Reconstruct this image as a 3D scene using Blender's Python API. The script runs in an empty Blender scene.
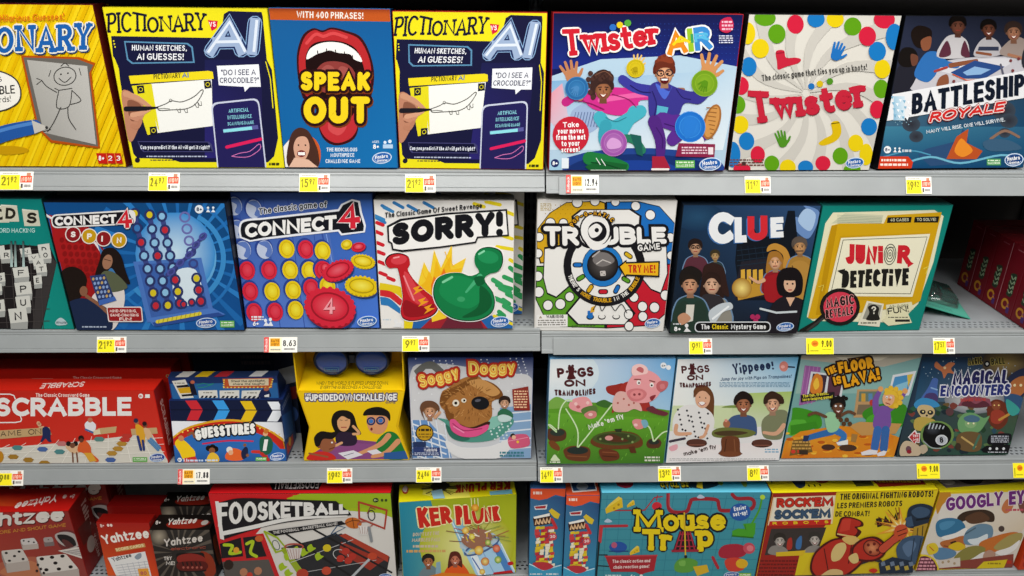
import bpy, bmesh, math, random
import numpy as np
from mathutils import Vector, Matrix
from mathutils.geometry import tessellate_polygon

random.seed(7)
SC = bpy.context.scene
COL = SC.collection
PI = math.pi

# ------------------------------------------------------------------ camera
FOC, PITCH, YAW, ROLL = 745.0, math.radians(23.135), math.radians(-1.7), math.radians(0.62)
CAM = (0.0, -1.287, 1.55)
def add_camera():
    cy, sy, cp, sp = math.cos(YAW), math.sin(YAW), math.cos(PITCH), math.sin(PITCH)
    fw = Vector((-sy*cp, cy*cp, -sp)); r0 = Vector((cy, sy, 0)); u0 = Vector((-sy*sp, cy*sp, cp))
    c, n = math.cos(ROLL), math.sin(ROLL)
    r = r0*c + u0*n; u = u0*c - r0*n
    m = Matrix((r, u, -fw)).transposed().to_4x4(); m.translation = Vector(CAM)
    cd = bpy.data.cameras.new('camera'); cd.sensor_width = 36.0; cd.lens = 36.0*FOC/1024.0
    cd.clip_start = 0.02; cd.clip_end = 60
    o = bpy.data.objects.new('camera', cd); COL.objects.link(o); o.matrix_world = m
    SC.camera = o
add_camera()

# ------------------------------------------------------------------ light: shop ceiling tubes over the aisle
SC.view_settings.view_transform = 'Standard'; SC.view_settings.look = 'None'
SC.view_settings.exposure = 0.0; SC.view_settings.gamma = 1.0; SC.view_settings.use_curve_mapping = False
W = bpy.data.worlds.new('shop_ambient'); SC.world = W; W.use_nodes = True
W.node_tree.nodes['Background'].inputs[0].default_value = (1.0, 0.97, 0.93, 1)
W.node_tree.nodes['Background'].inputs[1].default_value = 0.035
def area(name, loc, aim, sx, sy, power, col=(1.0, 0.985, 0.96)):
    l = bpy.data.lights.new(name, 'AREA'); l.shape = 'RECTANGLE'; l.size = sx; l.size_y = sy; l.energy = power; l.color = col
    o = bpy.data.objects.new(name, l); COL.objects.link(o); o.location = loc
    o.rotation_euler = (Vector(aim) - Vector(loc)).to_track_quat('-Z', 'Y').to_euler()
    return o
area('ceiling_strip_light', (-0.1, -2.2, 3.15), (0, -0.8, 0.8), 4.2, 0.5, 47)
area('ceiling_strip_light', (0.9, -3.5, 3.3), (0, -0.6, 0.6), 5.0, 0.6, 12)
area('ceiling_strip_light', (0.4, -1.0, 3.0), (0.1, -0.3, 0.8), 3.6, 0.35, 78)

# ------------------------------------------------------------------ materials
def mat(name, col=None, rough=0.5, metal=0.0, attr=False, noise=None, trans=0.0, spec=0.5, coat=0.0):
    m = bpy.data.materials.new(name); m.use_nodes = True
    nt = m.node_tree; b = nt.nodes['Principled BSDF']
    b.inputs['Roughness'].default_value = rough; b.inputs['Metallic'].default_value = metal
    b.inputs['Specular IOR Level'].default_value = spec
    if coat: b.inputs['Coat Weight'].default_value = coat; b.inputs['Coat Roughness'].default_value = 0.12
    if trans: b.inputs['Transmission Weight'].default_value = trans
    if col: b.inputs['Base Color'].default_value = lin(col)
    if attr:
        a = nt.nodes.new('ShaderNodeAttribute'); a.attribute_name = 'ink'
        nt.links.new(a.outputs['Color'], b.inputs['Base Color'])
    if noise:                                   # (scale, amount of colour mottling, bump)
        t = nt.nodes.new('ShaderNodeTexCoord'); n = nt.nodes.new('ShaderNodeTexNoise')
        n.inputs['Scale'].default_value = noise[0]; n.inputs['Detail'].default_value = 5
        nt.links.new(t.outputs['Object'], n.inputs['Vector'])
        if noise[1]:
            mx = nt.nodes.new('ShaderNodeMixRGB'); mx.blend_type = 'MULTIPLY'; mx.inputs[0].default_value = noise[1]
            rp = nt.nodes.new('ShaderNodeValToRGB'); rp.color_ramp.elements[0].position = 0.3; rp.color_ramp.elements[1].position = 0.7
            nt.links.new(n.outputs['Fac'], rp.inputs['Fac'])
            nt.links.new(rp.outputs['Color'], mx.inputs[2])
            if attr: nt.links.new(a.outputs['Color'], mx.inputs[1])
            else: mx.inputs[1].default_value = lin(col)
            nt.links.new(mx.outputs[0], b.inputs['Base Color'])
        if noise[2]:
            bp = nt.nodes.new('ShaderNodeBump'); bp.inputs['Strength'].default_value = noise[2]; bp.inputs['Distance'].default_value = 0.002
            nt.links.new(n.outputs['Fac'], bp.inputs['Height']); nt.links.new(bp.outputs[0], b.inputs['Normal'])
    return m
def lin(h, a=1.0):
    if not isinstance(h, str): return h
    v = [int(h[i:i+2], 16)/255 for i in (0, 2, 4)]
    return tuple(c/12.92 if c <= 0.04045 else ((c+0.055)/1.055)**2.4 for c in v) + (a,)

M_INK = mat('printed_card', attr=True, rough=0.40, spec=0.22, noise=(9, 0.0, 0.08))
M_TAG = mat('printed_paper', attr=True, rough=0.6, spec=0.3)
M_LIP = mat('grey_enamel_steel', '989c9c', rough=0.32, spec=0.5, noise=(14, 0.10, 0.02))
M_DECK = mat('grey_enamel_deck', '9a9fa2', rough=0.45, noise=(30, 0.12, 0.02))
M_DARK = mat('dark_hole_fill', '24221f', rough=0.5, noise=(20, 0.3, 0.05))  # near-black: imitates shade below the shelf holes, also draws the upright slots
M_POST = mat('upright_steel', '6f7376', rough=0.4, noise=(20, 0.2, 0.03))
M_BACK = mat('back_panel_board', '1c1614', rough=0.75, noise=(12, 0.3, 0.05))
M_CLEAR = mat('clear_channel_plastic', 'f4f6f6', rough=0.08, trans=0.92)
M_FLOOR = mat('floor_tile', 'a9a59c', rough=0.3, noise=(3, 0.15, 0.0))

# ------------------------------------------------------------------ objects
def link(name, me, parent=None):
    o = bpy.data.objects.new(name, me); COL.objects.link(o)
    if parent is not None: o.parent = parent
    return o
def empty(name, loc, rz=0.0, label=None, cat=None, group=None):
    o = bpy.data.objects.new(name, None); COL.objects.link(o); o.location = loc; o.rotation_euler = (0, 0, rz)
    o.empty_display_size = 0.02
    if label: o['label'] = label
    if cat: o['category'] = cat
    if group: o['group'] = group
    return o
def copy_tree(o, loc, label, group=None):
    c = o.copy(); COL.objects.link(c); c.location = loc; c['label'] = label
    if group: c['group'] = group
    for ch in [x for x in bpy.data.objects if x.parent is o]:
        d = ch.copy(); COL.objects.link(d); d.parent = c
        for g in [x for x in bpy.data.objects if x.parent is ch]:
            e = g.copy(); COL.objects.link(e); e.parent = d
    return c
def mesh_obj(name, bm, m, parent=None, ink=None, smooth=False):
    bmesh.ops.recalc_face_normals(bm, faces=bm.faces)
    me = bpy.data.meshes.new(name); bm.to_mesh(me); bm.free(); me.materials.append(m)
    if ink is not None:
        at = me.color_attributes.new('ink', 'FLOAT_COLOR', 'POINT')
        at.data.foreach_set('color', np.tile(np.array(lin(ink), dtype=np.float32), len(me.vertices)))
    if smooth:
        for p in me.polygons: p.use_smooth = True
    return link(name, me, parent)
def add_box(bm, x0, x1, y0, y1, z0, z1, bev=0.0, mtx=None):
    vs = [bm.verts.new(v) for v in ((x0,y0,z0),(x1,y0,z0),(x1,y1,z0),(x0,y1,z0),(x0,y0,z1),(x1,y0,z1),(x1,y1,z1),(x0,y1,z1))]
    if mtx is not None:
        for v in vs: v.co = mtx @ v.co
    fs = [bm.faces.new([vs[i] for i in f]) for f in ((3,2,1,0),(4,5,6,7),(0,1,5,4),(1,2,6,5),(2,3,7,6),(3,0,4,7))]
    if bev > 0:
        es = list({e for f in fs for e in f.edges})
        bmesh.ops.bevel(bm, geom=es, offset=bev, segments=2, profile=0.7, affect='EDGES')
def prism(bm, pts, d, axis=1, off=0.0):
    """extrude a closed outline: pts are (a, b) pairs in the plane across `axis`"""
    def v3(a, b, t): return (t, a, b) if axis == 0 else (a, t, b) if axis == 1 else (a, b, t)
    A = [bm.verts.new(v3(a, b, off)) for a, b in pts]; B = [bm.verts.new(v3(a, b, off+d)) for a, b in pts]
    n = len(pts)
    bm.faces.new(A); bm.faces.new(B[::-1])
    for i in range(n): bm.faces.new((A[i], A[(i+1) % n], B[(i+1) % n], B[i]))

# ------------------------------------------------------------------ stroke letters
def arc(cx, cy, rx, ry, a0, a1, n=9):
    return [(cx+rx*math.cos(math.radians(a0+(a1-a0)*i/n)), cy+ry*math.sin(math.radians(a0+(a1-a0)*i/n))) for i in range(n+1)]
FONT = {
 'A': (.74, [[(0,0),(.37,1),(.74,0)], [(.13,.32),(.61,.32)]]),
 'B': (.58, [[(0,0),(0,1),(.3,1)]+arc(.3,.76,.24,.24,90,-90,6)+[(0,.52)], [(.3,.52)]+arc(.3,.26,.28,.26,90,-90,6)+[(0,0)]]),
 'C': (.66, [arc(.4,.5,.4,.5,50,310,14)]),
 'D': (.64, [[(0,0),(0,1),(.24,1)]+arc(.24,.5,.4,.5,90,-90,10)+[(0,0)]]),
 'E': (.5, [[(.5,1),(0,1),(0,0),(.5,0)], [(0,.52),(.44,.52)]]),
 'F': (.5, [[(.5,1),(0,1),(0,0)], [(0,.5),(.42,.5)]]),
 'G': (.7, [arc(.4,.5,.4,.5,50,330,14)+[(.7,.45),(.42,.45)]]),
 'H': (.62, [[(0,0),(0,1)], [(.62,0),(.62,1)], [(0,.52),(.62,.52)]]),
 'I': (.0, [[(0,0),(0,1)]]),
 'J': (.42, [[(.42,1),(.42,.25)]+arc(.2,.22,.22,.22,0,-160,6)]),
 'K': (.58, [[(0,0),(0,1)], [(.56,1),(.04,.46)], [(.18,.6),(.58,0)]]),
 'L': (.46, [[(0,1),(0,0),(.46,0)]]),
 'M': (.98, [[(0,0),(.05,1),(.49,.22),(.93,1),(.98,0)]]),
 'N': (.76, [[(0,0),(0,1),(.76,0),(.76,1)]]),
 'O': (.78, [arc(.39,.5,.39,.5,90,450,20)]),
 'P': (.54, [[(0,0),(0,1),(.28,1)]+arc(.28,.73,.26,.27,90,-90,7)+[(0,.46)]]),
 'Q': (.78, [arc(.39,.5,.39,.5,90,450,20), [(.48,.28),(.76,-.04)]]),
 'R': (.58, [[(0,0),(0,1),(.28,1)]+arc(.28,.74,.26,.26,90,-90,7)+[(0,.48)], [(.26,.48),(.58,0)]]),
 'S': (.52, [arc(.27,.75,.24,.25,35,250,9)+arc(.25,.26,.27,.26,75,-145,10)]),
 'T': (.62, [[(0,1),(.62,1)], [(.31,1),(.31,0)]]),
 'U': (.6, [[(0,1),(0,.3)]+arc(.3,.3,.3,.3,180,360,9)+[(.6,1)]]),
 'V': (.66, [[(0,1),(.33,0),(.66,1)]]),
 'W': (.98, [[(0,1),(.24,0),(.49,.85),(.74,0),(.98,1)]]),
 'X': (.62, [[(0,0),(.62,1)], [(0,1),(.62,0)]]),
 'Y': (.62, [[(0,1),(.31,.46),(.62,1)], [(.31,.46),(.31,0)]]),
 'Z': (.56, [[(0,1),(.56,1),(0,0),(.56,0)]]),
 'a': (.46, [arc(.23,.34,.23,.34,60,300,9), [(.46,.68),(.46,0)]]),
 'b': (.46, [[(0,1),(0,0)], arc(.23,.34,.23,.34,120,-120,9)]),
 'c': (.42, [arc(.26,.34,.26,.34,55,305,9)]),
 'd': (.46, [arc(.23,.34,.23,.34,60,300,9), [(.46,1),(.46,0)]]),
 'e': (.48, [[(.03,.36),(.47,.36)]+arc(.24,.34,.24,.34,10,315,11)]),
 'f': (.3, [[(.34,.96)]+arc(.24,.8,.12,.18,80,180,4)+[(.12,0)], [(0,.64),(.3,.64)]]),
 'g': (.46, [arc(.23,.36,.23,.32,60,300,9), [(.46,.68),(.46,-.05)]+arc(.23,-.06,.23,.2,0,-150,6)]),
 'h': (.42, [[(0,0),(0,1)], [(0,.4)]+arc(.21,.44,.21,.24,170,0,6)+[(.42,0)]]),
 'i': (.0, [[(0,0),(0,.52)], [(0,.96),(0,.99)]]),
 '~': (.0, [[(0,0),(0,.68)]]),
 'j': (.1, [[(.1,.52),(.1,-.1),(0,-.22)], [(.1,.96),(.1,.99)]]),
 'k': (.42, [[(0,0),(0,1)], [(.4,.68),(.04,.32)], [(.14,.42),(.42,0)]]),
 'l': (.0, [[(0,0),(0,1)]]),
 'm': (.72, [[(0,0),(0,.68)], arc(.18,.46,.18,.22,180,0,6)+[(.36,0)], arc(.54,.46,.18,.22,180,0,6)+[(.72,0)]]),
 'n': (.42, [[(0,0),(0,.68)], [(0,.4)]+arc(.21,.44,.21,.24,170,0,6)+[(.42,0)]]),
 'o': (.5, [arc(.25,.34,.25,.34,90,450,14)]),
 'p': (.46, [[(0,.68),(0,-.26)], arc(.23,.34,.23,.34,120,-120,9)]),
 'q': (.46, [[(.46,.68),(.46,-.26)], arc(.23,.34,.23,.34,60,300,9)]),
 'r': (.3, [[(0,0),(0,.68)], [(0,.4)]+arc(.2,.44,.2,.23,170,60,4)]),
 's': (.38, [arc(.2,.5,.17,.17,40,250,7)+arc(.18,.17,.19,.17,75,-145,8)]),
 't': (.3, [[(.12,.94),(.12,.18)]+arc(.26,.16,.14,.16,180,290,4), [(0,.66),(.3,.66)]]),
 'u': (.42, [[(0,.68),(0,.24)]+arc(.21,.24,.21,.24,180,350,6), [(.42,.68),(.42,0)]]),
 'v': (.44, [[(0,.68),(.22,0),(.44,.68)]]),
 'w': (.68, [[(0,.68),(.17,0),(.34,.6),(.51,0),(.68,.68)]]),
 'x': (.42, [[(0,0),(.42,.68)], [(0,.68),(.42,0)]]),
 'y': (.44, [[(0,.68),(.22,.04)], [(.44,.68),(.14,-.26)]]),
 'z': (.4, [[(0,.68),(.4,.68),(0,0),(.4,0)]]),
 '0': (.56, [arc(.28,.5,.28,.5,90,450,16)]),
 '1': (.2, [[(0,.8),(.2,1),(.2,0)]]),
 '2': (.54, [arc(.27,.72,.26,.28,160,-30,9)+[(0,0),(.54,0)]]),
 '3': (.5, [arc(.24,.75,.24,.25,140,-80,8), arc(.24,.27,.26,.27,80,-140,9)]),
 '4': (.58, [[(.42,0),(.42,1),(0,.3),(.58,.3)]]),
 '5': (.52, [[(.48,1),(.06,1),(.02,.52)]+arc(.24,.33,.28,.33,100,-140,10)]),
 '6': (.54, [[(.42,1),(.1,.55)]+arc(.27,.3,.27,.3,160,520,14)]),
 '7': (.5, [[(0,1),(.5,1),(.16,0)]]),
 '8': (.52, [arc(.26,.76,.22,.24,-90,270,12), arc(.26,.27,.26,.27,90,450,14)]),
 '9': (.54, [[(.12,0),(.44,.45)]+arc(.27,.7,.27,.3,-20,340,14)]),
 '!': (.0, [[(0,1),(0,.52)], [(0,.02),(0,0)]]),
 '?': (.44, [arc(.22,.76,.22,.24,170,-60,8)+[(.22,.46),(.22,.42)], [(.22,.02),(.22,0)]]),
 '.': (.0, [[(0,.02),(0,0)]]), ',': (.04, [[(.04,.05),(0,-.12)]]),
 "'": (.0, [[(0,1),(0,.78)]]), '"': (.16, [[(0,1),(0,.76)], [(.16,1),(.16,.76)]]),
 '-': (.28, [[(0,.42),(.28,.42)]]), '+': (.4, [[(0,.45),(.4,.45)], [(.2,.65),(.2,.25)]]),
 '#': (.56, [[(.12,0),(.24,1)], [(.36,0),(.48,1)], [(0,.34),(.54,.34)], [(.04,.68),(.56,.68)]]),
 '&': (.6, [[(.6,0),(.14,.68)]+arc(.27,.8,.15,.2,200,-30,6)+[(.06,.4)]+arc(.22,.22,.2,.22,160,330,6)+[(.58,.42)]]),
 '$': (.5, [arc(.26,.72,.22,.2,35,250,7)+arc(.24,.3,.25,.2,75,-145,8), [(.25,1.05),(.25,-.05)]]),
}
SERIF = {  # (x, y, 'h' bar half width) feet for slab letters
 'T': [(.31,0),], '~': [(0,0),(-.06,.68)], 'w': [(0,.68),(.34,.64),(.68,.68)], 'i': [(0,0),(-.06,.66)], 't': [], 'r': [(0,0),(-.05,.68)], 'M': [(0,0),(.98,0),(.0,1),(.98,1)],
 'u': [(-.05,.68),(.36,.68),(.47,0)], 'p': [(-.05,.68),(0,-.26)], 'P': [(0,0),(-.04,1)], 'I': [(0,0),(0,1)], 'N': [(0,0),(0,1),(.76,1)],
 'A': [(0,0),(.74,0)], 'R': [(0,0),(.6,0),(-.04,1)], 'Y': [(.31,0),(0,1),(.62,1)], 'H': [(0,0),(.62,0),(0,1),(.62,1)], 'n': [(0,0),(.42,0),(-.05,.68)], 'D': [(-.04,0),(-.04,1)],
}
def layout(s, cw, sw, gap, space=.34):
    """total length for glyph stretch cw"""
    x = 0.0; out = []
    for ch in s:
        if ch == ' ': x += space*cw; continue
        w = FONT[ch][0]*cw; out.append((ch, x+sw/2)); x += w+sw+gap
    return x-gap, out

# ------------------------------------------------------------------ printed faces
class Face:
    """A flat printed side. The artwork is laid out in the coordinates of `quad` (TL, TR, BR, BL) and carried onto the real rectangle
    o + ex*w*u + ez*h*v by the homography between the two."""
    LAYER = 0.00007
    def __init__(s, owner, quad, o, ex, ez, w, h, m=None, prefix=''):
        s.owner, s.o, s.w, s.h, s.m = owner, Vector(o), w, h, m or M_INK
        s.ex, s.ez = Vector(ex).normalized(), Vector(ez).normalized(); s.n = s.ex.cross(s.ez).normalized()
        s.q = quad; s.grid = np.zeros((40, 40), int); s.parts = {}; s.order = []; s.cur = None; s.prefix = prefix
        A, b = [], []
        for (x, y), (u, v) in zip(quad, ((0,1),(1,1),(1,0),(0,0))):
            A.append([x,y,1,0,0,0,-u*x,-u*y]); b.append(u); A.append([0,0,0,x,y,1,-v*x,-v*y]); b.append(v)
        s.H = np.append(np.linalg.solve(np.array(A, float), np.array(b, float)), 1).reshape(3,3)
        s.Hi = np.linalg.inv(s.H); s.clip = (0.004, 0.004, 0.996, 0.996)
        s.part('cover_print')
    def part(s, name):
        name = s.prefix+name
        if name not in s.parts: s.parts[name] = ([], [], []); s.order.append(name)
        s.cur = s.parts[name]; return s
    def uv(s, p):
        d = s.H @ np.array((p[0], p[1], 1.0)); return (d[0]/d[2], d[1]/d[2])
    def px(s, u, v):
        d = s.Hi @ np.array((u, v, 1.0)); return (d[0]/d[2], d[1]/d[2])
    def _emit(s, tris, cols, sub=None):
        """tris: list of polygons in px; cols: one colour or list of colours per polygon vertex"""
        V, F, C = s.cur; x0, y0, x1, y1 = s.clip
        # a sheet lies just above whatever it covers, and only as high as that
        polys, cells, lay = [], [], 0
        for k, poly in enumerate(tris):
            c = cols[k] if isinstance(cols, list) else cols
            pts = [s.uv(p)+((c[i] if isinstance(c, list) else c),) for i, p in enumerate(poly)]; polys.append(pts)
            u0, u1 = min(p[0] for p in pts), max(p[0] for p in pts); v0, v1 = min(p[1] for p in pts), max(p[1] for p in pts)
            if u1 < 0 or v1 < 0 or u0 > 1 or v0 > 1: cells.append(None); continue
            cl = (max(int(u0*40), 0), min(int(u1*40), 39)+1, max(int(v0*40), 0), min(int(v1*40), 39)+1); cells.append(cl)
            lay = max(lay, s.grid[cl[0]:cl[1], cl[2]:cl[3]].max())
        lay += 1
        for cl in cells:
            if cl: s.grid[cl[0]:cl[1], cl[2]:cl[3]] = lay
        off0 = s.n*(lay*s.LAYER); off = off0
        for k, pts in enumerate(polys):
            if sub: off = off0 + s.n*(6e-5*((sub[k]*0.618034) % 1.0))
            if any(p[0] < x0 or p[0] > x1 or p[1] < y0 or p[1] > y1 for p in pts):
                for ax, lim, sg in ((0,x0,1),(0,x1,-1),(1,y0,1),(1,y1,-1)):
                    out = []
                    for i in range(len(pts)):
                        a, b = pts[i-1], pts[i]; da, db = (a[ax]-lim)*sg, (b[ax]-lim)*sg
                        if (da >= 0) != (db >= 0):
                            t = da/(da-db); out.append((a[0]+(b[0]-a[0])*t, a[1]+(b[1]-a[1])*t, tuple(m+(n-m)*t for m, n in zip(a[2], b[2]))))
                        if db >= 0: out.append(b)
                    pts = out
                    if len(pts) < 3: break
                if len(pts) < 3: continue
            i0 = len(V)
            for u, v, cc in pts:
                V.append(s.o + s.ex*(s.w*u) + s.ez*(s.h*v) + off); C.append(cc)
            F.append(tuple(range(i0, i0+len(pts))))
        return s
    # -- shapes, all in layout coordinates
    def P(s, pts, col):
        t = tessellate_polygon([[Vector((x, y, 0)) for x, y in pts]])
        return s._emit([[pts[i] for i in f] for f in t], lin(col))
    def R(s, x0, y0, x1, y1, col): return s._emit([[(x0,y0),(x1,y0),(x1,y1),(x0,y1)]], lin(col))
    def BG(s, col): s._emit([[s.px(u, v) for u, v in ((.004,.004),(.996,.004),(.996,.996),(.004,.996))]], lin(col)); return s
    def S(s, pts, col, n=5):                       # closed smooth blob
        return s.P(spline(pts, True, n), col)
    def E(s, cx, cy, rx, ry, col, rot=0, n=22):
        c, d = math.cos(math.radians(rot)), math.sin(math.radians(rot))
        return s._emit([[(cx+c*rx*math.cos(a)-d*ry*math.sin(a), cy+d*rx*math.cos(a)+c*ry*math.sin(a)) for a in (2*PI*i/n for i in range(n))]], lin(col))
    def ring(s, cx, cy, rx, ry, w, col, rot=0, n=28, a0=0, a1=360):
        c, d = math.cos(math.radians(rot)), math.sin(math.radians(rot)); q = []
        def pt(a, k): x, y = (rx+k)*math.cos(a), (ry+k)*math.sin(a); return (cx+c*x-d*y, cy+d*x+c*y)
        for i in range(n):
            a, b = (math.radians(a0+(a1-a0)*j/n) for j in (i, i+1))
            q.append([pt(a,-w/2), pt(b,-w/2), pt(b,w/2), pt(a,w/2)])
        return s._emit(q, lin(col))
    def RG(s, cx, cy, rx, ry, c0, c1, rot=0, n=22, rings=5, p=1.0):   # radial blend c0 (centre) -> c1
        c, d = math.cos(math.radians(rot)), math.sin(math.radians(rot)); a0, a1 = lin(c0), lin(c1); q = []; cs = []
        def pt(a, k): x, y = rx*k*math.cos(a), ry*k*math.sin(a); return (cx+c*x-d*y, cy+d*x+c*y)
        mixc = lambda t: tuple(m+(w-m)*t**p for m, w in zip(a0, a1))
        for r in range(rings):
            for i in range(n):
                a, b = 2*PI*i/n, 2*PI*(i+1)/n; k0, k1 = r/rings, (r+1)/rings
                if r == 0: q.append([(cx,cy), pt(a,k1), pt(b,k1)]); cs.append([mixc(0), mixc(k1), mixc(k1)])
                else: q.append([pt(a,k0), pt(a,k1), pt(b,k1), pt(b,k0)]); cs.append([mixc(k0), mixc(k1), mixc(k1), mixc(k0)])
        return s._emit(q, cs)
    def G(s, x0, y0, x1, y1, ctl, ctr, cbr, cbl, n=6): # four-colour blend over a rectangle
        return s.GQ([(x0,y0),(x1,y0),(x1,y1),(x0,y1)], (ctl,ctr,cbr,cbl), n)
    def GQ(s, quad, cols, n=6):
        q, cs = [], []; cc = [np.array(lin(c)) for c in cols]; qq = [np.array(p, float) for p in quad]
        def bi(v, a, b): return (v[0]*(1-a)+v[1]*a)*(1-b)+(v[3]*(1-a)+v[2]*a)*b
        for i in range(n):
            for j in range(n):
                k = [(i/n,j/n),((i+1)/n,j/n),((i+1)/n,(j+1)/n),(i/n,(j+1)/n)]
                q.append([tuple(bi(qq,a,b)) for a, b in k]); cs.append([tuple(bi(cc,a,b)) for a, b in k])
        return s._emit(q, cs)
    def stroke(s, pts, w, round_=False, closed=False):
        q = []; n = len(pts)
        if n < 2: return q
        if isinstance(w, (int, float)): w = [w]*n
        P = [np.array(p, float) for p in pts]
        dirs = []
        for i in range(n-1):
            d = P[i+1]-P[i]; l = np.hypot(*d); dirs.append(d/l if l > 1e-9 else np.array((1.0, 0)))
        if not round_:
            P[0] = P[0]-dirs[0]*w[0]*.5; P[-1] = P[-1]+dirs[-1]*w[-1]*.5
        L, Rr = [], []
        for i in range(n):
            d0 = dirs[max(i-1,0)]; d1 = dirs[min(i,n-2)]
            t = d0+d1; l = np.hypot(*t); t = t/l if l > .15 else d1
            nn = np.array((-t[1], t[0])); k = 1/max(.72, float(np.dot(nn, np.array((-d1[1], d1[0])))))
            L.append(P[i]+nn*w[i]/2*k); Rr.append(P[i]-nn*w[i]/2*k)
        for i in range(n-1): q.append([tuple(L[i]), tuple(L[i+1]), tuple(Rr[i+1]), tuple(Rr[i])])
        if round_:
            for i in ({0, n-1} if n > 2 else {0, 1}):
                q.append([(P[i][0]+w[i]/2*math.cos(a), P[i][1]+w[i]/2*math.sin(a)) for a in (PI*j/5 for j in range(10))])
        return q
    def L(s, pts, w, col, smooth=False, rnd=True):
        if smooth: 
            if not isinstance(w, (int, float)):
                k = w; m = len(pts); pts = spline(pts, False, 5); w = [float(np.interp(i/(len(pts)-1)*(m-1), range(m), k)) for i in range(len(pts))]
            else: pts = spline(pts, False, 5)
        q = s.stroke(pts, w, rnd); return s._emit(q, lin(col), list(range(len(q))))
    def T(s, txt, p0, p1, h, col, sw=.16, h1=None, out=0, outc='000000', out2=0, out2c='ffffff', sh=0.0, bulge=0.0, gap=.10, rnd=False, jit=0.0, serif=0.0, up=None, cols=None, hm=None, shadow=None):
        """write txt on the baseline p0 -> p1, letters h tall at the start and h1 at the end; sw = stroke width / h"""
        h1 = h if h1 is None else h1
        p0 = np.array(p0, float); p1 = np.array(p1, float); D = p1-p0; Lg = float(np.hypot(*D)); ax = D/Lg
        upv = np.array((ax[1], -ax[0])) if up is None else np.array(up, float)
        hh = (h+h1)/2; w = sw*hh*(.86 if hh < 8 else 1); g = gap*hh*(1.25 if hh < 8 else 1)
        a, _ = layout(txt, 0, w, g); b, _ = layout(txt, hh, w, g)
        k = max((Lg-a)/max(b-a, 1e-6), .02)*hh
        if Lg < a:  # squeeze strokes for small writing
            f = Lg/a*.85; w *= f; g *= f; a, _ = layout(txt, 0, w, g); b, _ = layout(txt, hh, w, g); k = max((Lg-a)/max(b-a,1e-6),.02)*hh
        _, pos = layout(txt, k, w, g)
        groups = []
        rng = random.Random(txt)
        for ch, x in pos:
            gs = []; dy = rng.uniform(-jit, jit)*hh; tl = rng.uniform(-jit, jit)*1.6
            def M(gx, gy, x=x, dy=dy, tl=tl, ch=ch):
                X = x+gx*k; t = X/Lg; H = h+(h1-h)*t
                if hm: H *= hm(t)
                Y = w/2+gy*(H-w)+dy
                X += (gy-.5)*tl*H*.4
                q = p0+ax*(X+sh*Y)+upv*(Y+bulge*4*t*(1-t)); return (float(q[0]), float(q[1]))
            for pl in FONT[ch][1]:
                gs.append([M(*q) for q in pl])
            if serif:
                for sx, sy in SERIF.get(ch, ()):
                    e = serif/ max(k/hh, .3)*.5
                    gs.append([M(sx-e, sy), M(sx, sy), M(sx+e, sy)])
            groups.append(gs)
        def lay(extra, c, dx=0, dy=0, rn=False):
            q = []; cs = []; sb = []; ns = 0
            for i, gs in enumerate(groups):
                cc = lin(c[i % len(c)]) if isinstance(c, (list, tuple)) and isinstance(c[0], str) else lin(c)
                for pl in gs:
                    if dx or dy: pl = [(a+dx, b+dy) for a, b in pl]
                    e = s.stroke(pl, (w*.72 if serif and len(pl) == 3 and abs(pl[0][1]-pl[2][1]) < w and pl[1] == ((pl[0][0]+pl[2][0])/2, pl[1][1]) else w)+extra*2, rn)
                    q += e; cs += [cc]*len(e); sb += [ns+j for j in range(len(e))]; ns += len(e)+2
            s._emit(q, cs, sb)
        if shadow: lay(out+out2, shadow[2], shadow[0], shadow[1], True)
        if out2: lay(out+out2, out2c, rn=True)
        if out: lay(out, outc, rn=True)
        lay(0, cols or col, rn=rnd)
        return s
    def tiny(s, x0, y0, x1, y1, rows, col, h=None, seed=1):    # unreadably small copy
        rr = random.Random(seed); h = h or (y1-y0)/rows*.5; q = []
        for r in range(rows):
            y = y0+(y1-y0)*(r+.5)/rows; x = x0
            while x < x1-.5:
                w = min(rr.uniform(1.2, 4.2), x1-x); q.append([(x,y-h/2),(x+w,y-h/2),(x+w,y+h/2),(x,y+h/2)]); x += w+.8
        return s._emit(q, lin(col))
    def RQ(s, q, r, col):                                      # rounded four-sided panel
        P = [np.array(p, float) for p in q]; out = []
        for i in range(4):
            a, b, c = P[i-1], P[i], P[(i+1) % 4]; u = (a-b)/np.hypot(*(a-b))*r; v = (c-b)/np.hypot(*(c-b))*r
            for t in (0, .25, .5, .75, 1): out.append(tuple((1-t)**2*(b+u)+2*t*(1-t)*b+t*t*(b+v)))
        return s.P(out, col)
    def dots(s, pts, r, col, ry=None):
        ry = ry or r
        return s._emit([[(x+r*math.cos(a), y+ry*math.sin(a)) for a in (2*PI*i/9 for i in range(9))] for x, y in pts], lin(col))
    def done(s):
        for name in s.order:
            V, F, C = s.parts[name]
            if not F: continue
            for idx in clusters(V, F):                 # marks far apart on the face are parts of their own
                v2, f2, c2 = [], [], []
                for k in idx:
                    f2.append(tuple(range(len(v2), len(v2)+len(F[k])))); v2 += [V[i] for i in F[k]]; c2 += [C[i] for i in F[k]]
                    a, b, d = v2[f2[-1][0]], v2[f2[-1][1]], v2[f2[-1][2]]
                    if (b-a).cross(d-a).dot(s.n) < 0: f2[-1] = f2[-1][::-1]
                me = bpy.data.meshes.new(name); me.from_pydata(v2, [], f2); me.materials.append(s.m)
                at = me.color_attributes.new('ink', 'FLOAT_COLOR', 'POINT')
                at.data.foreach_set('color', np.array(c2, dtype=np.float32).ravel())
                link(name, me, s.owner)
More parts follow.
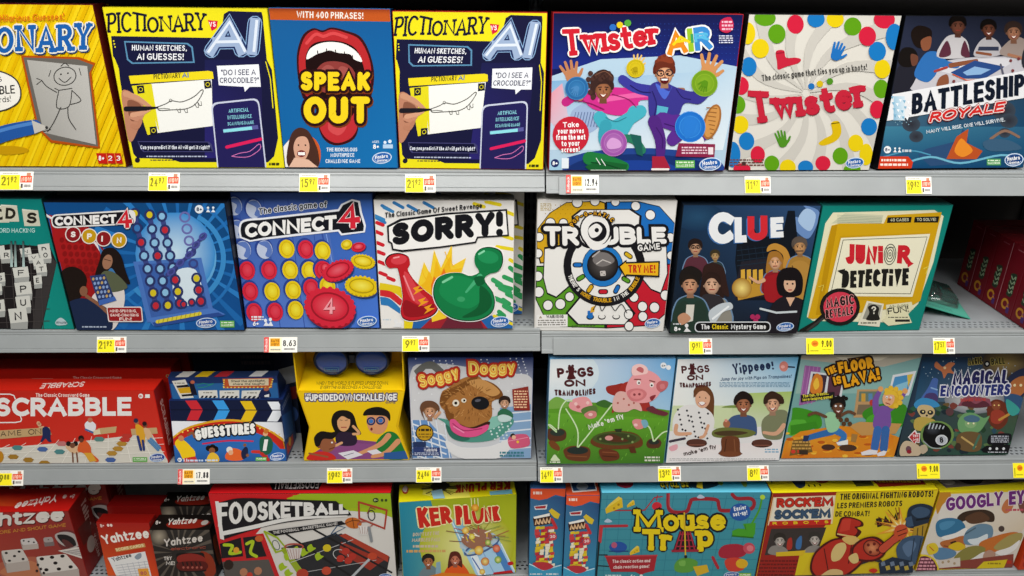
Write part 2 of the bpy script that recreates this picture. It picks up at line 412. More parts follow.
def clusters(V, F):
    co = np.array([tuple(v) for v in V]); lo = np.array([co[list(f)].min(0) for f in F]); hi = np.array([co[list(f)].max(0) for f in F])
    n = len(F); todo = set(range(n)); out = []
    while todo:
        st = [min(todo)]; todo.discard(st[0]); cur = []
        while st:
            k = st.pop(); cur.append(k)
            r = np.array(sorted(todo), int)
            if not len(r): continue
            gap = np.maximum(0, np.maximum(lo[r]-hi[k], lo[k]-hi[r])); size = np.maximum((hi[r]-lo[r]).max(1), (hi[k]-lo[k]).max())
            for j in r[np.sqrt((gap**2).sum(1)) <= np.maximum(.021, .5*size)]: todo.discard(int(j)); st.append(int(j))
        out.append(sorted(cur))
    return out
def spline(pts, closed, n=5):
    m = len(pts); out = []
    for i in range(m if closed else m-1):
        a, b, c, d = [np.array(pts[(i+k) % m] if closed else pts[min(max(i+k, 0), m-1)], float) for k in (-1, 0, 1, 2)]
        for j in range(n):
            t = j/n; out.append(tuple(.5*((2*b)+(-a+c)*t+(2*a-5*b+4*c-d)*t*t+(-a+3*b-3*c+d)*t**3)))
    if not closed: out.append(tuple(map(float, pts[-1])))
    return out

# ------------------------------------------------------------------ boxes
class Pack:
    """A game box: an Empty at its front lower corner, a lid and a tray (or one carton), printed faces as parts"""
    def __init__(s, pose, depth, label, cat='board game', group=None, col='888888', tray=None, name='board_game_box', tall=None):
        x, y, z, w, h, le, ya, q = pose
        le = max(min(le, .12), -.03); s.q = q; s.w, s.h, s.d = w, h, depth
        lift = depth*math.sin(le) if le > 0 else 0
        s.root = empty(name, (x, y, z+.0006+lift), ya, label, cat, group)
        s.ex = Vector((1,0,0)); s.ez = Vector((0, math.sin(le), math.cos(le))); s.ey = Vector((0, math.cos(le), -math.sin(le)))
        s.M = Matrix((s.ex, s.ey, s.ez)).transposed().to_4x4()
        bm = bmesh.new()
        if tray is None:
            add_box(bm, 0, w, 0, depth, 0, h, .0012, s.M); s.body = mesh_obj('carton', bm, M_INK, s.root, col)
        else:
            add_box(bm, 0, w, 0, depth*.8, 0, h, .0012, s.M); s.body = mesh_obj('lid', bm, M_INK, s.root, col)
            bm = bmesh.new(); add_box(bm, .0015, w-.0015, depth*.8+.0002, depth, .0015, h-.0015, .001, s.M); mesh_obj('tray', bm, M_INK, s.root, tray)
    def front(s, m=None): return Face(s.body, s.q, (0,0,0), s.ex, s.ez, s.w, s.h, m)
    def top(s, quad, dep=None):
        f = Face(s.body, quad, s.ez*s.h, s.ex, s.ey, s.w, dep or s.d, prefix='top_'); return f
    def right(s, quad, dep=None):
        return Face(s.body, quad, s.ex*s.w, s.ey, s.ez, dep or s.d, s.h, prefix='side_')
    def left(s, quad, dep=None):
        return Face(s.body, quad, s.ey*s.d, -s.ey, s.ez, dep or s.d, s.h, prefix='side_')
POSE = {
'airwrite':(-0.8948,0.0075,1.226,0.2585,0.2657,-0.024,0.004,[(-73, 2), (93, 5), (127, 166.5), (-24, 166.5)]),
'ai1':(-0.6234,0.0028,1.226,0.2615,0.2617,0.002,0.007,[(101.7, 6.8), (267.4, 8.5), (284.5, 167.8), (133.5, 167.6)]),
'speak':(-0.3607,0.0027,1.226,0.1965,0.2619,0.026,-0.012,[(267.8, 8.5), (390.2, 9), (398, 169), (284.5, 168)]),
'ai2':(-0.1613,0.0065,1.226,0.2526,0.2600,-0.001,-0.029,[(391, 10), (546.9, 12.9), (544.2, 169.5), (401, 168)]),
'air':(0.0996,-0.0051,1.226,0.3121,0.2605,-0.004,0.007,[(551.3, 12.2), (744.8, 13.9), (723.3, 170.3), (550.2, 170.3)]),
'twist':(0.4183,-0.0024,1.226,0.2559,0.2612,-0.020,0.018,[(749.5, 14), (902.2, 14.6), (869.3, 170.3), (727, 170.3)]),
'battle':(0.6886,0.0036,1.226,0.2753,0.2584,0.036,0.050,[(904.5, 16.6), (1062, 17), (1022, 168.5), (877.6, 170.3)]),
'words':(-1.0364,0.0058,0.914,0.2460,0.2573,-0.012,-0.017,[(-100, 197), (41.3, 198.3), (75, 328.7), (-56, 328.2)]),
'spin':(-0.7852,-0.0009,0.914,0.3167,0.2537,-0.029,-0.011,[(41.5, 201), (226.4, 202.7), (243.5, 329.7), (78.3, 329.5)]),
'four':(-0.4673,0.0022,0.914,0.2533,0.2630,0.052,-0.014,[(228, 192.4), (372, 194.4), (380, 328.5), (244.2, 328.7)]),
'sorry':(-0.2113,-0.0019,0.914,0.2525,0.2530,0.031,-0.005,[(373.5, 200.3), (514.6, 200.6), (513.1, 329), (381.2, 328.9)]),
'trouble':(0.0822,0.0060,0.907,0.2506,0.2655,-0.083,-0.023,[(537, 202.5), (681.2, 202), (661.1, 331.8), (535, 329)]),
'clue':(0.3419,-0.0074,0.907,0.2483,0.2603,-0.068,-0.007,[(685.6, 206.1), (823.9, 206.7), (796.1, 333), (667.8, 332.5)]),
'junior':(0.5956,-0.0021,0.907,0.2431,0.2577,-0.064,0.024,[(826, 206.7), (956, 206), (919.6, 329.7), (796.4, 331)]),
'scrab':(-1.0929,0.0053,0.606,0.4266,0.1741,-0.007,-0.006,[(-67, 390), (154.4, 389.8), (168.3, 462.3), (-40, 463)]),
'guess':(-0.6542,-0.0006,0.606,0.2299,0.1410,0.106,0.024,[(169, 401.6), (278, 398), (291, 461.5), (170.6, 462.8)]),
'upside':(-0.3954,0.0073,0.606,0.2221,0.1631,0.057,-0.010,[(296.3, 390), (403.4, 390), (411, 460), (300, 460)]),
'soggy':(-0.1660,0.0067,0.606,0.2487,0.2353,0.042,-0.003,[(408, 357.7), (533, 357.7), (531.7, 458.7), (412, 459.5)]),
'pigs':(0.1127,-0.0070,0.603,0.2472,0.2519,-0.020,-0.001,[(550.6, 358), (676.7, 358), (663.3, 462.7), (545, 463.7)]),
'kids':(0.3633,-0.0057,0.603,0.2430,0.2495,-0.015,0.027,[(678.9, 358), (798.4, 356.3), (779.6, 459.5), (663.8, 462.5)]),
'lava':(0.6111,0.0066,0.603,0.2453,0.2525,-0.029,0.012,[(802.7, 353.8), (922, 353.8), (894.6, 455.9), (778.8, 458.3)]),
'magic':(0.8597,0.0087,0.603,0.2446,0.2395,0.054,0.011,[(920.3, 353.8), (1033, 354), (1010, 454.6), (892.6, 457)]),
'yz':(-1.1435,0.0028,0.297,0.2470,0.1893,-0.029,0.016,[(-52, 513), (68.4, 510), (89, 577), (-25, 579)]),
'cards':(-0.8628,0.0073,0.297,0.1216,0.1466,0.229,-0.037,[(105.5, 515.4), (150, 515.4), (163, 577), (97.6, 577)]),
'elec':(-0.7400,0.0036,0.297,0.1298,0.1311,0.026,-0.014,[(147.6, 529.4), (210, 529.4), (218, 577), (158, 577)]),
'foos':(-0.5939,-0.0004,0.297,0.3824,0.2384,-0.059,-0.007,[(206, 496), (390.2, 494), (398, 577), (226, 577)]),
'ker':(-0.1967,-0.0175,0.297,0.2516,0.2124,0.033,0.090,[(399.4, 504), (516.6, 492.5), (515.7, 574), (402.5, 580)]),
'paw1':(0.0821,-0.0058,0.297,0.0747,0.2400,0.016,-0.016,[(531.7, 488), (565.9, 488), (561.5, 576), (527.3, 576)]),
'paw2':(0.1580,-0.0159,0.297,0.0714,0.2280,0.022,-0.014,[(566.2, 495), (600, 495), (594.5, 579), (561.6, 579)]),
'mouse':(0.2306,-0.0112,0.297,0.3610,0.2404,-0.045,-0.008,[(600, 493.5), (772.7, 493), (753.5, 576), (593.5, 577)]),
'rock':(0.5935,-0.0134,0.297,0.3639,0.2377,-0.050,0.020,[(772.9, 494), (940.5, 490.6), (912, 571.5), (755, 576)]),
'googly':(0.9653,-0.0015,0.297,0.2307,0.2260,-0.026,0.033,[(941.5, 491), (1041, 489), (1013, 566), (913, 570.6)]),
}
# ------------------------------------------------------------------ the setting
def structure(name, bm, m):
    o = mesh_obj(name, bm, m); o['kind'] = 'structure'; return o
bm = bmesh.new(); add_box(bm, -2.6, 2.8, -4.5, .75, -.06, 0); structure('floor', bm, M_FLOOR)
bm = bmesh.new(); add_box(bm, -2.6, 2.8, .445, .475, 0, 2.1); structure('wall_back', bm, M_BACK)

# ------------------------------------------------------------------ shelving
BAYS = [(-1.128, .0935), (.0965, 1.318)]
LEVELS = [  # deck height and lip bottom in each bay
 ('top', (1.565, 1.565), (1.522, 1.522)), ('second', (1.2255, 1.2255), (1.1862, 1.1835)),
 ('third', (.914, .907), (.8660, .8605)), ('fourth', (.606, .603), (.5560, .5545)), ('lowest', (.297, .297), (.247, .247))]
DEPTH = .40; TOE = .016; RAIL = {}
def perforated(bm, x0, x1, y0, z, rows=3, cw=.0113, ch=.0108):
    n = int((x1-x0)/cw); t = .0016
    for r in range(rows):
        ya, yb = y0+r*ch, y0+(r+1)*ch; sx = x0 + (cw/2 if r % 2 else 0)
        xs = [sx+i*cw for i in range(n)]
        segs = [(x0, sx)] if sx > x0 else []
        segs.append((xs[-1], x1))
        for a, b in segs:
            if b-a > 1e-5: bm.faces.new([bm.verts.new(p) for p in ((a,ya,z),(b,ya,z),(b,yb,z),(a,yb,z))])
        for a in xs[:-1]:
            b = a+cw; cx, cy = (a+b)/2, (ya+yb)/2; rx, ry = .0038, .0029
            out = [(b,cy),(b,yb),(cx,yb),(a,yb),(a,cy),(a,ya),(cx,ya),(b,ya)]
            inn = [(cx+rx*math.cos(k*PI/4), cy+ry*math.sin(k*PI/4)) for k in range(8)]
            O = [bm.verts.new((p[0],p[1],z)) for p in out]; I = [bm.verts.new((p[0],p[1],z)) for p in inn]; J = [bm.verts.new((p[0],p[1],z-t)) for p in inn]
            for k in range(8):
                bm.faces.new((O[k], O[(k+1)%8], I[(k+1)%8], I[k])); bm.faces.new((I[k], I[(k+1)%8], J[(k+1)%8], J[k]))
for li, (nm, zs, bs) in enumerate(LEVELS):
    for b, (x0, x1) in enumerate(BAYS):
        z, zb = zs[b], bs[b]; bay = 'bay with the red word game box' if b == 0 else 'bay with the spotted party game box'
        what = {'top': 'above the highest row of boxes', 'second': 'under the highest row of boxes', 'third': 'under the second row of boxes', 'fourth': 'under the third row of boxes', 'lowest': 'under the lowest row of boxes'}[nm]
        where = 'in the sketch games bay' if b == 0 else 'in the spotted game bay'
        s = empty('metal_shelf', (0, 0, z), 0, 'grey steel shelf %s %s' % (what, where), 'shelf', 'grey gondola shelves')
        h = z-zb; bm = bmesh.new()
        # plate from behind the perforated strip to the back panel, on a folded tray
        add_box(bm, x0, x1, .0470, DEPTH, -.004, -.0005)
        add_box(bm, x0, x0+.003, .012, DEPTH, -.03, -.0045); add_box(bm, x1-.003, x1, .012, DEPTH, -.03, -.0045); add_box(bm, x0+.003, x1-.003, DEPTH-.003, DEPTH, -.03, -.0045)
        mesh_obj('deck', bm, M_DECK, s)
        bm = bmesh.new(); perforated(bm, x0, x1, .0145, -.0005)
        o = mesh_obj('perforated_strip', bm, M_DECK, s)
        bm = bmesh.new(); add_box(bm, x0+.004, x1-.004, .0155, .048, -.016, -.0145); mesh_obj('hole_backing', bm, M_DARK, s)  # added dark plate, makes the holes above it look shaded
        # rolled front edge: top bead, face leaning back so that its foot stands 16 mm proud, return under
        hh = h-TOE*(CAM[2]-z)/1.287; k = TOE/(hh-.006); RAIL[(round(z, 4), b)] = (z-.006, k)
        Y = lambda q: -k*(-q-.006)
        pr = [(.0148, -.0002), (.003, -.0002), (.0008, -.0012), (0, -.0035), (0, -.0060), (Y(-.0085), -.0085), (Y(-.0100)+.0014, -.0100), (Y(-hh+.007)+.0014, -hh+.007), (Y(-hh+.0058), -hh+.0058), (Y(-hh+.001), -hh+.001), (Y(-hh)+.0008, -hh), (.012, -hh), (.012, -hh+.0022), (Y(-hh)+.0045, -hh+.0022), (.0040, -.006), (.0148, -.0035)]
        bm = bmesh.new(); prism(bm, pr, x1-x0, 0, x0)
        mesh_obj('front_rail', bm, M_LIP, s)
        bm = bmesh.new()     # price channel strip set into the rail
        xa, xb = (x0+.01, x1-.001) if b == 0 else (x0+.0225, x1-.01)
        cp = [(.0016, -.0104), (.0002, -.0112), (.0002, -hh+.0073), (.0016, -hh+.0066)] if b == 0 else [(.0012, -.0102), (-.0022, -.0110), (-.0022, -hh-.0008), (.0, -hh-.0016), (.0012, -hh-.0008)]
        prism(bm, [(Y(q)+d, q) for d, q in cp], xb-xa, 0, xa)
        mesh_obj('price_channel', bm, M_LIP, s)
        for sx in (x0+.004, x1-.009):
            bm = bmesh.new(); prism(bm, [(.02, -.006), (DEPTH+.02, -.012), (DEPTH+.02, -.09), (DEPTH-.04, -.075), (.02, -.032)], .005, 0, sx)
            mesh_obj('bracket', bm, M_POST, s)
# uprights with their slots, and the kick plate under the lowest shelf
for x, lb in ((-1.129, 'beyond the crossword box'), (.095, 'between the two bays'), (1.32, 'past the stack of maroon boxes')):
    p = empty('upright_post', (x, .425, 0), 0, 'grey slotted steel upright %s' % lb, 'post', 'slotted uprights')
    bm = bmesh.new(); add_box(bm, -.0135, .0135, -.004, .019, 0, 2.12, .0015); mesh_obj('column', bm, M_POST, p)
    bm = bmesh.new()
    for k in range(78):
        for sx in (-.0058, .0058): add_box(bm, sx-.0017, sx+.0017, -.0046, -.0038, .06+k*.0254, .06+k*.0254+.014)
    mesh_obj('slot_pattern', bm, M_DARK, p)
for b, (x0, x1) in enumerate(BAYS):
    bm = bmesh.new(); add_box(bm, x0, x1, .012, .03, 0, .244, .001)
    o = mesh_obj('kick_plate', bm, M_POST); o['category'] = 'kick plate'; o['label'] = 'steel kick plate under the lowest shelf, ' + ('below the red dice games' if b == 0 else 'below the robot fighting game')

# ------------------------------------------------------------------ price tags on the rails
def price_tag(x, z, w, h, kind, price, label, dy):
    b = 0 if x < .1 else 1; (zr, k) = min((v for (zz, bb), v in RAIL.items() if bb == b and zz > z), key=lambda v: v[0])
    Cc = Vector(CAM)
    def on_rail(px, pz):        # the point of the leaning face seen past (px, pz) of the upright plane
        q = Vector((px, -.002, pz)); d = q-Cc; t = (k*(Cc.z-zr)+dy-Cc.y)/(d.y-k*d.z); return Cc+d*t
    p0, p1, p2 = on_rail(x, z), on_rail(x+w, z), on_rail(x, z+h)
    w = (p1-p0).x; ezv = Vector((0, k, 1)).normalized(); h = (p2-p0).z/ezv.z; nv = Vector((0, -1, k)).normalized()
    r = empty('price_tag', p0+nv*.0004, 0, label, 'price tag', 'shelf price tags')
    bm = bmesh.new(); add_box(bm, 0, w, -.0004, 0, 0, h, 0, Matrix((Vector((1,0,0)), -nv, ezv)).transposed().to_4x4()); mesh_obj('card', bm, M_TAG, r, 'f6f4ea')
    f = Face(r, [(0,0),(100,0),(100,60),(0,60)], nv*.0004, (1,0,0), ezv, w, h, M_TAG)
    yel = 'ffee22'
    if kind == 'y':
        f.part('yellow_print').R(2, 11, 60, 59, yel); f.R(60, 48, 66, 59, 'fff4a0')
        f.part('price_lettering')
        a, b = price.split('.'); n = 24 if len(a) > 1 else 22
        f.T(a, (6 if len(a) > 1 else 12, 46), (6+n, 46), 30, '8a8410', sw=.17, gap=.08); f.T(b, (9+n, 36), (27+n, 36), 20, '8a8410', sw=.17)
        f.part('sale_mark'); f.R(62, 14, 96, 36, 'e8502e'); f.R(80, 4, 92, 14, 'c9886a'); f.T('NOW', (65, 33), (94, 33), 15, 'ffd0b8', sw=.2)
        f.part('barcode_print'); f.R(64, 40, 70, 54, '5a5250'); f.tiny(73, 41, 94, 53, 1, '8c8580', h=9); f.tiny(8, 4, 56, 8, 1, 'a8a290', h=3)
    elif kind == 'w':
        f.part('red_strip_print').R(0, 0, 15, 60, 'e0403c'); f.T('Rollback', (11, 56), (11, 6), 8, 'ffe4e0', sw=.2)
        f.part('sale_mark'); f.R(15, 2, 54, 58, 'fff3cc'); f.R(19, 5, 48, 36, 'f0a818'); f.T('SAVE', (21, 20), (46, 20), 11, 'a86808', sw=.22); f.T('NOW', (22, 34), (45, 34), 11, 'a86808', sw=.22)
        f.part('price_lettering').T(price, (57, 36), (96, 36), 24, '3a3a3a', sw=.14)
        f.part('barcode_print').tiny(60, 42, 94, 52, 1, '7a7674', h=7); f.tiny(20, 44, 50, 54, 1, '9a968e', h=6)
    else:
        f.R(0, 0, 100, 60, yel); f.part('sale_mark').E(32, 20, 13, 12, 'f08a10'); f.T('NOW', (24, 26), (41, 26), 10, 'b85c00', sw=.2)
        f.part('price_lettering').T(price, (56, 33), (93, 33), 25, '6a6208', sw=.15)
        f.part('barcode_print').R(6, 20, 10, 54, 'a09810'); f.tiny(14, 42, 46, 52, 1, 'a8a018', h=5); f.tiny(58, 40, 92, 45, 1, 'a8a018', h=3)
    f.done()
    return r
for x, z, w, h, k, pr, lb in [
 (-.859,1.1878,.058,.0325,'y','21.92','yellow and red price tag under the yellow stylus drawing game'),
 (-.6027,1.1867,.0548,.0325,'y','24.97','yellow and red price tag under the sketch game beside the stylus game'),
 (-.3398,1.1856,.0540,.0325,'y','15.97','yellow and red price tag under the big mouth party game'),
 (-.1534,1.1850,.0540,.0325,'y','21.92','yellow and red price tag under the sketch game next to the air gesture game'),
 (.1326,1.1842,.0589,.0335,'w','12.94','white price tag with red strip under the air gesture game'),
 (.4541,1.1850,.0470,.0310,'y','11.97','yellow and red price tag under the spotted party game'),
 (.7478,1.1849,.0470,.0315,'y','19.82','yellow and red price tag under the naval battle game'),
 (-.7570,.8668,.0560,.0340,'y','21.92','yellow and red price tag under the spinning disc game'),
 (-.4395,.8660,.0640,.0330,'w','8.63','white price tag with red strip under the classic disc dropping game'),
 (-.1740,.8668,.0530,.0340,'y','9.97','yellow and red price tag under the red and green pawn game'),
 (.3872,.8588,.0460,.0350,'y','9.97','yellow and red price tag under the mystery mansion game'),
 (.6201,.8580,.0551,.0355,'o','9.00','all yellow price tag under the teal detective game'),
 (.8745,.8580,.0440,.0354,'y','17.57','yellow and red price tag between the teal detective game and the maroon boxes'),
 (-1.030,.5560,.0587,.0385,'y','19.88','yellow and red price tag under the red word tile game'),
 (-.6548,.5560,.0659,.0385,'w','17.88','white price tag with red strip under the acting card game'),
 (-.3458,.5560,.0531,.0385,'y','19.82','yellow and red price tag under the yellow goggles game'),
 (-.1596,.5560,.0536,.0385,'y','24.86','yellow and red price tag under the shaggy dog bath game'),
 (.1019,.5530,.0480,.0395,'y','14.97','yellow and red price tag under the green pig trampoline box'),
 (.3527,.5540,.0490,.0395,'y','13.92','yellow and red price tag under the box with three laughing children'),
 (.5435,.5540,.0470,.0395,'y','8.97','yellow and red price tag under the lava living room game'),
 (.9107,.5555,.0500,.0390,'o','9.00','all yellow price tag under the dark fantasy game'),
 (1.1209,.5555,.0475,.0390,'o','9.00','all yellow price tag beyond the dark fantasy game')]:
    price_tag(x, z, w, h, k, pr, lb, -.0002 if x < .1 else -.0030)
# ------------------------------------------------------------------ shared marks
def oval_logo(f, cx, cy, rx=9.5, ry=6.5, rot=-8, c='1d5fae'):
    f.part('publisher_logo').E(cx, cy, rx, ry, 'cfe0f4', rot); f.E(cx, cy, rx*.9, ry*.84, c, rot); f.ring(cx, cy+ry*.1, rx*.72, ry*.6, .45, 'cfe0f4', rot, a0=20, a1=200)
    f.T('Hasbro', (cx-rx*.68, cy+ry*.18), (cx+rx*.62, cy-ry*.05), ry*.62, 'ffffff', sw=.2, rnd=True); f.T('Gaming', (cx-rx*.5, cy+ry*.62), (cx+rx*.5, cy+ry*.48), ry*.34, 'ffffff', sw=.22)
def age_mark(f, cx, cy, r, c='ffffff', t='8+', tc='1b2450', c2=None):
    f.part('age_mark').E(cx, cy, r, r, c); f.T(t, (cx-r*.62, cy+r*.48), (cx+r*.66, cy+r*.48), r*.95, tc, sw=.24)
    c2 = c2 or c
    for k in (0, 1): f.E(cx+r*2.1+k*r*1.2, cy-r*.35, r*.28, r*.28, c2); f.P([(cx+r*1.6+k*r*1.2, cy+r*.7), (cx+r*2.1+k*r*1.2, cy-r*.05), (cx+r*2.6+k*r*1.2, cy+r*.7)], c2)
def green_mark(f, x0, y0, x1, y1, c='5fae48'):
    f.part('packaging_mark').R(x0, y0, x1, y1, c); f.T('SMALLER BOX', (x0+1, y1-1), (x1-1, y1-1.2), (y1-y0)*.36, 'e6f4da', sw=.2); f.tiny(x0+1, y0+.6, x1-1, y0+(y1-y0)*.45, 1, 'e6f4da')
def head(f, cx, cy, r, skin, hair, rot=0, long=False, smile=True, hs=1.0):
    """a small printed face"""
    if long: f.S([(cx-r*1.15, cy-r*.3), (cx-r*.7, cy-r*1.35), (cx+r*.5, cy-r*1.4), (cx+r*1.15, cy-r*.4), (cx+r*1.3, cy+r*1.5), (cx+r*.5, cy+r*1.1), (cx-r*.6, cy+r*1.2), (cx-r*1.35, cy+r*1.6)], hair)
    else: f.S([(cx-r*1.05, cy+r*.1), (cx-r*1.0, cy-r*.9), (cx-r*.1, cy-r*1.4*hs), (cx+r*.95, cy-r*1.0), (cx+r*1.05, cy+r*.05), (cx, cy-r*.2)], hair)
    dk = '%02x%02x%02x' % tuple(int(int(skin[i:i+2], 16)*.74) for i in (0, 2, 4)); lt = '%02x%02x%02x' % tuple(min(255, int(int(skin[i:i+2], 16)*1.08)) for i in (0, 2, 4))
    f.P([(cx-r*.34, cy+r*.7), (cx+r*.34, cy+r*.7), (cx+r*.4, cy+r*1.5), (cx-r*.4, cy+r*1.5)], dk); f.dots([(cx-r*.82, cy+r*.2), (cx+r*.82, cy+r*.2)], r*.16, dk)
    f.RG(cx, cy+r*.1, r*.82, r*1.02, lt, dk, rot, p=2.2)
    if long: f.S([(cx-r*.9, cy+r*.1), (cx-r*.7, cy-r*.95), (cx+r*.1, cy-r*1.15), (cx+r*.85, cy-r*.7), (cx+r*.9, cy+r*.1), (cx+r*.3, cy-r*.6), (cx-r*.4, cy-r*.55)], hair)
    else: f.S([(cx-r*.9, cy-r*.1), (cx-r*.8, cy-r*.95), (cx, cy-r*1.2*hs), (cx+r*.85, cy-r*.85), (cx+r*.9, cy-r*.1), (cx+r*.4, cy-r*.55), (cx-r*.4, cy-r*.5)], hair)
    f.dots([(cx-r*.33, cy+r*.02), (cx+r*.33, cy+r*.02)], r*.11, '2a1a14')
    f.L([(cx-r*.5, cy-r*.2), (cx-r*.18, cy-r*.24)], r*.1, hair); f.L([(cx+r*.18, cy-r*.24), (cx+r*.5, cy-r*.2)], r*.1, hair)
    f.L([(cx, cy+r*.1), (cx+r*.06, cy+r*.34)], r*.07, '7a4630')
    if smile: f.S([(cx-r*.38, cy+r*.5), (cx, cy+r*.58), (cx+r*.38, cy+r*.48), (cx, cy+r*.86)], 'f6ece4'); f.L([(cx-r*.4, cy+r*.48), (cx, cy+r*.84), (cx+r*.4, cy+r*.46)], r*.1, '8a2a2a', True)
    else: f.L([(cx-r*.25, cy+r*.6), (cx+r*.25, cy+r*.58)], r*.12, '9a3a30')
def hand(f, cx, cy, s, rot, col, line='00000000', spread=14):
    a0 = math.radians(rot)
    def pt(u, v): return (cx+s*(u*math.cos(a0)+v*math.sin(a0)), cy+s*(u*math.sin(a0)-v*math.cos(a0)))
    for k, (bx, ln, an) in enumerate(((-.42,.72,-1.3),(-.14,.9,-.4),(.14,.88,.3),(.4,.7,1.2))):
        an = math.radians(an*spread); f.L([pt(bx,.2), pt(bx+math.sin(an)*ln, .3+math.cos(an)*ln)], [s*.3, s*.22], col)
    f.L([pt(.3,-.4), pt(.75,-.05), pt(1.0,.3)], [s*.34, s*.28, s*.2], col)
    f.S([pt(-.5,.3), pt(0,.45), (pt(.5,.3)), pt(.45,-.5), pt(0,-.7), pt(-.42,-.5)], col)

# ------------------------------------------------------------------ top row
def stylus_game():
    b = Pack(POSE['airwrite'], .055, 'bright yellow drawing game box with a grey tablet and blue stylus, beside a sketch game', col='5e1512', tray='d8b400'); f = b.front(); f.BG('f0c808')
    for i in range(26):
        x = -70+i*8; f.P([(x, 170), (x+2.5, 170), (x+74, 0), (x+70, 0)], 'e8b800' if i % 2 else 'f8d61a')
    f.part('title_lettering'); f.T('PICTIONARY', (-72, 52), (92, 51), 25, '1f62b0', h1=27, sw=.17, out=1.6, outc='f4f0e0', jit=.05, serif=.14, shadow=(1.0, 1.2, '173c6e'))
    f.part('tagline_lettering').T('Crazy Sketches, Hilarious Guesses!', (-60, 23), (65, 20), 7, 'e07818', sw=.15, jit=.02)
    f.part('cover_print'); f.S([(-40,80),(-10,69),(14,76),(22,90),(18,104),(-4,112),(-40,108)], '3a3a38'); f.S([(-40,81),(-10,70.5),(13,77),(20.8,90),(17,103),(-4,110.6),(-40,106)], 'f7f4ea')
    f.T('AS', (-8, 83), (3, 81), 5, '222222', sw=.16); f.T('ERASABLE', (-30, 96), (16, 93), 8.5, '222222', sw=.15, jit=.02); f.T('boards!', (-12, 104), (12, 101), 6, '222222', sw=.13)
    f.P([(22, 55), (80, 57), (96, 63), (92, 72), (101, 148), (52, 142), (38, 128)], 'b8500c'); f.P([(24.5, 57), (78, 59), (94, 65), (90, 73), (99, 146), (53, 139.5), (40, 127)], '6a6660')
    f.GQ([(28, 59.5), (88, 66), (97, 144), (45, 132)], ('b4b2ac', 'c2c0ba', 'bdbbb6', 'a6a49e'))
    k = '2e2c2a'
    f.ring(66, 76, 11, 9, .9, k, -10); f.L([(56,88),(60,90),(73,88)], .8, k); f.L([(60,90),(58,107),(70,106),(73,90)], .8, k, True); f.L([(58,92),(48,86),(43,80)], .8, k, True)
    f.L([(73,90),(82,100),(72,104)], .8, k, True); f.L([(62,107),(55,122),(49,131)], .9, k, True); f.L([(69,107),(70,118),(77,129)], .9, k, True); f.dots([(62,74),(69,73)], .9, k)
    f.L([(60,78),(66,82),(72,77)], .8, k, True); f.L([(52,70),(50,76)], .7, k); f.L([(80,68),(82,75)], .7, k); f.L([(38,78),(43,80),(38,84)], .7, k); f.L([(62,66),(66,63),(70,66)], .8, k, True); f.L([(45,131),(52,129)], .8, k)
    f.E(8, 150, 22, 4.5, 'c99a08'); f.L([(-40, 152), (2, 134), (36, 126)], [17, 16.5, 14], '2458a4', True); f.L([(-40, 146), (2, 130), (34, 122.5)], 3.5, '4f86cc', True); f.P([(33,119.5),(46,125),(49,128),(36,133)], 'c8c4bc'); f.dots([(48,127)], 1.5, '333333')
    f.part('age_mark').P([(97,152.5),(121,152.5),(123.5,163),(99.5,163)], 'c81e14'); f.L([(107,153),(109,163)], .5, 'f0a030'); f.L([(115,153),(117,163)], .5, 'f0a030'); f.T('8+', (99.5,160), (105,160), 5, 'ffffff', sw=.2); f.T('2', (108.8,160), (113,160), 5, 'ffffff', sw=.2); f.T('3', (117,160), (121,160), 5, 'ffffff', sw=.2)
    f.done()
stylus_game()

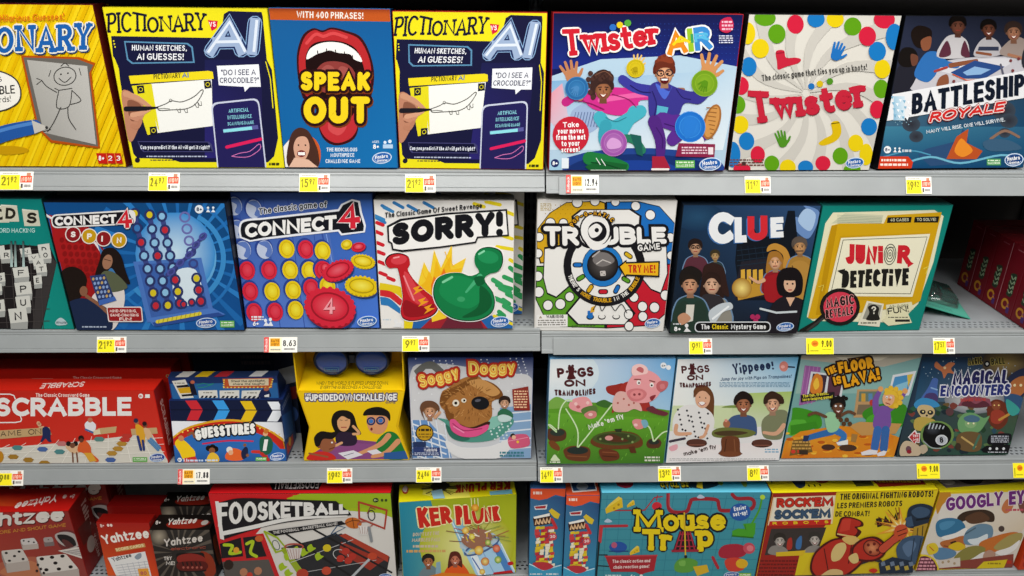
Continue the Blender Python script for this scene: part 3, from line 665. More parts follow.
def sketch_game(key, label):
    """The same artwork on two boxes: laid out once, in the second box's picture coordinates"""
    pose = POSE[key]; b = Pack(pose, .055, label, group='sketch guessing games', col='d8cc14' if key == 'ai1' else 'b0241c', tray='20203a'); f = b.front()
    if key != 'ai1':   # carry the layout over to this box's own outline
        g = Face(b.body, POSE['ai1'][7], f.o, f.ex, f.ez, f.w, f.h); f = g
    f.BG('efe21c')
    f.part('frame_print')
    nav = '16173a'
    f.P([(111,36),(213,38),(222,30),(224,14),(229,11),(262,12),(263,16),(267,60),(272,70),(278,138),(274,156),(268,162),(180,162),(172,159),(138,158),(134,154),(128,128),(118,66),(113,56)], nav)
    f.G(205, 60, 262, 158, '1c1e4c', '1a1a40', '231c58', '2a2470', 4)
    
    for x0, y0, x1, y1 in ((114,58,121,92),(266,62,273,108)): f.L([(x0,y0),((x0+x1)/2+1,(y0+y1)/2-6),(x1,y1)], 1.0, 'efe21c')
    for i in range(3): f.dots([(113.6+i*.7, 41+i*3)], .8, 'efe21c')
    f.tiny(151, 159, 178, 161, 1, '20203a')
    f.part('title_lettering')
    f.T('PICTIONARY', (107.5, 33), (206, 31), 19.5, '14142e', h1=16, sw=.135, serif=.13, jit=.05, gap=.06, hm=lambda t: 1+.12*math.sin(t*9))
    f.P([(208,20),(218,21),(217,28),(212,31)], 'd81e3c'); f.T('VS', (209.5,27), (216,26.6), 5, 'ffffff', sw=.2)
    f.T('AI', (206, 56), (257, 55), 37, '9db2d2', sw=.27, sh=.12, out=1.6, outc='20305e', out2=.8, out2c='8fb4dc', gap=.03)
    f.T('AI', (207.5, 53), (255.6, 52), 32, 'dfe8f4', sw=.09, sh=.12, gap=.20)
    f.part('tagline_lettering')
    f.P([(124,41),(188,43),(193,47),(195,63),(132,64),(127,60)], '5a90b4'); f.P([(125.5,42.5),(187,44.4),(191.5,48),(193.2,61.6),(133,62.6),(128.5,59)], nav)
    f.T('HUMAN SKETCHES,', (132, 50.5), (187, 51), 5.6, 'f4f6fa', sw=.2); f.T('AI GUESSES!', (137, 60), (184, 60.2), 6.6, 'f4f6fa', sw=.2)
    f.part('cover_print')
    f.P([(129,76),(209,71),(213,72),(214,79),(131,84)], 'f2dc20'); f.T('PICTIONARY', (154, 79.5), (181, 78), 5, '222222', sw=.16); f.T('AI', (182.5, 78), (189, 77.6), 5, '4a76b0', sw=.24)
    f.P([(150,84),(212,79.5),(213,126),(158,133)], 'f6f6f0'); f.P([(132,86),(150,84),(158,133),(148,135)], 'e8dc20')
    f.P([(158,128),(156,120),(150,92),(150,84),(152,84),(160,132)], 'e8dc20')
    for x, y in ((137,86),(204,81),(150,127)): f.P([(x,y),(x+7,y-.5),(x+8,y+7),(x+1,y+8)], '17172c'); f.ring(x+4, y+3.6, 2, 2, .6, 'efe21c', n=8)
    g = '55534e'
    f.L([(158,107),(166,104),(172,101),(182,102),(194,97),(202,90),(203,93),(196,104),(186,109),(172,110),(160,110.5),(158,107)], .9, g, True)
    f.L([(158,109),(164,108.5),(170,109)], .6, g); f.ring(171, 100.6, 1.4, 1.4, .5, g, n=10)
    for x, y in ((177,109),(184,109),(195,104),(198,102)): f.L([(x,y),(x+2,y+3.5),(x+4,y+3.5),(x+3.4,y-.5)], .6, g)
    sk = 'c08468'
    f.S([(122,92),(129,91),(136,97),(143,104),(145,112),(142,122),(138,131),(133,141),(128,138),(124,112)], sk); f.S([(128,101),(139,103),(143,110),(139,119),(131,120)], '8e5a44'); f.L([(132,117),(139,119),(143,114)], 4.6, 'c88c70', True); f.L([(133,126),(138,127),(141,121)], 4.2, 'bc8064', True); f.L([(126,94),(137,98),(145,103),(151,107.4)], [6,5.6,4.4,3], 'd09878', True); f.L([(133,115),(143,113),(150,109.6)], [5,4.4,3], 'd8a080', True); f.L([(126.5,109),(146,108.6),(158,107.6)], [5, 4.4, 1.5], '1c1a22')
    f.P([(217,66),(259,64.5),(261,87),(250,87),(245,92),(244,87),(219,85.5)], 'f4f6fa')
    f.T('"DO I SEE A', (221.5, 75.5), (256, 75), 5.6, '2a2c50', sw=.16); f.T('CROCODILE?"', (220, 83.2), (259, 83), 5.4, '2a2c50', sw=.16)
    f.RQ([(211,103),(259,98),(267,172),(218,172)], 7, 'cdd2e6'); f.RQ([(212.6,104.6),(257.8,99.8),(265.8,174),(219.4,174)], 6.5, '231f58')
    f.T('ARTIFICIAL', (229,113), (249,111.6), 3.8, '8ad0e0', sw=.18); f.T('INTELLIGENCE', (228,119.5), (252,118), 3.8, '8ad0e0', sw=.18); f.T('SCANNING IMAGE', (228,125.6), (254,124), 3.4, '8ad0e0', sw=.18)
    f.P([(223,129),(258,125),(258.6,129),(223.6,133)], '5a5a9c'); f.P([(223.4,129.6),(252,126.4),(252.4,129.6),(223.9,132.5)], '8fe0ea')
    f.L([(227,147),(261,139)], 3.2, 'e0205c'); f.L([(232,156),(240,153),(250,151),(259,144),(260,149),(250,156),(240,157),(232,156)], .7, 'd878b8', True)
    f.part('tagline_lettering').P([(138,141),(209,141.5),(212,144),(214,152),(144,152),(141,149)], '40406e'); f.P([(139,142),(208,142.4),(212.6,151),(145,151)], '0e1030')
    f.T('Can you predict if the AI will get it right?', (141, 149), (210, 149), 3.8, 'e8ecf6', sw=.2); f.tiny(147, 155, 207, 157.6, 1, 'b8c0d8', h=1.2)
    f.part('publisher_logo').E(138, 160, 2.6, 2.6, '1a1a2c'); f.part('age_mark').tiny(269, 162.5, 279, 165, 1, '3a3a12', h=2.4); f.done()
sketch_game('ai1', 'navy and yellow sketch guessing game box between the stylus game and the open mouth game')
sketch_game('ai2', 'navy and yellow sketch guessing game box with a red side, beside the air gesture game')

def mouth_game():
    b = Pack(POSE['speak'], .055, 'blue party game box with a huge open red mouth', col='1a62a8', tray='b0481c'); f = b.front(); f.BG('14639f')
    f.GQ([(268,21),(391,23),(397,168),(284,168)], ('165c98','105a98','1672b2','0f66a8'), 8)
    f.P([(266,8),(392,9),(393,22),(268,20.6)], 'c2561e'); f.GQ([(268,9),(391,9.6),(391.5,14),(268,13)], ('8a3a1c','9c3c18','c2561e','c2561e'), 3)
    f.part('tagline_lettering').T('WITH 400 PHRASES!', (296, 18.5), (363, 19.6), 6.6, 'f8f0e4', sw=.2, up=(0,-1))
    f.part('cover_print')
    f.S([(296,62),(301,38),(312,29),(322,31),(331,28),(345,31),(361,38),(371,58),(374,80),(368,104),(352,112),(358,128),(352,141),(335,146),(322,138),(316,118),(318,108),(302,98)], '3a0c10')
    f.S([(298,63),(303,40),(313,31),(322,33),(331,30),(344,33),(359,40),(369,59),(371,80),(365,98),(335,108),(305,96)], 'b9282c')
    f.S([(305,64),(309,48),(320,42),(340,42),(356,50),(364,70),(365,90),(340,100),(312,94)], '1c0808')
    f.L([(306,44),(315,35),(323,37),(333,34),(346,38)], 3.2, 'd8484a', True)
    f.S([(306,60),(310,49),(324,43),(342,44),(356,52),(362,62),(354,60),(350,55),(343,54),(336,53),(329,51),(322,53),(316,55)], 'f4f2ee')
    for x, y in ((317,52.5),(326,50.5),(335,51.5),(344,53.5),(352,57)): f.L([(x,y-1),(x+.6,y+4)], 1, '1c0808')
    f.S([(314,76),(322,64),(336,62),(349,66),(356,78),(350,92),(320,92)], '8e3a36'); f.S([(318,76),(325,66),(333,68),(335,78)], 'a4504a'); f.S([(337,76),(340,67),(349,70),(352,80)], 'a4504a')
    f.S([(318,112),(330,118),(344,116),(356,110),(357,128),(350,139),(336,143.5),(324,137),(318,124)], 'bf2c34'); f.S([(330,120),(342,118),(346,128),(338,136),(328,130)], 'd24a4e'); f.S([(322,104),(338,112),(354,104),(350,118),(326,120)], '2a0a0c')
    f.part('title_lettering').T('SPEAK', (300, 91), (370, 91.5), 19, 'f4d31e', sw=.27, rnd=True, out=2.6, outc='2a0c10', gap=.08, jit=.02, shadow=(.8,1.2,'7a3a10')); f.T('OUT', (303, 124), (370, 124), 27, 'f4d31e', sw=.27, rnd=True, out=2.8, outc='2a0c10', gap=.09, shadow=(.8,1.4,'7a3a10'))
    f.part('cover_print')
    f.E(300, 158, 20, 24, 'c85a28', 20); f.E(298, 158, 18.4, 22, 'f0ece8', 20); f.S([(288,167),(289,140),(296,129),(306,130),(313,140),(318,154),(316,168)], '4a2c22'); f.S([(293,148),(297,138),(306,138),(309,149),(304,161),(297,162)], 'd8a68c'); f.P([(288,168),(294,158),(308,160),(318,168)], 'e2b8a0')
    f.E(301, 154, 4.4, 3.4, '7a1c20'); f.R(297.6, 152.5, 304.6, 155.6, 'f8f6f2'); f.dots([(298,145.5),(305,145.6)], .9, '241410')
    f.part('tagline_lettering').T('THE RIDICULOUS', (326, 152), (357, 152), 3.8, 'e8f0f8', sw=.2); f.T('MOUTHPIECE', (330, 157.5), (354, 157.5), 3.8, 'e8f0f8', sw=.2); f.T('CHALLENGE GAME', (325, 163.5), (360, 163.5), 3.8, 'e8f0f8', sw=.2)
    f.part('age_mark').T('AGES', (372,143.6), (379,143.6), 2.4, 'd8e8f6', sw=.2); f.T('8+', (373,149.5), (379,149.5), 4.6, 'ffffff', sw=.24); f.E(385, 143, 1.6, 1.6, 'e0ecf8'); f.E(390, 142, 1.8, 1.8, 'e0ecf8'); f.R(383, 145, 393, 149, 'b8d4ee')
    oval_logo(f, 382, 158.5, 10, 5.8); f.done()
mouth_game()

def air_game():
    b = Pack(POSE['air'], .055, 'navy party game box with two leaping players reaching over glowing spots', col='a51e22', tray='7c1418'); f = b.front(); f.BG('141850')
    f.G(548, 12, 745, 70, '12143c', '14184a', '1c2c80', '1a2c86', 8)
    for k in range(26): f.dots([(640+k*4.1, 24+r*6) for r in range(7)], .45, '2a4aa0')
    f.P([(548,78),(600,60),(680,56),(741,68),(724,172),(548,172)], 'b4cfe2'); f.GQ([(549,82),(740,70),(722,150),(549,150)], ('7fb0d8','bcd4e4','dfeaf2','cfe0ec'), 8)
    f.E(640, 168, 84, 20, '24448e'); f.E(640, 170, 72, 16, '16306e'); f.E(636, 168, 40, 8, '1c3f94')
    f.R(549, 160, 564, 171, '9fc8e0')
    f.GQ([(549,96),(562,84),(575,150),(549,120)], ('e89aa8','e0a8b8','c8d4e4','dcb0c0'), 4)
    # woman
    f.S([(572,112),(590,104),(600,124),(588,134),(574,128)], '9eb4d6')
    for i in range(9): f.L([(576+i*3,113),(573+i*3,127)], .7, '5a6c9c')
    f.L([(566,103),(575,98),(588,99)], [9,8,9], 'c22a80', True); f.S([(580,92),(596,90),(614,88),(640,90),(666,92),(668,101),(640,101),(638,112),(618,116),(600,112),(588,106)], 'd2308c')
    f.L([(600,101),(636,96),(662,95)], 5, 'ea64a8', True)
    f.L([(600,118),(612,128),(640,112)], 13, '45b0c2', True); f.L([(606,126),(604,140),(612,152)], [12,10,9], '3aa0b4', True); f.L([(634,112),(622,134),(620,140)], [12,10,8], '45b0c2', True)
    f.L([(590,158),(606,160),(625,166)], [13,11,9], '1f7a3c', True); f.P([(586,166),(600,160),(628,164),(626,171),(592,171)], '18602e'); f.L([(592,170),(626,170)], 1.6, 'e8f0e8')
    f.L([(622,138),(634,140),(642,150)], [7,8,8], '287a5c', True); f.P([(630,134),(641,136),(643,156),(637,154)], '1e5e56')
    head(f, 603, 90, 9.5, '9c6444', '3a2420', long=False); f.S([(590,88),(592,76),(603,70),(613,76),(611,84),(602,79),(595,90),(596,98),(590,96)], '3c2622')
    f.dots([(590+i*2.6, 74+((i*5)%7)) for i in range(9)]+[(588,80),(588,86),(590,93),(593,98)], 2.6, '4c302a'); f.L([(595,76),(604,72),(611,77)], .8, '7a5240', True)
    f.L([(664,95),(676,91),(683,90)], [6,5,3], 'a06a48', True)
    # man
    f.L([(622,80),(634,88),(652,92)], [9,10,12], '3a3a9a', True); f.S([(650,86),(662,82),(676,88),(694,92),(706,82),(712,90),(700,104),(684,104),(676,118),(652,120),(648,102)], '3a358c'); f.P([(657,106),(668,108),(666,116),(656,115)], '58b0c8'); f.S([(655,84),(668,92),(672,86),(664,100)], '4c6ad0')
    f.L([(662,120),(680,128),(672,140)], [15,15,12], '5a2c8e', True); f.L([(654,122),(660,140),(660,156)], [13,11,8], '50267e', True); f.L([(674,122),(692,124),(702,136)], [14,14,10], '5a2c8e', True)
    f.P([(652,156),(664,156),(670,168),(652,170)], 'a8243c'); f.L([(652,168.6),(668,168.6)], 2, 'eee6e2')
    f.E(711, 122, 8, 18, 'a86c34', 18); f.E(711, 122, 6, 16, 'd0934e', 18)
    for k in range(8): f.L([(706+k*.6, 108+k*4.2), (716-k*.6, 109+k*4.2)], 1, '9a6430')
    f.S([(703,140),(698,148),(680,146),(684,138),(696,134)], 'e4e8ee')
    head(f, 664, 74, 10, 'dfa37c', '6a2c1c'); f.S([(654,66),(658,58),(668,56),(674,62),(673,68),(664,65)], '6a2c1c'); f.ring(660, 73.5, 3.4, 3, .9, '1c1c2c'); f.ring(668.6, 73, 3.4, 3, .9, '1c1c2c'); f.E(664, 81, 4.2, 3.2, '5a1418'); f.P([(660.6,79.4),(667.4,79.2),(666.6,81),(661.4,81)], 'ffffff')
    for pts in ([(574,101),(590,104),(604,110)], [(612,95),(628,100),(636,108)], [(606,118),(616,122),(626,118)]): f.L(pts, .9, '8c1c5c' if pts[0][1] < 112 else '2c8090', True)
    for pts in ([(652,92),(656,104),(654,116)], [(676,90),(682,98),(690,100)], [(630,86),(640,92),(650,93)]): f.L(pts, .9, '241e62', True)
    for pts in ([(664,124),(676,128),(682,134)], [(656,128),(662,138),(662,148)]): f.L(pts, 1, '3a1864', True)
    f.L([(592,162),(606,164),(620,168)], .9, '0e4020', True); f.L([(597,158),(601,164)], .8, 'e8f0e8'); f.L([(602,159),(606,165)], .8, 'e8f0e8')
    f.S([(655,62),(660,56),(668,55),(673,60),(671,64),(662,62)], '8a3c24'); f.dots([(656,62),(659,58),(664,56),(669,57)], 1.8, '7a3420')
    # hands with spots
    hand(f, 571, 76, 12, -14, 'c08058', spread=20); f.L([(576,84),(580,98)], 7, 'c08058')
    hand(f, 637, 64, 7.4, 15, 'e8c070', spread=22); hand(f, 708, 71, 14, 18, 'd09058', spread=24)
    for x, y, r, c, d in ((576.5,89,11.5,'24609c','3c84bc'),(635,69,9,'c8b010','dcc424'),(704,84,13,'6c981c','8cb42c'),(689.5,127,15,'1668c8','3a90e0'),(614,143,13,'9a4ca4','b878bc')):
        f.RG(x, y, r, r*1.02, d, c, rings=3); f.ring(x, y, r*.7, r*.7, .7, d); f.ring(x, y, r*.98, r*.98, .8, d)
    hand(f, 576, 90, 5, 200, '4a88c0'); hand(f, 635, 70, 4, 190, 'b09a10'); hand(f, 704, 85, 6, 200, '5a9018'); f.S([(684,118),(696,120),(692,134),(684,138)], '2a7cd4'); f.S([(607,144),(612,138),(620,141),(621,147),(610,149)], 'd8a0d8')
    f.part('title_lettering').T('Tw~ster', (564, 57), (660, 44), 28, 'cf2030', h1=22, sw=.2, serif=.14, out=1.8, outc='f6f2ee', jit=.03, gap=.03, bulge=-1)
    f.dots([(612,27.5)], 3.6, '2b6cc0'); f.dots([(619,25)], 3.4, 'e6c81c'); f.dots([(627,23)], 3.6, '58a83a')
    f.T('AIR', (667, 56), (712, 49), 24, '2f9a58', sw=.23, sh=.06, out=1.8, outc='f6f2ee', gap=.04, cols=['e88a1c','9cc428','3a8ad0']); f.T('AIR', (672,46), (709,40.5), 9, 'f0c020', sw=.3, sh=.06, cols=['f2d21e','3aa060','58b8e0'])
    f.part('tagline_lettering').E(571.5, 135, 18, 18, 'c82438')
    for i, (t, w) in enumerate((('Take', 8), ('your moves', 13), ('from the mat', 14.5), ('to your', 9), ('screen!', 9))): f.T(t, (571.5-w, 128+i*6.1), (571.5+w, 127.4+i*6.1), 5.2, 'ffffff', sw=.2)
    f.part('app_mark').S([(721,20),(731,17),(734,27),(728,33),(720,30)], 'c82850', 3); f.tiny(722, 20, 733, 31, 3, 'f0c0d0', h=2); f.tiny(719, 35, 733, 44, 4, 'e0e0f0')
    f.P([(678,143),(714,144),(713,157),(675,156)], '8c2448'); f.tiny(681, 146, 706, 154, 3, 'f0d0dc'); f.R(707, 147, 712, 154, 'f0e0e4')
    green_mark(f, 675, 160, 694, 167.5); age_mark(f, 556.5, 163, 4, '1c2a64', '8+', 'ffffff', '4a4a78'); f.R(563, 158, 570, 168, 'e6eef4'); oval_logo(f, 709, 163.5, 11, 6.5); f.done()
    s = b.right([(0,0),(55,0),(55,262),(0,262)]); s.BG('b01f26'); s.R(20, 20, 36, 240, 'c83c3c'); s.done()
air_game()

def spotted_game():
    b = Pack(POSE['twist'], .055, 'white party game box ringed with red, blue, yellow and green spots', col='1b1a1c', tray='e4ded2'); f = b.front(); f.BG('ddd9cf')
    cx, cy = 806, 92
    for k in range(14):
        a = k*2*PI/14; f.P(spline([(cx+4*math.cos(a), cy+4*math.sin(a)), (cx+50*math.cos(a+.25), cy+50*math.sin(a+.25)), (cx+110*math.cos(a+.6), cy+110*math.sin(a+.6))], False, 6)+spline([(cx+110*math.cos(a+.78), cy+110*math.sin(a+.78)), (cx+50*math.cos(a+.45), cy+50*math.sin(a+.45)), (cx+4*math.cos(a+.3), cy+4*math.sin(a+.3))], False, 6), 'cbc7be')
    R_, B_, Y_, G_ = 'd3203e', '1878c0', 'e8cc10', '5e9e14'
    sp = [(765.5,18,R_ if 0 else G_,11,8),(795.5,24,R_,8.6,9.4),(816,19,B_,9,8),(835,19,Y_,9,8),(852.5,26,G_,9,9),(884,19,R_,11,9),(777,33.5,G_,9,9.5),(748,33,Y_,8,11),(760.5,48,Y_,9,9.5),(749,66,B_,8,9.4),(741,85,R_,8,9),(737.5,104,G_,8,9),(740,124,Y_,8.4,9),(746,140.5,B_,8,9),(757,154,R_,7.5,8.6),(771,163,G_,7.8,8),(787,167,Y_,8.4,8),(805,167,B_,8,7),(822.5,163,R_,8,7.6),(840,155.5,G_,8,8.6),(855.5,142.5,Y_,8,8.6),(869,126,B_,8.4,8.8),(877,108.5,R_,7.6,9),(881,88,G_,8,9.4),(882,68,Y_,8.4,9.4),(877,50.5,B_,9,9.6),(867,35.5,R_,9,9.6),(894,36,B_,9,13),(732,154,B_,8,13),(741,168,R_,9,5),(866,154,Y_,7,11),(852,169,G_,9,5)]
    f.part('spot_print')
    for x, y, c, rx, ry in sp: f.E(x, y, rx*.96, ry, c, n=26)
    f.part('cover_print')
    f.S([(776,51),(784,50),(786,57),(796,57),(801,59),(797,63),(786,66),(778,69),(777,62)], 'c8243c', 4); f.L([(776,53),(784,52)], .8, '8a1428')
    hand(f, 836, 53, 9.6, 22, '1f70bc', spread=9); hand(f, 781.6, 140.6, 8.8, -14, '4f8e22', spread=9)
    f.S([(831,122),(839,121),(841,132),(836,140),(824,145),(818,143),(824,138),(832,133)], 'dcb80e', 4); f.L([(831,123),(839,122)], .9, '6a5808')
    f.part('title_lettering').T('Tw~ster', (752, 123), (868, 105), 34, 'c4243a', h1=30, sw=.19, serif=.13, jit=.03, gap=.05, hm=lambda t: 1-.2*math.sin(PI*t), shadow=(.6,.8,'8a1830'))
    f.dots([(811,85.5)], 3.3, '2070b8'); f.dots([(819.5,83)], 3.4, 'd8b818'); f.dots([(829.5,80.5)], 3.4, '4f8e22')
    f.part('tagline_lettering').T('The classic game that ties you up in knots!', (762, 80.5), (867, 69), 6.2, '3c3a38', sw=.15, bulge=.5, jit=.03)
    f.part('age_mark').tiny(729, 158, 763, 166, 3, '6a4038', seed=3); f.E(743, 163, 2, 2, '44302c'); oval_logo(f, 854.5, 162.5, 9.5, 5.5); f.done()
spotted_game()

def naval_game():
    b = Pack(POSE['battle'], .055, 'dark blue naval battle game box with players around a table over burning ships', col='0d1014', tray='1a2430'); f = b.front(); f.BG('1a3048')
    f.GQ([(904,16),(1062,17),(1046,90),(888,100)], ('2a3046','1c2030','2a2c3a','222638'), 8)
    f.GQ([(888,110),(1042,90),(1022,170),(876,170)], ('44677c','1f3a54','0d4c74','144e74'), 8)
    # table and players
    f.S([(908,88),(930,68),(960,60),(1000,58),(1040,58),(1050,80),(1000,92),(940,100)], 'c3c0c6'); f.S([(934,70),(962,62),(1010,60),(1000,70),(960,76)], 'd8d6da')
    sk = '8a5238'
    f.S([(893,92),(896,72),(905,62),(915,66),(916,78),(908,92),(898,96)], '22222c'); f.S([(897,60),(902,50),(912,50),(917,58),(912,68),(901,68)], '15100e'); f.S([(910,56),(917,58),(916,66),(911,67)], '6a4030')
    f.S([(914,78),(917,66),(926,54),(938,54),(946,62),(958,66),(956,70),(940,69),(934,78),(926,84)], '2e6cb0'); f.S([(913,46),(910,34),(917,27),(929,30),(931,38),(927,46),(920,50)], '1c120e'); f.S([(920,42),(930,38),(929,50),(922,52)], sk); f.L([(950,67),(966,64),(976,62)], [5,4,3], sk, True)
    f.S([(936,58),(944,40),(955,36),(966,42),(968,56),(958,60)], 'c8c4c6'); f.S([(938,58),(946,42),(950,56)], '5a2c3c'); f.S([(960,56),(964,42),(969,58)], '5a2c3c'); head(f, 957, 27, 8, '704232', '120c0a', smile=False)
    f.S([(974,58),(978,44),(988,38),(998,44),(1000,56)], 'b8b4b8'); f.P([(978,48),(998,48),(998,52),(977,52)], '33384e'); head(f, 988, 30, 7.4, '6e4030', '120c0a')
    f.S([(1000,56),(1006,44),(1018,38),(1030,46),(1032,60)], '9c8c84'); head(f, 1013, 33, 8, 'a87458', '3c2c26'); f.L([(976,54),(990,56)], 2.6, sk); f.L([(1008,56),(1024,60)], 3, 'a87458')
    f.S([(1024,70),(1022,54),(1030,44),(1046,44),(1050,70)], '2a2c34')
    f.P([(950,74),(974,62),(1004,68),(984,80),(962,80)], '2a4a86'); f.P([(962,74),(974,68),(990,71),(980,76),(966,77)], '8ab0d8'); f.L([(952,76),(966,82),(984,81)], 1.2, 'd06040'); f.dots([(1010,62),(1018,60),(1012,72),(945,80),(953,83)], 1.6, '7a3a3c'); f.L([(934,73),(946,69)], 2.4, 'a84038'); f.L([(1000,66),(1003,78)], 2, '5a5a6a')
    f.S([(936,90),(938,80),(946,76),(948,84),(944,92)], sk)
    # sea battle
    f.G(884, 128, 1030, 170, '3c7c96', '2a5c7c', '0c3e66', '0e4470', 6)
    for x, y, r in ((911,126,9),(908,114,12),(916,138,7),(1003,112,12),(1008,122,9),(998,104,10),(1004,134,6)): f.RG(x, y, r, r*.8, '2c2c34', '3a4450', rings=3)
    f.P([(918,156),(926,150),(958,142),(962,130),(966,134),(970,148),(982,152),(976,163),(930,167)], '2c4c74'); f.P([(946,160),(956,138),(968,130),(966,144),(982,152),(976,160),(956,160)], 'b85024'); f.S([(954,152),(960,140),(966,144),(972,152),(962,158)], 'e68a2a'); f.L([(900,166),(930,158),(960,164),(1000,156),(1024,160)], 2, '6fb4cc', True); f.L([(884,158),(910,152),(930,156)], 1.4, '4c94b4', True)
    f.L([(990,140),(1004,132),(1018,138)], 2.6, '8a6a58', True); f.S([(982,144),(992,140),(1010,142),(1020,150),(990,152)], '3a5c78'); f.dots([(893+i*2.2, 122+((i*7)%5)) for i in range(9)], .6, '7fa4b4')
    f.part('title_lettering')
    f.P([(892,96),(1046,68),(1042,96),(884,123)], 'e8e8ea'); f.G(893, 98, 904, 122, 'a8cce0', 'd4e4ee', 'd8e8f0', '88b8d4', 3)
    for k in range(16): f.P([(890+(k*5)%19, 98+(k*7)%22), (893+(k*5)%19, 98+(k*7)%22), (892+(k*5)%19, 101+(k*7)%22)], 'f4f8fa' if k % 2 else '7fb4d0')
    f.T('BATTLESHIP', (911, 116), (1023.5, 95.5), 20.5, '101828', h1=21, sw=.21, gap=.06, up=(.02,-1)); f.T('BATTLESHIP', (911.4, 116), (1023, 95.5), 7, '2a567c', h1=7.5, sw=.3, gap=.5, up=(.02,-1)) if 0 else None
    f.T('ROYALE', (928, 124), (1002, 112.5), 9.8, 'd02a26', sw=.25, sh=.3, out=.9, outc='e8e0dc', out2=.7, out2c='8a1a18', up=(.02,-1))
    f.part('tagline_lettering').T('MANY WILL RISE. ONE WILL SURVIVE.', (926, 135), (1004, 122.5), 3.7, 'e0e8ee', sw=.2)
    f.part('age_mark'); age_mark(f, 887.5, 151, 3.6, 'f0f2f4', '8+'); f.tiny(902, 150, 911, 154, 1, 'c8d0d8', h=2.4)
    f.P([(879,157.6),(908,157.6),(913,163),(911,171),(876,171)], 'd23a1a'); f.tiny(881.5, 159.4, 906, 163.2, 1, 'ffe8dc', h=2.2, seed=4); f.tiny(880.5, 163.8, 908, 167.6, 1, 'ffe8dc', h=2.2, seed=5)
    green_mark(f, 986, 159.5, 1000, 166, '4a9a58'); oval_logo(f, 1013, 160.5, 9.5, 6.5, c='14407c'); f.done()
naval_game()
# ------------------------------------------------------------------ second row
def tile_game():
    b = Pack(POSE['words'], .05, 'teal word game box with letter tiles and a dark tile board', col='123f3c', tray='0e6c66'); f = b.front(); f.BG('0e8f86')
    f.GQ([(-100,197),(42,198),(75,329),(-56,329)], ('0a7470','0c7f78','0e8c80','12a090'), 6)
    f.part('title_lettering')
    for x, y, ch, r in ((-70,204,'U',0),(-50,203,'P',1),(-28,203,'W',0),(-9,205,'O',0),(1,204,'D',3),(22,208.5,'S',5)):
        f.P([(x,y),(x+16,y+r*.3),(x+18.5,y+17),(x+2.5,y+17)], 'cfccb8'); f.P([(x,y),(x+16,y+r*.3),(x+16.5,y+1.6),(x+.5,y+1.4)], 'e6e4d6'); f.T(ch, (x+4.5,y+14), (x+14.5,y+14.6), 11, '26241e', sw=.24)
    f.T('QUICK-STACKING WORD HACKING', (-52, 232), (35, 232), 4.4, 'c4e4de', sw=.16)
    f.part('cover_print')
    f.P([(-70,250),(10,243.5),(50,246),(57,262),(42,329),(-60,329)], '201c1e'); f.P([(40,244),(57,262),(41,329),(33,329)], '3a3636')
    for i in range(9): f.L([(-40+i*10,244),(-28+i*9,329)], .7, '45403f')
    for i in range(7): f.L([(-50,252+i*12),(50,248+i*12)], .7, '45403f')
    def tile(x, y, w, h, ch, rot=0):
        f.P([(x,y),(x+w*.9,y-1.5),(x+w,y+h*.62),(x+w*.12,y+h*.72)], 'd6d6ce'); f.P([(x+w*.12,y+h*.72),(x+w,y+h*.62),(x+w*.98,y+h),(x+w*.14,y+h*1.05)], 'a6a8a4'); f.T(ch, (x+w*.34,y+h*.56), (x+w*.7,y+h*.53), h*.4, '26262a', sw=.2)
    for t in ((-8,246,14,12,'A'),(0,250,14,12,'R'),(20,248,12,8,'N'),(28,254,12,8,'V'),(38,244,13,14,'D'),(40,250,12,12,'O'),(33,258,12,10,'A'),(36,264,12,11,'T'),(13,267,17,14,'F'),(34,275,9,12,'E'),(-4,273,10,12,'S'),(15,282,18,17,'P'),(-6,284,9,10,'I'),(-8,300,14,16,'N'),(16,296,16,16,'U'),(9,308,20,20,'N')): tile(*t)
    for x in (11, 15, 23): f.GQ([(x,240),(x+1.6,240),(x+2.6,266),(x,266)], ('2a3a3a','2a3a3a','b8d0cc','b8d0cc'), 3)
    f.part('publisher_logo').S([(56,321),(60,317),(64,318),(68,323),(62,324.5),(57,324)], 'b8ccd0', 3); f.T('SPIN MASTER', (57,322.6), (67,322.8), 2, '1c3038', sw=.2); f.done()
tile_game()

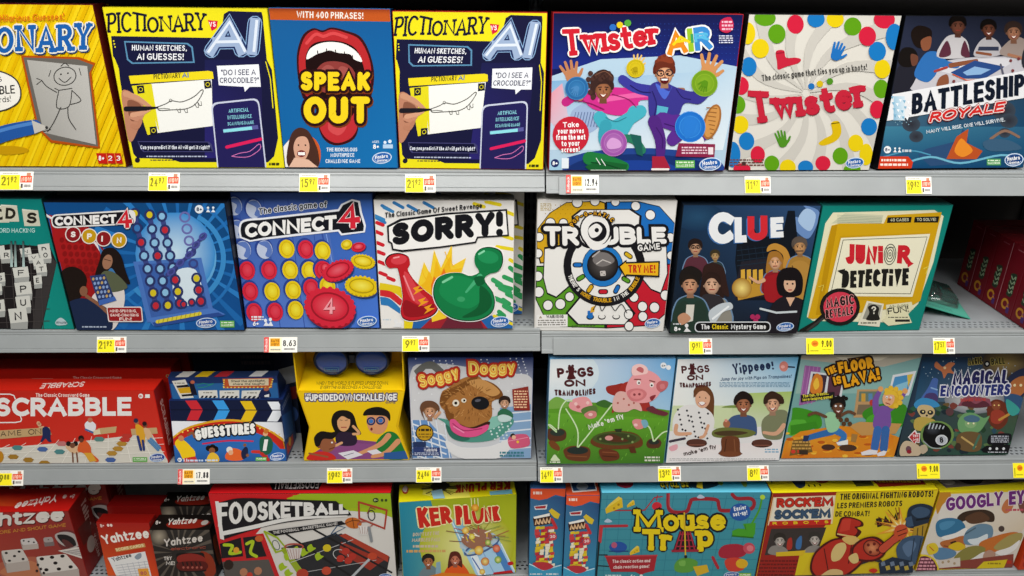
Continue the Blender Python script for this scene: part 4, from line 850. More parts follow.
def disc_tower(f, cols, x0, y0, dx, dy, r):
    pass
def spinning_game():
    b = Pack(POSE['spin'], .05, 'blue and red four in a row game box with a tall spinning tower of discs', col='0b0e18', tray='0e1830'); f = b.front(); f.BG('0e5aa4')
    f.GQ([(41,201),(227,203),(244,330),(78,330)], ('0d4a86','0d4678','0c4f94','1a66b4'), 8)
    cx, cy = 180, 258
    for k in range(26):
        a = k*2*PI/26+.1; f.P([(cx+20*math.cos(a), cy+20*math.sin(a)), (cx+90*math.cos(a-.05), cy+90*math.sin(a-.05)), (cx+90*math.cos(a+.03), cy+90*math.sin(a+.03))], '1c68b0' if k % 2 else '2a7cc4')
    for r, w, c in ((62,3,'2472ba'),(50,5,'3a8ccc'),(40,6,'62aade'),(32,8,'8cc6ea')): f.ring(cx-6, cy, r, r*.95, w, c, a0=-60, a1=140); 
    f.RG(cx-4, cy-4, 40, 42, 'c8e4f4', '3a8cd0', rings=5)
    f.P([(48,214),(102,248),(122,290),(112,330),(78,330)], 'a01818'); f.P([(48,214),(88,226),(106,252),(80,262),(58,262)], 'a81a1c')
    for i in range(7):
        for j in range(6): f.E(62+i*6.2+j*1.6, 240+j*7+i*.2, 2.4, 2.8, '8a1214', n=10)
    f.L([(44,213.5),(96,243),(122,280)], 2.2, 'e8e4e4')
    f.P([(98,243),(124,280),(126,300),(104,262)], '3e78b0')
    # players at the table
    f.S([(97,292),(120,284),(126,296),(122,316),(112,330),(84,330),(88,312)], 'ded6d2')
    f.S([(100,262),(104,250),(114,248),(122,256),(127,272),(131,284),(121,280),(112,268),(104,282),(97,290),(96,276)], '1c1210'); f.E(108.5, 262, 5, 7.5, 'a07258', 12); f.S([(100,284),(104,272),(114,272),(124,280),(128,288),(112,292)], '5a6048'); f.L([(105,259),(112,261)], .6, '2a1812')
    f.S([(60,300),(60,276),(70,267),(82,270),(88,280),(84,294),(74,304)], '1c120e'); f.E(85, 291, 4, 5, '8a5c44'); f.S([(68,306),(82,298),(96,302),(110,310),(112,330),(78,330)], '1a2848'); f.L([(88,296),(100,304),(109,312)], 3.4, '8a5c44', True)
    f.P([(91,276),(106,274),(116,298),(100,303)], '2c3c6c')
    for i in range(4):
        for j in range(5): f.E(94.5+i*3.6+j*1.6, 279+j*4.4-i*.4, 1.3, 1.6, '8aa4d0' if (i+j) % 3 else 'c4a468', n=8)
    f.P([(100,300),(116,296),(118,300),(101,305)], '3f66b4')
    # tower: frame tray, columns of open rings
    f.P([(134,262),(202,258),(213,310),(148,322)], '4a76c0'); f.P([(139,265),(198,261),(208,308),(152,317)], '3c62ac'); f.P([(148,318),(213,308),(225,314),(154,325)], '4d7ac6'); f.P([(153,322),(218,312),(224,315),(156,326)], '2a4c94')
    f.S([(176,272),(196,270),(202,296),(184,306),(174,294)], 'd8e8f2')
    nv = '2a3468'
    def link_(x, y, r=4.6, fill=None, rot=0): f.ring(x, y, r*.92, r, 2.1, nv, rot, n=14); f.E(x, y, r*.66, r*.74, fill or ('8cc0e4' if x > 140 else '3a78b8'), n=14)
    red, yel = 'c22a38', 'd8c424'
    cols = [[(135.5,213,yel),(138,228,None),(142,242.5,red),(145,256,None),(148.5,269,None),(151,281,None),(154,293,yel),(156.5,305.5,red)],
            [(150.5,214.5,yel),(153,229,None),(155.5,243,None),(158.5,256,red),(161,269,None),(163.5,281,None),(166,292.5,None),(168.5,305,yel)],
            [(163,216,None),(166,230,red),(168.5,243,None),(171,256,None),(173.5,268,None),(176,280,red),(178.5,291.5,yel),(180.5,303,red)],
            [(197,278.5,yel),(199,290,red),(201,301,red)],
            [(184,304,red),(192,302,red)]]
    for c in cols:
        if len(c) > 2: f.L([(p[0], p[1]) for p in c], 5, '3a4684')
        for x, y, k in c: link_(x, y, 4.7 if len(c) > 2 else 3, k)
    for x, y, r in ((186,217,4.8),(188,229,4.6),(190,241,4.4),(192,252,4.2),(194,264,4)): f.ring(x, y, r, r, 2, '6a6cae' if y < 245 else '3a4484', n=14)
    f.L([(168,275),(180,264),(192,254),(200,241),(206,236)], 3.6, '3a4080'); 
    for x, y in ((172,272),(181,263),(190,255),(197,245),(204,236.5)): f.ring(x, y, 4, 2.6, 1.6, '4c52a0', -42, n=12)
    f.L([(158,321),(200,313)], 3.4, 'e0d040')
    for i in range(10): f.L([(159+i*4.4, 323-i*.9), (160+i*4.4, 318.6-i*.9)], .5, '8a8424')
    f.part('title_lettering')
    f.RQ([(50.5,214),(136,209),(137,224),(52,228)], 6, 'e8e6e4'); f.RQ([(51.8,215.4),(130,211),(134,222.6),(53,226.6)], 5.4, '15121a')
    f.T('CONNECT', (55, 225.5), (117.5, 223), 9.4, 'f2f0ee', sw=.27, gap=.05); f.T('4', (118.5, 228.4), (133.5, 227.4), 19, 'd02430', sw=.24, out=1.2, outc='f0e8e8', out2=.6, out2c='15121a')
    for x, y, ch, c in ((73.5,234,'S','8c1a20'),(90,236,'P','c89a14'),(104.5,238.5,'I','8c1a20'),(120,240,'N','c89a14')):
        f.E(x, y, 8, 8, 'ece6e0'); f.E(x, y, 7, 7, c); f.T(ch, (x-2.3,y+2.9), (x+2.6,y+3), 5.8, 'f6f0ea', sw=.3)
    f.part('tagline_lettering').RQ([(108,306),(143,306),(144.5,321),(110,321)], 2, 'e8dcd8'); f.RQ([(109,307),(142,307),(143.4,320),(111,320)], 1.6, '9a1c20'); f.T('MIND-SPINNING,', (111.5,311.6), (138,311.6), 2.8, 'ffe8e0', sw=.2); f.T('GAME-CHANGING', (112,315.6), (140,315.6), 2.8, 'ffe8e0', sw=.2); f.T('FUN!', (121,319.6), (133,319.6), 3, 'ffe8e0', sw=.24)
    f.part('age_mark'); age_mark(f, 200.5, 209, 4.3, 'e8eef4', '8+', '1c2c50'); oval_logo(f, 206, 322, 10, 5, -4, '1850a0'); green_mark(f, 219.5, 320, 233.5, 326.5); f.tiny(84, 325, 108, 327, 1, 'b0bcd0', h=1.3); f.done()
spinning_game()

def classic_disc_game():
    b = Pack(POSE['four'], .05, 'blue four in a row game box with big red and yellow discs', col='1a3a80', tray='12244c'); f = b.front(); f.BG('3e66c0')
    f.GQ([(228,192),(372,194),(380,329),(244,329)], ('2c4c8e','3860ac','4878d4','3e68c4'), 8)
    f.GQ([(228,192),(322,193),(346,329),(244,329)], ('34509a','405ea8','5a80cc','5076c8'), 6)
    for x in (236, 262, 287, 309): f.L([(x, 200), (x+17, 329)], .8, '2f4c9a')
    f.L([(322,235),(342,326)], 1.6, '34509e'); f.L([(326,235),(346,326)], .9, '7c9ce0')
    red, yel, hole = 'd4263c', 'e2c414', 'b9c4dc'
    for r, row in enumerate([[(232,206,0),(252,209,0)],[(235,229,0),(256,231,0)],[(241,250,0),(263,249.5,0),(285.5,249,1),(305,249.5,2),(322,251,1)],[(245,270.5,2),(267.5,270,2),(289,270,1),(308.6,270.6,1),(322,270,2)],[(248,291.5,2),(270.5,291.5,1),(292,290,1),(310.5,288,2),(327,286,1)],[(252,312.5,2),(273.5,312,2),(294.5,310,1)]]):
        for x, y, k in row:
            f.E(x-.5, y-.8, 9.2, 10.4, '26408c', -12); f.E(x+.4, y+.4, 8, 9.4, (hole, yel, red)[k], -12)
            if k: f.RG(x+.6, y-.2, 6, 7.4, ('', 'ece040', 'dc4658')[k], (hole, yel, red)[k], -12, rings=3, n=14); f.ring(x+.6, y+.2, 5.6, 7, .6, ('', 'c8a810', 'b01c30')[k], -12, n=16)
            else: f.S([(x-6,y-6),(x+3,y-8),(x+8,y),(x+6,y+8),(x+1,y+6),(x+3,y-1)], '5a76b8', 3)
    def chip(x, y, rx, ry, col, hi, dk, rot, four=False):
        n = 22; f.E(x+1, y+ry*.2, rx*1.02, ry*1.06, '22386e', rot)
        f.E(x, y+ry*.16, rx, ry, dk, rot); f.E(x, y, rx, ry, col, rot)
        c, d = math.cos(math.radians(rot)), math.sin(math.radians(rot))
        f.dots([(x+c*rx*.95*math.cos(a)-d*ry*.95*math.sin(a), y+d*rx*.95*math.cos(a)+c*ry*.95*math.sin(a)) for a in (2*PI*i/n for i in range(n))], rx*.1, col)
        f.ring(x, y-.3, rx*.74, ry*.72, rx*.07, dk, rot); f.RG(x, y-.5, rx*.66, ry*.62, hi, col, rot, rings=3)
        if four: f.T('4', (x-rx*.26, y+ry*.38), (x+rx*.2, y+ry*.34), ry*.85, 'f0a0a8', sw=.2, sh=.1, shadow=(.6,.8,dk))
    chip(346.5,245,5.6,4.6,yel,'f0e45a','b89a10',-15); chip(358.5,247.5,7,4.4,red,'e8707c','9c1626',-8); chip(363,262,12,6.6,yel,'f0e45a','b09410',10); chip(325,268,5,6,red,'e8707c','9c1626',0); chip(338,270.5,16,9,red,'e0606e','9c1626',-22); chip(362,286,16.5,9.5,yel,'f0e45a','b09410',6); chip(330,307,25.5,19,red,'e25a66','9c1828',12,True)
    f.part('title_lettering')
    f.P(spline([(238,238),(237,228),(242,220),(262,218)], False)+[(262,218),(338,210),(341,205),(352,200),(360,202),(362,213),(366,226),(365,233),(341,236),(338,232),(300,236),(262,240),(248,242)], 'e8eaf0')
    f.P(spline([(240,237),(239,229),(243,222),(262,220)], False)+[(262,220),(339,212),(343,206),(352,202),(358,203.4),(360,214),(364,227),(363.4,231.6),(342,234),(339,230),(300,233.6),(262,238),(249,240.4)], '14161e')
    f.T('CONNECT', (243.5, 238), (336.5, 230), 14.2, 'f0efec', h1=14.4, sw=.26, gap=.05, up=(0,-1)); f.T('4', (338.5, 230), (360.5, 229), 25, 'd42638', sw=.24, out=.9, outc='f0e8e8')
    f.part('tagline_lettering').T('The classic game of', (258, 215), (327, 208), 6.2, '14161e', sw=.2, out=.7, outc='dfe4ee', bulge=1)
    f.part('age_mark').tiny(249.5, 316, 262, 319, 1, 'e8ecf4', h=1.6); f.tiny(249.5, 319, 262, 321, 1, 'e8ecf4', h=1.4); f.T('6+', (251,326.5), (257,326.5), 4.6, 'ffffff', sw=.22); f.E(264, 321, 1.6, 1.8, 'e8ecf4'); f.E(269, 320, 1.6, 1.8, 'e8ecf4'); f.P([(262,326.5),(264.5,322),(267,325),(269.5,321.6),(272,326.5)], 'e8ecf4')
    oval_logo(f, 367.5, 321, 10, 5.4); f.done()
classic_disc_game()

def pawn_art(f):
    f.BG('ece9e4')
    f.part('dash_print')
    for x, y, c in ((382,206,'2f7ab8'),(394,203,'2f7ab8'),(408,206,'2f7ab8'),(376,218,'2f7ab8'),(424,203,'2f7ab8')): f.L([(x,y),(x+9,y+5)], 3.2, c)
    for x, y in ((377,216),(386,208)): f.L([(x-2,y),(x+7,y+4)], 3, '3a86c0')
    for i, (x, y) in enumerate(((376,232),(377,243),(378,252),(379,262),(380,273),(388,278),(377,223))): f.L([(x,y),(x+6,y+2.4)], 3.6, 'cf2430')
    for x, y, l in ((486,202,14),(474,204,10),(506,212,8),(503,236,9),(497,247,18),(510,260,5)): f.L([(x,y),(x+l,y+3)], 3.6, 'e6d020')
    for x, y, l in ((510,268,5),(504,277,9),(497,285,14),(507,294,8),(503,300,6),(510,308,6),(499,312,5)): f.L([(x,y),(x+l,y+4)], 4.4, '2f9a58')
    for x, y, l in ((493,280,8),(500,288,10),(494,298,12),(504,306,8),(498,316,9)): f.L([(x,y),(x+l,y+5)], 4.6, '35a060')
    f.part('cover_print')
    f.P(spline([(380,283),(392,285),(402,288),(410,298)], False)+[(408,304),(396,294),(379,290)], 'e2c820'); f.P(spline([(380,290),(392,292),(404,302)], False)+[(400,306),(390,298),(380,296)], 'd02a30'); f.P(spline([(380,297),(390,299),(402,310)], False)+[(400,314),(388,306),(381,305)], '2f7ab8')
    f.P([(404,320),(430,312),(500,316),(514,322),(513,329),(404,329)], '2464a8'); f.P([(404,329),(404,320),(414,318),(412,329)], 'e8d21e'); f.P([(420,329),(440,310),(474,312),(488,329)], 'a0242e'); f.P([(440,329),(450,314),(478,316),(484,329)], '6a2434'); f.L([(494,316),(512,324)], 3, 'e8d21e')
    def pawn(col, hi, dk, hx, hy, hr, hry, body, rot):
        f.P(spline([(x, y) for x, y in body], True, 6), 'f4f2ee')
    f.P([(418,284),(424,262),(430,274),(434,250),(441,268),(452,244),(452,266),(466,258),(458,284),(446,318),(432,322),(430,306),(414,312),(424,296),(410,288)], 'f4cc30'); f.P([(425,282),(429,271),(433,279),(436,260),(441,272),(451,255),(450,270),(462,268),(455,282),(440,310),(431,314),(432,300),(420,304),(428,294),(418,288)], 'f0b81c'); f.P([(431,285),(434,276),(438,282),(444,268),(448,280),(452,284),(440,306),(432,298)], 'e87a1c'); f.P([(436,290),(440,282),(444,290),(440,300)], 'f6e050')
    for x, y in ((422,270),(448,262),(450,258),(420,300),(445,252)): f.L([(x,y),(x+2,y+5),(x+1,y+4),(x+4,y+9)], 1, 'f0b81c')
    rb = [(399,272),(396,268),(389,268),(386,262),(390,256),(399,254),(408,257),(410,264),(408,270),(414,280),(424,290),(433,298),(437,308),(430,316),(414,320),(404,318),(401,310),(403,296)]
    f.P(spline([(412+(x-412)*1.07, 288+(y-288)*1.05) for x, y in rb], True), 'f4f2ee'); f.P(spline([(412+(x-412)*1.04, 288+(y-288)*1.03) for x, y in rb], True), '2a0c10'); f.S(rb, 'c01e28'); f.S([(404,272),(410,276),(420,292),(428,300),(424,306),(412,300),(406,288)], 'd84048'); f.E(399, 260, 8, 4.6, 'd8404a', -8); f.S([(405,300),(420,306),(434,304),(430,313),(414,317),(404,314)], '96141e')
    f.L([(404,276),(414,300)], 1.6, 'f08a90'); f.L([(394,258),(399,257)], 1.4, 'f4a0a4')
    for x, y in ((418,300),(413,288),(424,307)): f.P([(x,y),(x+8,y-3),(x+5,y+1),(x+11,y+1),(x,y+7),(x+3,y+3)], 'f0a020')
    gb = [(479,272),(475,264),(475,255),(481,249),(491,248),(500,252),(502,262),(498,271),(489,274),(484,280),(492,292),(494,304),(489,314),(474,320),(454,318),(440,308),(434,294),(437,280),(447,274),(460,273),(470,276)]
    f.P(spline([(466+(x-466)*1.055, 286+(y-286)*1.045) for x, y in gb], True), 'f4f2ee'); f.P(spline([(466+(x-466)*1.03, 286+(y-286)*1.025) for x, y in gb], True), '08301c'); f.S(gb, '127a44')
    f.S([(441,284),(450,276),(466,277),(478,284),(484,296),(470,308),(452,304),(440,294)], '178a4e'); f.S([(480,286),(490,294),(491,306),(480,315),(462,317),(478,306)], '0d5a30'); f.E(488, 257, 10.5, 6.4, '1f9056', 8); f.L([(480,276),(466,292)], [5,2], '48b07a'); f.L([(443,282),(452,277)], 2.4, '7fd0a0'); f.L([(479,254),(484,251)], 2, '8ad8ac'); f.E(461, 299, 4, 2.6, '3aa068'); f.S([(474,278),(482,276),(485,282),(478,286)], '0c5c32')
    f.part('title_lettering')
    f.P([(387,226),(400,219),(446,213),(507,209),(509,236),(478,238),(476,243),(440,248),(402,252),(392,250),(391,244),(388,242)], '14141a'); f.P([(389,227.4),(402,221),(446,215),(505.6,211),(507.4,234.6),(477,236.6),(475,241.6),(440,246.4),(402,250),(393.6,248.6),(392.6,243),(389.6,241)], 'f2f0ec')
    f.T('SORRY!', (392, 246), (503, 236), 22, '14141a', h1=25, sw=.3, gap=.05, rnd=True, bulge=1.5, up=(0,-1))
    f.part('tagline_lettering').T('The Classic Game Of Sweet Revenge', (385, 218), (482, 208), 5.2, '1c1c22', sw=.2, up=(0,-1))
    f.part('age_mark').tiny(383, 318.6, 391, 321, 1, 'c8d4dc', h=1.5); f.T('6+', (384.5,325), (391,325), 4, 'e8e8e8', sw=.24); f.E(396, 321, 2, 2.4, 'e8e8e8'); f.P([(393,327),(396,323),(401,322),(402,327)], 'e8e8e8'); oval_logo(f, 500, 321.6, 9.4, 5.4)
b = Pack(POSE['sorry'], .05, 'white pawn race game box with a red pawn and a green pawn, standing in front', group='pawn race games', col='c8c4bc', tray='c8c4bc'); f = b.front(); pawn_art(f); f.done()
p = POSE['sorry']; b = Pack((-.1910, .0640, .914, .2525, .2530, .012, 0, p[7]), .05, 'white pawn race game box standing behind the first one, mostly hidden', group='pawn race games', col='c8c4bc', tray='c8c4bc'); f = b.front(); pawn_art(f); f.done()

def popper_game():
    b = Pack(POSE['trouble'], .05, 'white race game box with a clear dice dome and four coloured corners', col='d8d4cc', tray='cfcac2'); f = b.front(); f.BG('e9e6e1')
    k = '15141a'; cx, cy = 604, 267
    f.part('corner_print')
    def cor(pts, c): f.P(spline(pts, False, 4) if 0 else pts, k); m = np.mean(pts, axis=0); f.P([tuple(m+(np.array(p)-m)*.965) for p in pts], c)
    cor([(537,232),(549,216),(566,205),(600,203),(606,205),(607,262),(540,266),(536,250)], 'd9a81c'); cor([(606,204),(640,203),(662,208),(678,226),(681,248),(676,268),(607,266)], '1d6fc0')
    cor([(536,268),(606,268),(604,328),(560,326),(545,318),(536,300)], '5a9c24'); cor([(606,268),(676,266),(670,290),(664,315),(650,326),(604,328)], 'c81c30')
    for i in range(12):
        for j in range(8): f.dots([(540+i*5+j%2*2.5, 208+j*4.4)], .5, 'b8860c') if 541 < 540+i*5 < 590 else None
    # white lanes cut through
    def lane(pts): f.P(pts, k); m = np.mean(pts, axis=0); f.P([tuple(m+(np.array(p)-m)*.93) for p in pts], 'efede8')
    lane([(571,219),(580,212),(632,211),(643,218),(640,246),(574,248)]); lane([(544,250),(570,246),(574,284),(556,299),(547,295),(543,280)]); lane([(638,242),(668,240),(668,276),(660,296),(650,292),(640,280)])
    lane([(565,313),(578,298),(622,299),(634,314),(624,325),(576,324)])
    w = 'f2f0ec'
    f.part('spot_print')
    for x, y, r in ((550,226,4.6),(563,226,4),(577,205,4.8),(595,203.5,4.4),(616,204,4),(637,208,4.4),(652,217,4.8),(672,240,4.4),(672,258,4),(539,240,4),(538,256,4),(538,278,4.4),(539,293,4.6),(548,305.5,4.4),(560,304.5,4.6),(569,297.6,4),(632.6,298.6,4.2),(641,307.5,4.4),(664.5,297,4.6),(653,308.5,4.6),(627,315,4),(641,317,4.2),(627,326,4)):
        f.E(x, y, r+.9, r+.9, k, n=16); f.E(x, y, r, r, w, n=16)
    f.part('cover_print')
    f.E(cx, cy+1, 41, 39, k, n=36); f.E(cx-.5, cy+.5, 33, 31, 'efede8', n=32)
    f.E(cx-2, cy+1, 20.6, 20.6, k); f.E(cx-2, cy+1, 20, 20, '1f78c4'); f.E(cx-2, cy+.5, 15.8, 15.4, k)
    for x, y, c, r in ((577,267,'1d6fc0',0),(580,279.5,'5a9c24',-30),(589,290,'d8a81c',-55),(602,293,'c81c30',0),(615.6,290.6,'1d6fc0',-60),(625,281.6,'5a9c24',30),(628,257.6,'d8b01c',35)):
        f.L([(x-2.6*math.cos(math.radians(r)), y-2.6*math.sin(math.radians(r))), (x+2.6*math.cos(math.radians(r)), y+2.6*math.sin(math.radians(r)))], 5, k); f.L([(x-2.2*math.cos(math.radians(r)), y-2.2*math.sin(math.radians(r))), (x+2.2*math.cos(math.radians(r)), y+2.2*math.sin(math.radians(r)))], 3.4, c)
    f.part('dome_print').RG(cx-2, cy-.5, 15, 14.4, '5a5452', '1c1a1c', rings=5); f.S([(592,262),(598,255),(608,256),(614,263),(606,268),(597,268)], '7a7472'); f.L([(592,259),(599,253.6)], 1.4, 'b8b0ac'); f.L([(596,266),(602,262),(610,265)], 1, 'cfc8c2'); f.RQ([(599,273),(604.6,272.6),(605,277.6),(599.6,278)], 1, 'c8c0ba'); f.dots([(601,274.6),(603.2,276.4)], .6, '2a2626')
    for a in range(10): pass
    def arc_text(t, R, a0, a1, c, h):
        for i, ch in enumerate(t):
            if ch == ' ': continue
            a = math.radians(a0+(a1-a0)*i/(len(t)-1)); tx, ty = -math.sin(a), math.cos(a)
            sg = 1 if a1 > a0 else -1; ux, uy = tx*sg, ty*sg; x, y = cx-.5+R*math.cos(a), cy+.5+R*.95*math.sin(a)
            f.T(ch, (x-ux*h*.32, y-uy*h*.32), (x+ux*h*.32, y+uy*h*.32), h, c[i] if isinstance(c, list) else c, sw=.22)
    f.part('tagline_lettering'); t = "THERE'S MORE TROUBLE IN THE BUBBLE"; arc_text(t, 37.6, 162, 22, ['e0a820' if 8 <= i <= 19 or i >= 27 else 'f0eee8' for i in range(len(t))], 3.9)
    f.part('title_lettering')
    f.T('TROUBLE', (543.5, 249), (668, 246), 20, 'f2f0ec', sw=.27, gap=.05, rnd=True, out=3, outc=k, h1=17) 
    f.E(596, 233, 17, 18.6, k); f.E(595, 232.6, 14.6, 16, 'f2f0ec'); f.E(597, 234, 9.6, 10, k); f.S([(588,232),(596,226),(602,231),(598,238),(591,240)], 'f2f0ec'); f.E(596.5, 232.6, 2.2, 2.2, k); f.S([(583,240),(592,247),(604,246),(611,238),(606,249),(592,252)], 'f2f0ec')
    f.T('GAME', (638, 253.6), (661, 251.6), 6.4, 'f2f0ec', sw=.24, out=1.6, outc=k)
    for i, ch in enumerate('POP-O-MATIC'):
        a = math.radians(205+i*11.2); x, y = 594+22.5*math.cos(a), 236+18.5*math.sin(a)
        f.T(ch, (x-1.5*-math.sin(a)*1, y-1.5*math.cos(a)), (x+1.5*-math.sin(a), y+1.5*math.cos(a)), 4.4, 'e8a81c', sw=.24, out=.9, outc=k)
    f.part('try_me_mark').P([(617,268.5),(626,261.6),(626,264),(660,263),(659,279),(626,277.6),(625,280)], k); f.P([(619.4,268.6),(625.2,264),(625.2,265.6),(658.4,264.6),(657.6,277.4),(625,276),(624.6,277.6)], 'f0b81c'); f.T('TRY ME!', (627.6, 274.4), (655, 274.6), 7.6, 'c8281c', sw=.22)
    f.part('cover_print')
    for i, (x, c) in enumerate(((589,'1d6fc0'),(600.4,'efede8'),(614.5,'efede8'))): f.E(x, 317, 3.8, 2.6, k); f.E(x, 316.6, 3, 1.9, c); f.RQ([(x-2.6,311),(x+2.4,311),(x+2.6,316),(x-2.6,316)], 1, c)
    f.P([(590,308),(594,306),(593,312),(589,313)], 'e0a820'); f.L([(592,310),(597,303.6),(600,311)], .8, k, True); f.L([(601,311),(607,304),(613,311)], .8, k, True); f.L([(614,311),(620,305),(625,313)], .8, k, True)
    f.part('warning_mark').R(537, 314.4, 567, 325.6, 'f2f0ec'); f.P([(539.4,317.6),(541,315.2),(542.6,317.6)], 'a89a80'); f.T('WARNING', (546.5,317.6), (563,317.6), 3, '1c1c1c', sw=.26); f.tiny(538.5, 318.6, 565, 324.6, 3, '8a8680', h=1.1)
    f.tiny(540, 206, 551, 214, 5, 'c8b890', h=.9) ; f.tiny(571, 324.5, 594, 327, 2, '3a4a2a', h=.7)
    oval_logo(f, 650.5, 323.4, 8, 4.6); f.done()
popper_game()

def mystery_game():
    b = Pack(POSE['clue'], .05, 'dark blue mystery game box with six suspects before a mansion', col='101a26', tray='0e1218'); f = b.front(); f.BG('15233c')
    f.GQ([(686,206),(824,207),(796,333),(668,333)], ('14304c','2e4c74','141c2c','10161e'), 8)
    f.RG(700, 218, 26, 14, '234a6a', '163250', rings=3); f.S([(806,207),(812,214),(806,222),(798,218),(795,226),(802,236),(812,238),(822,214)], '6a8cc0'); f.S([(800,222),(808,210),(818,216),(812,232)], 'a8c4e4')
    # mansion
    f.P([(736,262),(738,244),(748,240),(752,222),(760,238),(784,236),(790,212),(797,212),(799,240),(788,300),(740,300)], '0e141e'); f.P([(734,290),(742,262),(772,258),(770,296),(736,300)], '22202a')
    for x in (741.5,747.5,753.5,759.5): f.P([(x,270),(x+4,269.4),(x+4,284),(x-.4,285)], 'd8a83c')
    f.P([(736,285),(764,283),(766,294),(738,300)], 'c09030'); f.RG(742, 288, 10, 10, 'f4dc80', 'a87828', rings=3)
    for i in range(4): f.L([(738,266-i*5),(772,262-i*5)], .8, '1c2c3c'); f.L([(742+i*7,247),(744+i*7,262)], .6, '1c2838')
    def suspect(x, y, r, skin, hair, coat, **kw):
        f.S([(x-r*2.0, y+r*4.4), (x-r*1.7, y+r*2.0), (x-r*.5, y+r*1.2), (x+r*.6, y+r*1.2), (x+r*1.8, y+r*2.0), (x+r*2.1, y+r*4.4)], '6a88a8'); f.S([(x-r*1.85, y+r*4.4), (x-r*1.55, y+r*2.05), (x-r*.4, y+r*1.3), (x+r*.5, y+r*1.3), (x+r*1.65, y+r*2.05), (x+r*1.95, y+r*4.4)], coat); head(f, x, y, r, skin, hair, smile=False, **kw)
    suspect(696.5, 248, 6.4, 'c09474', '241814', '5a2c38'); f.ring(694.4, 247.4, 2, 1.6, .7, '101010', n=10); f.ring(699, 247.4, 2, 1.6, .7, '101010', n=10)
    suspect(716, 256, 4.4, 'b09060', '3c3420', '2c3c40')
    suspect(776, 262, 7, 'd8a680', 'a4702c', '8e1c24', long=True); f.S([(768,252),(770,246),(778,244),(788,250),(792,264),(790,276),(784,268),(784,256),(776,250)], 'c08a38'); f.S([(764,284),(768,276),(784,274),(788,282),(780,300),(766,300)], 'a01a22'); f.L([(764,280),(758,282),(750,277)], [4,3,2], 'd8a680', True)
    suspect(801, 247, 7, 'bc8c5c', '5c5048', 'a87c34'); f.S([(795,262),(806,262),(812,272),(808,300),(796,300),(790,272)], 'b4863c'); f.L([(797,251.4),(804,251.2)], 1.2, '5a4636'); f.L([(793,266),(800,290)], 1.2, '6a4a20')
    suspect(712, 284, 9, 'd0a488', '2c1a16', '8e8a80', long=True); f.S([(703,276),(705,266),(714,263),(724,268),(727,282),(729,296),(722,292),(720,276),(710,272)], '301c18'); f.S([(700,304),(704,294),(720,296),(724,306),(712,312)], '302c30')
    suspect(690, 284, 9, 'c49070', '201814', '243c34'); f.S([(680,280),(682,270),(692,266),(702,272),(700,280),(690,274)], '1c1614'); f.S([(676,306),(684,300),(690,304),(700,300),(706,312),(700,332),(670,332),(672,316)], '24382e'); f.P([(686,304),(694,304),(692,320),(684,322)], 'd8d4c8'); f.S([(677,316),(684,312),(690,318),(680,324)], 'c49070')
    f.S([(708,312),(718,304),(730,302),(732,308),(722,312),(712,324)], 'c4ccd2'); f.L([(712,318),(728,306)], 2, 'eef2f4')
    f.S([(778,292),(777,278),(783,269),(796,268),(803,277),(802,292),(796,296),(784,296)], '140e12'); f.E(790, 284, 6, 8, 'dcb090'); f.S([(781,276),(786,270),(796,271),(801,278),(799,280),(784,280)], '140e12'); f.dots([(787.6,283.6),(793,283.6)], 1, '1c1010'); f.L([(788.6,289.6),(791.8,289.6)], 1, 'a82430'); f.S([(766,322),(772,304),(784,296),(800,298),(806,306),(802,332),(770,332)], '1c1820'); f.P([(786,297),(795,297),(790,306)], 'dcb090'); f.L([(760,308),(776,312),(796,311)], 2, 'ccd4d8'); f.dots([(755,320),(752,316),(757,316),(800,327)], 2.6, 'b02a5c')
    f.part('title_lettering'); [f.T(ch, p, q, h, k, sw=.29, sh=.06, shadow=(-1.4,.8,'3a6ca8')) for ch, p, q, h, k in (('C',(710,245),(735,244),31,'eef0f2'),('L',(736,243.6),(748,243),25,'eef0f2'),('U',(749,241.6),(769,240.6),24,'d42a34'),('E',(772,238.6),(785,238),20,'eef0f2'))]
    f.part('tagline_lettering').RQ([(694,320.6),(770,320.6),(770,331),(693,331)], 5, 'd8dce0'); f.RQ([(695,321.6),(769,321.6),(769,330),(694,330)], 4.4, '0c0c10'); f.T('The', (700, 328), (708.5, 328), 5, 'f0f0f0', sw=.2); f.T('Classic', (711, 328), (727, 328), 5, 'f0d020', sw=.2); f.T('Mystery Game', (730, 328), (765, 328), 5, 'f0f0f0', sw=.2)
    f.part('age_mark').tiny(672, 322, 680, 324, 1, 'c8ccd0', h=1.4); f.T('8+', (673,330), (679.6,330), 4.4, 'ffffff', sw=.24); f.E(685.6, 324.6, 1.8, 2, 'e8e8e8'); f.P([(682.6,330.6),(685.6,326.4),(690,330.6)], 'e8e8e8'); oval_logo(f, 784.5, 326, 9, 4.4); f.done()
mystery_game()

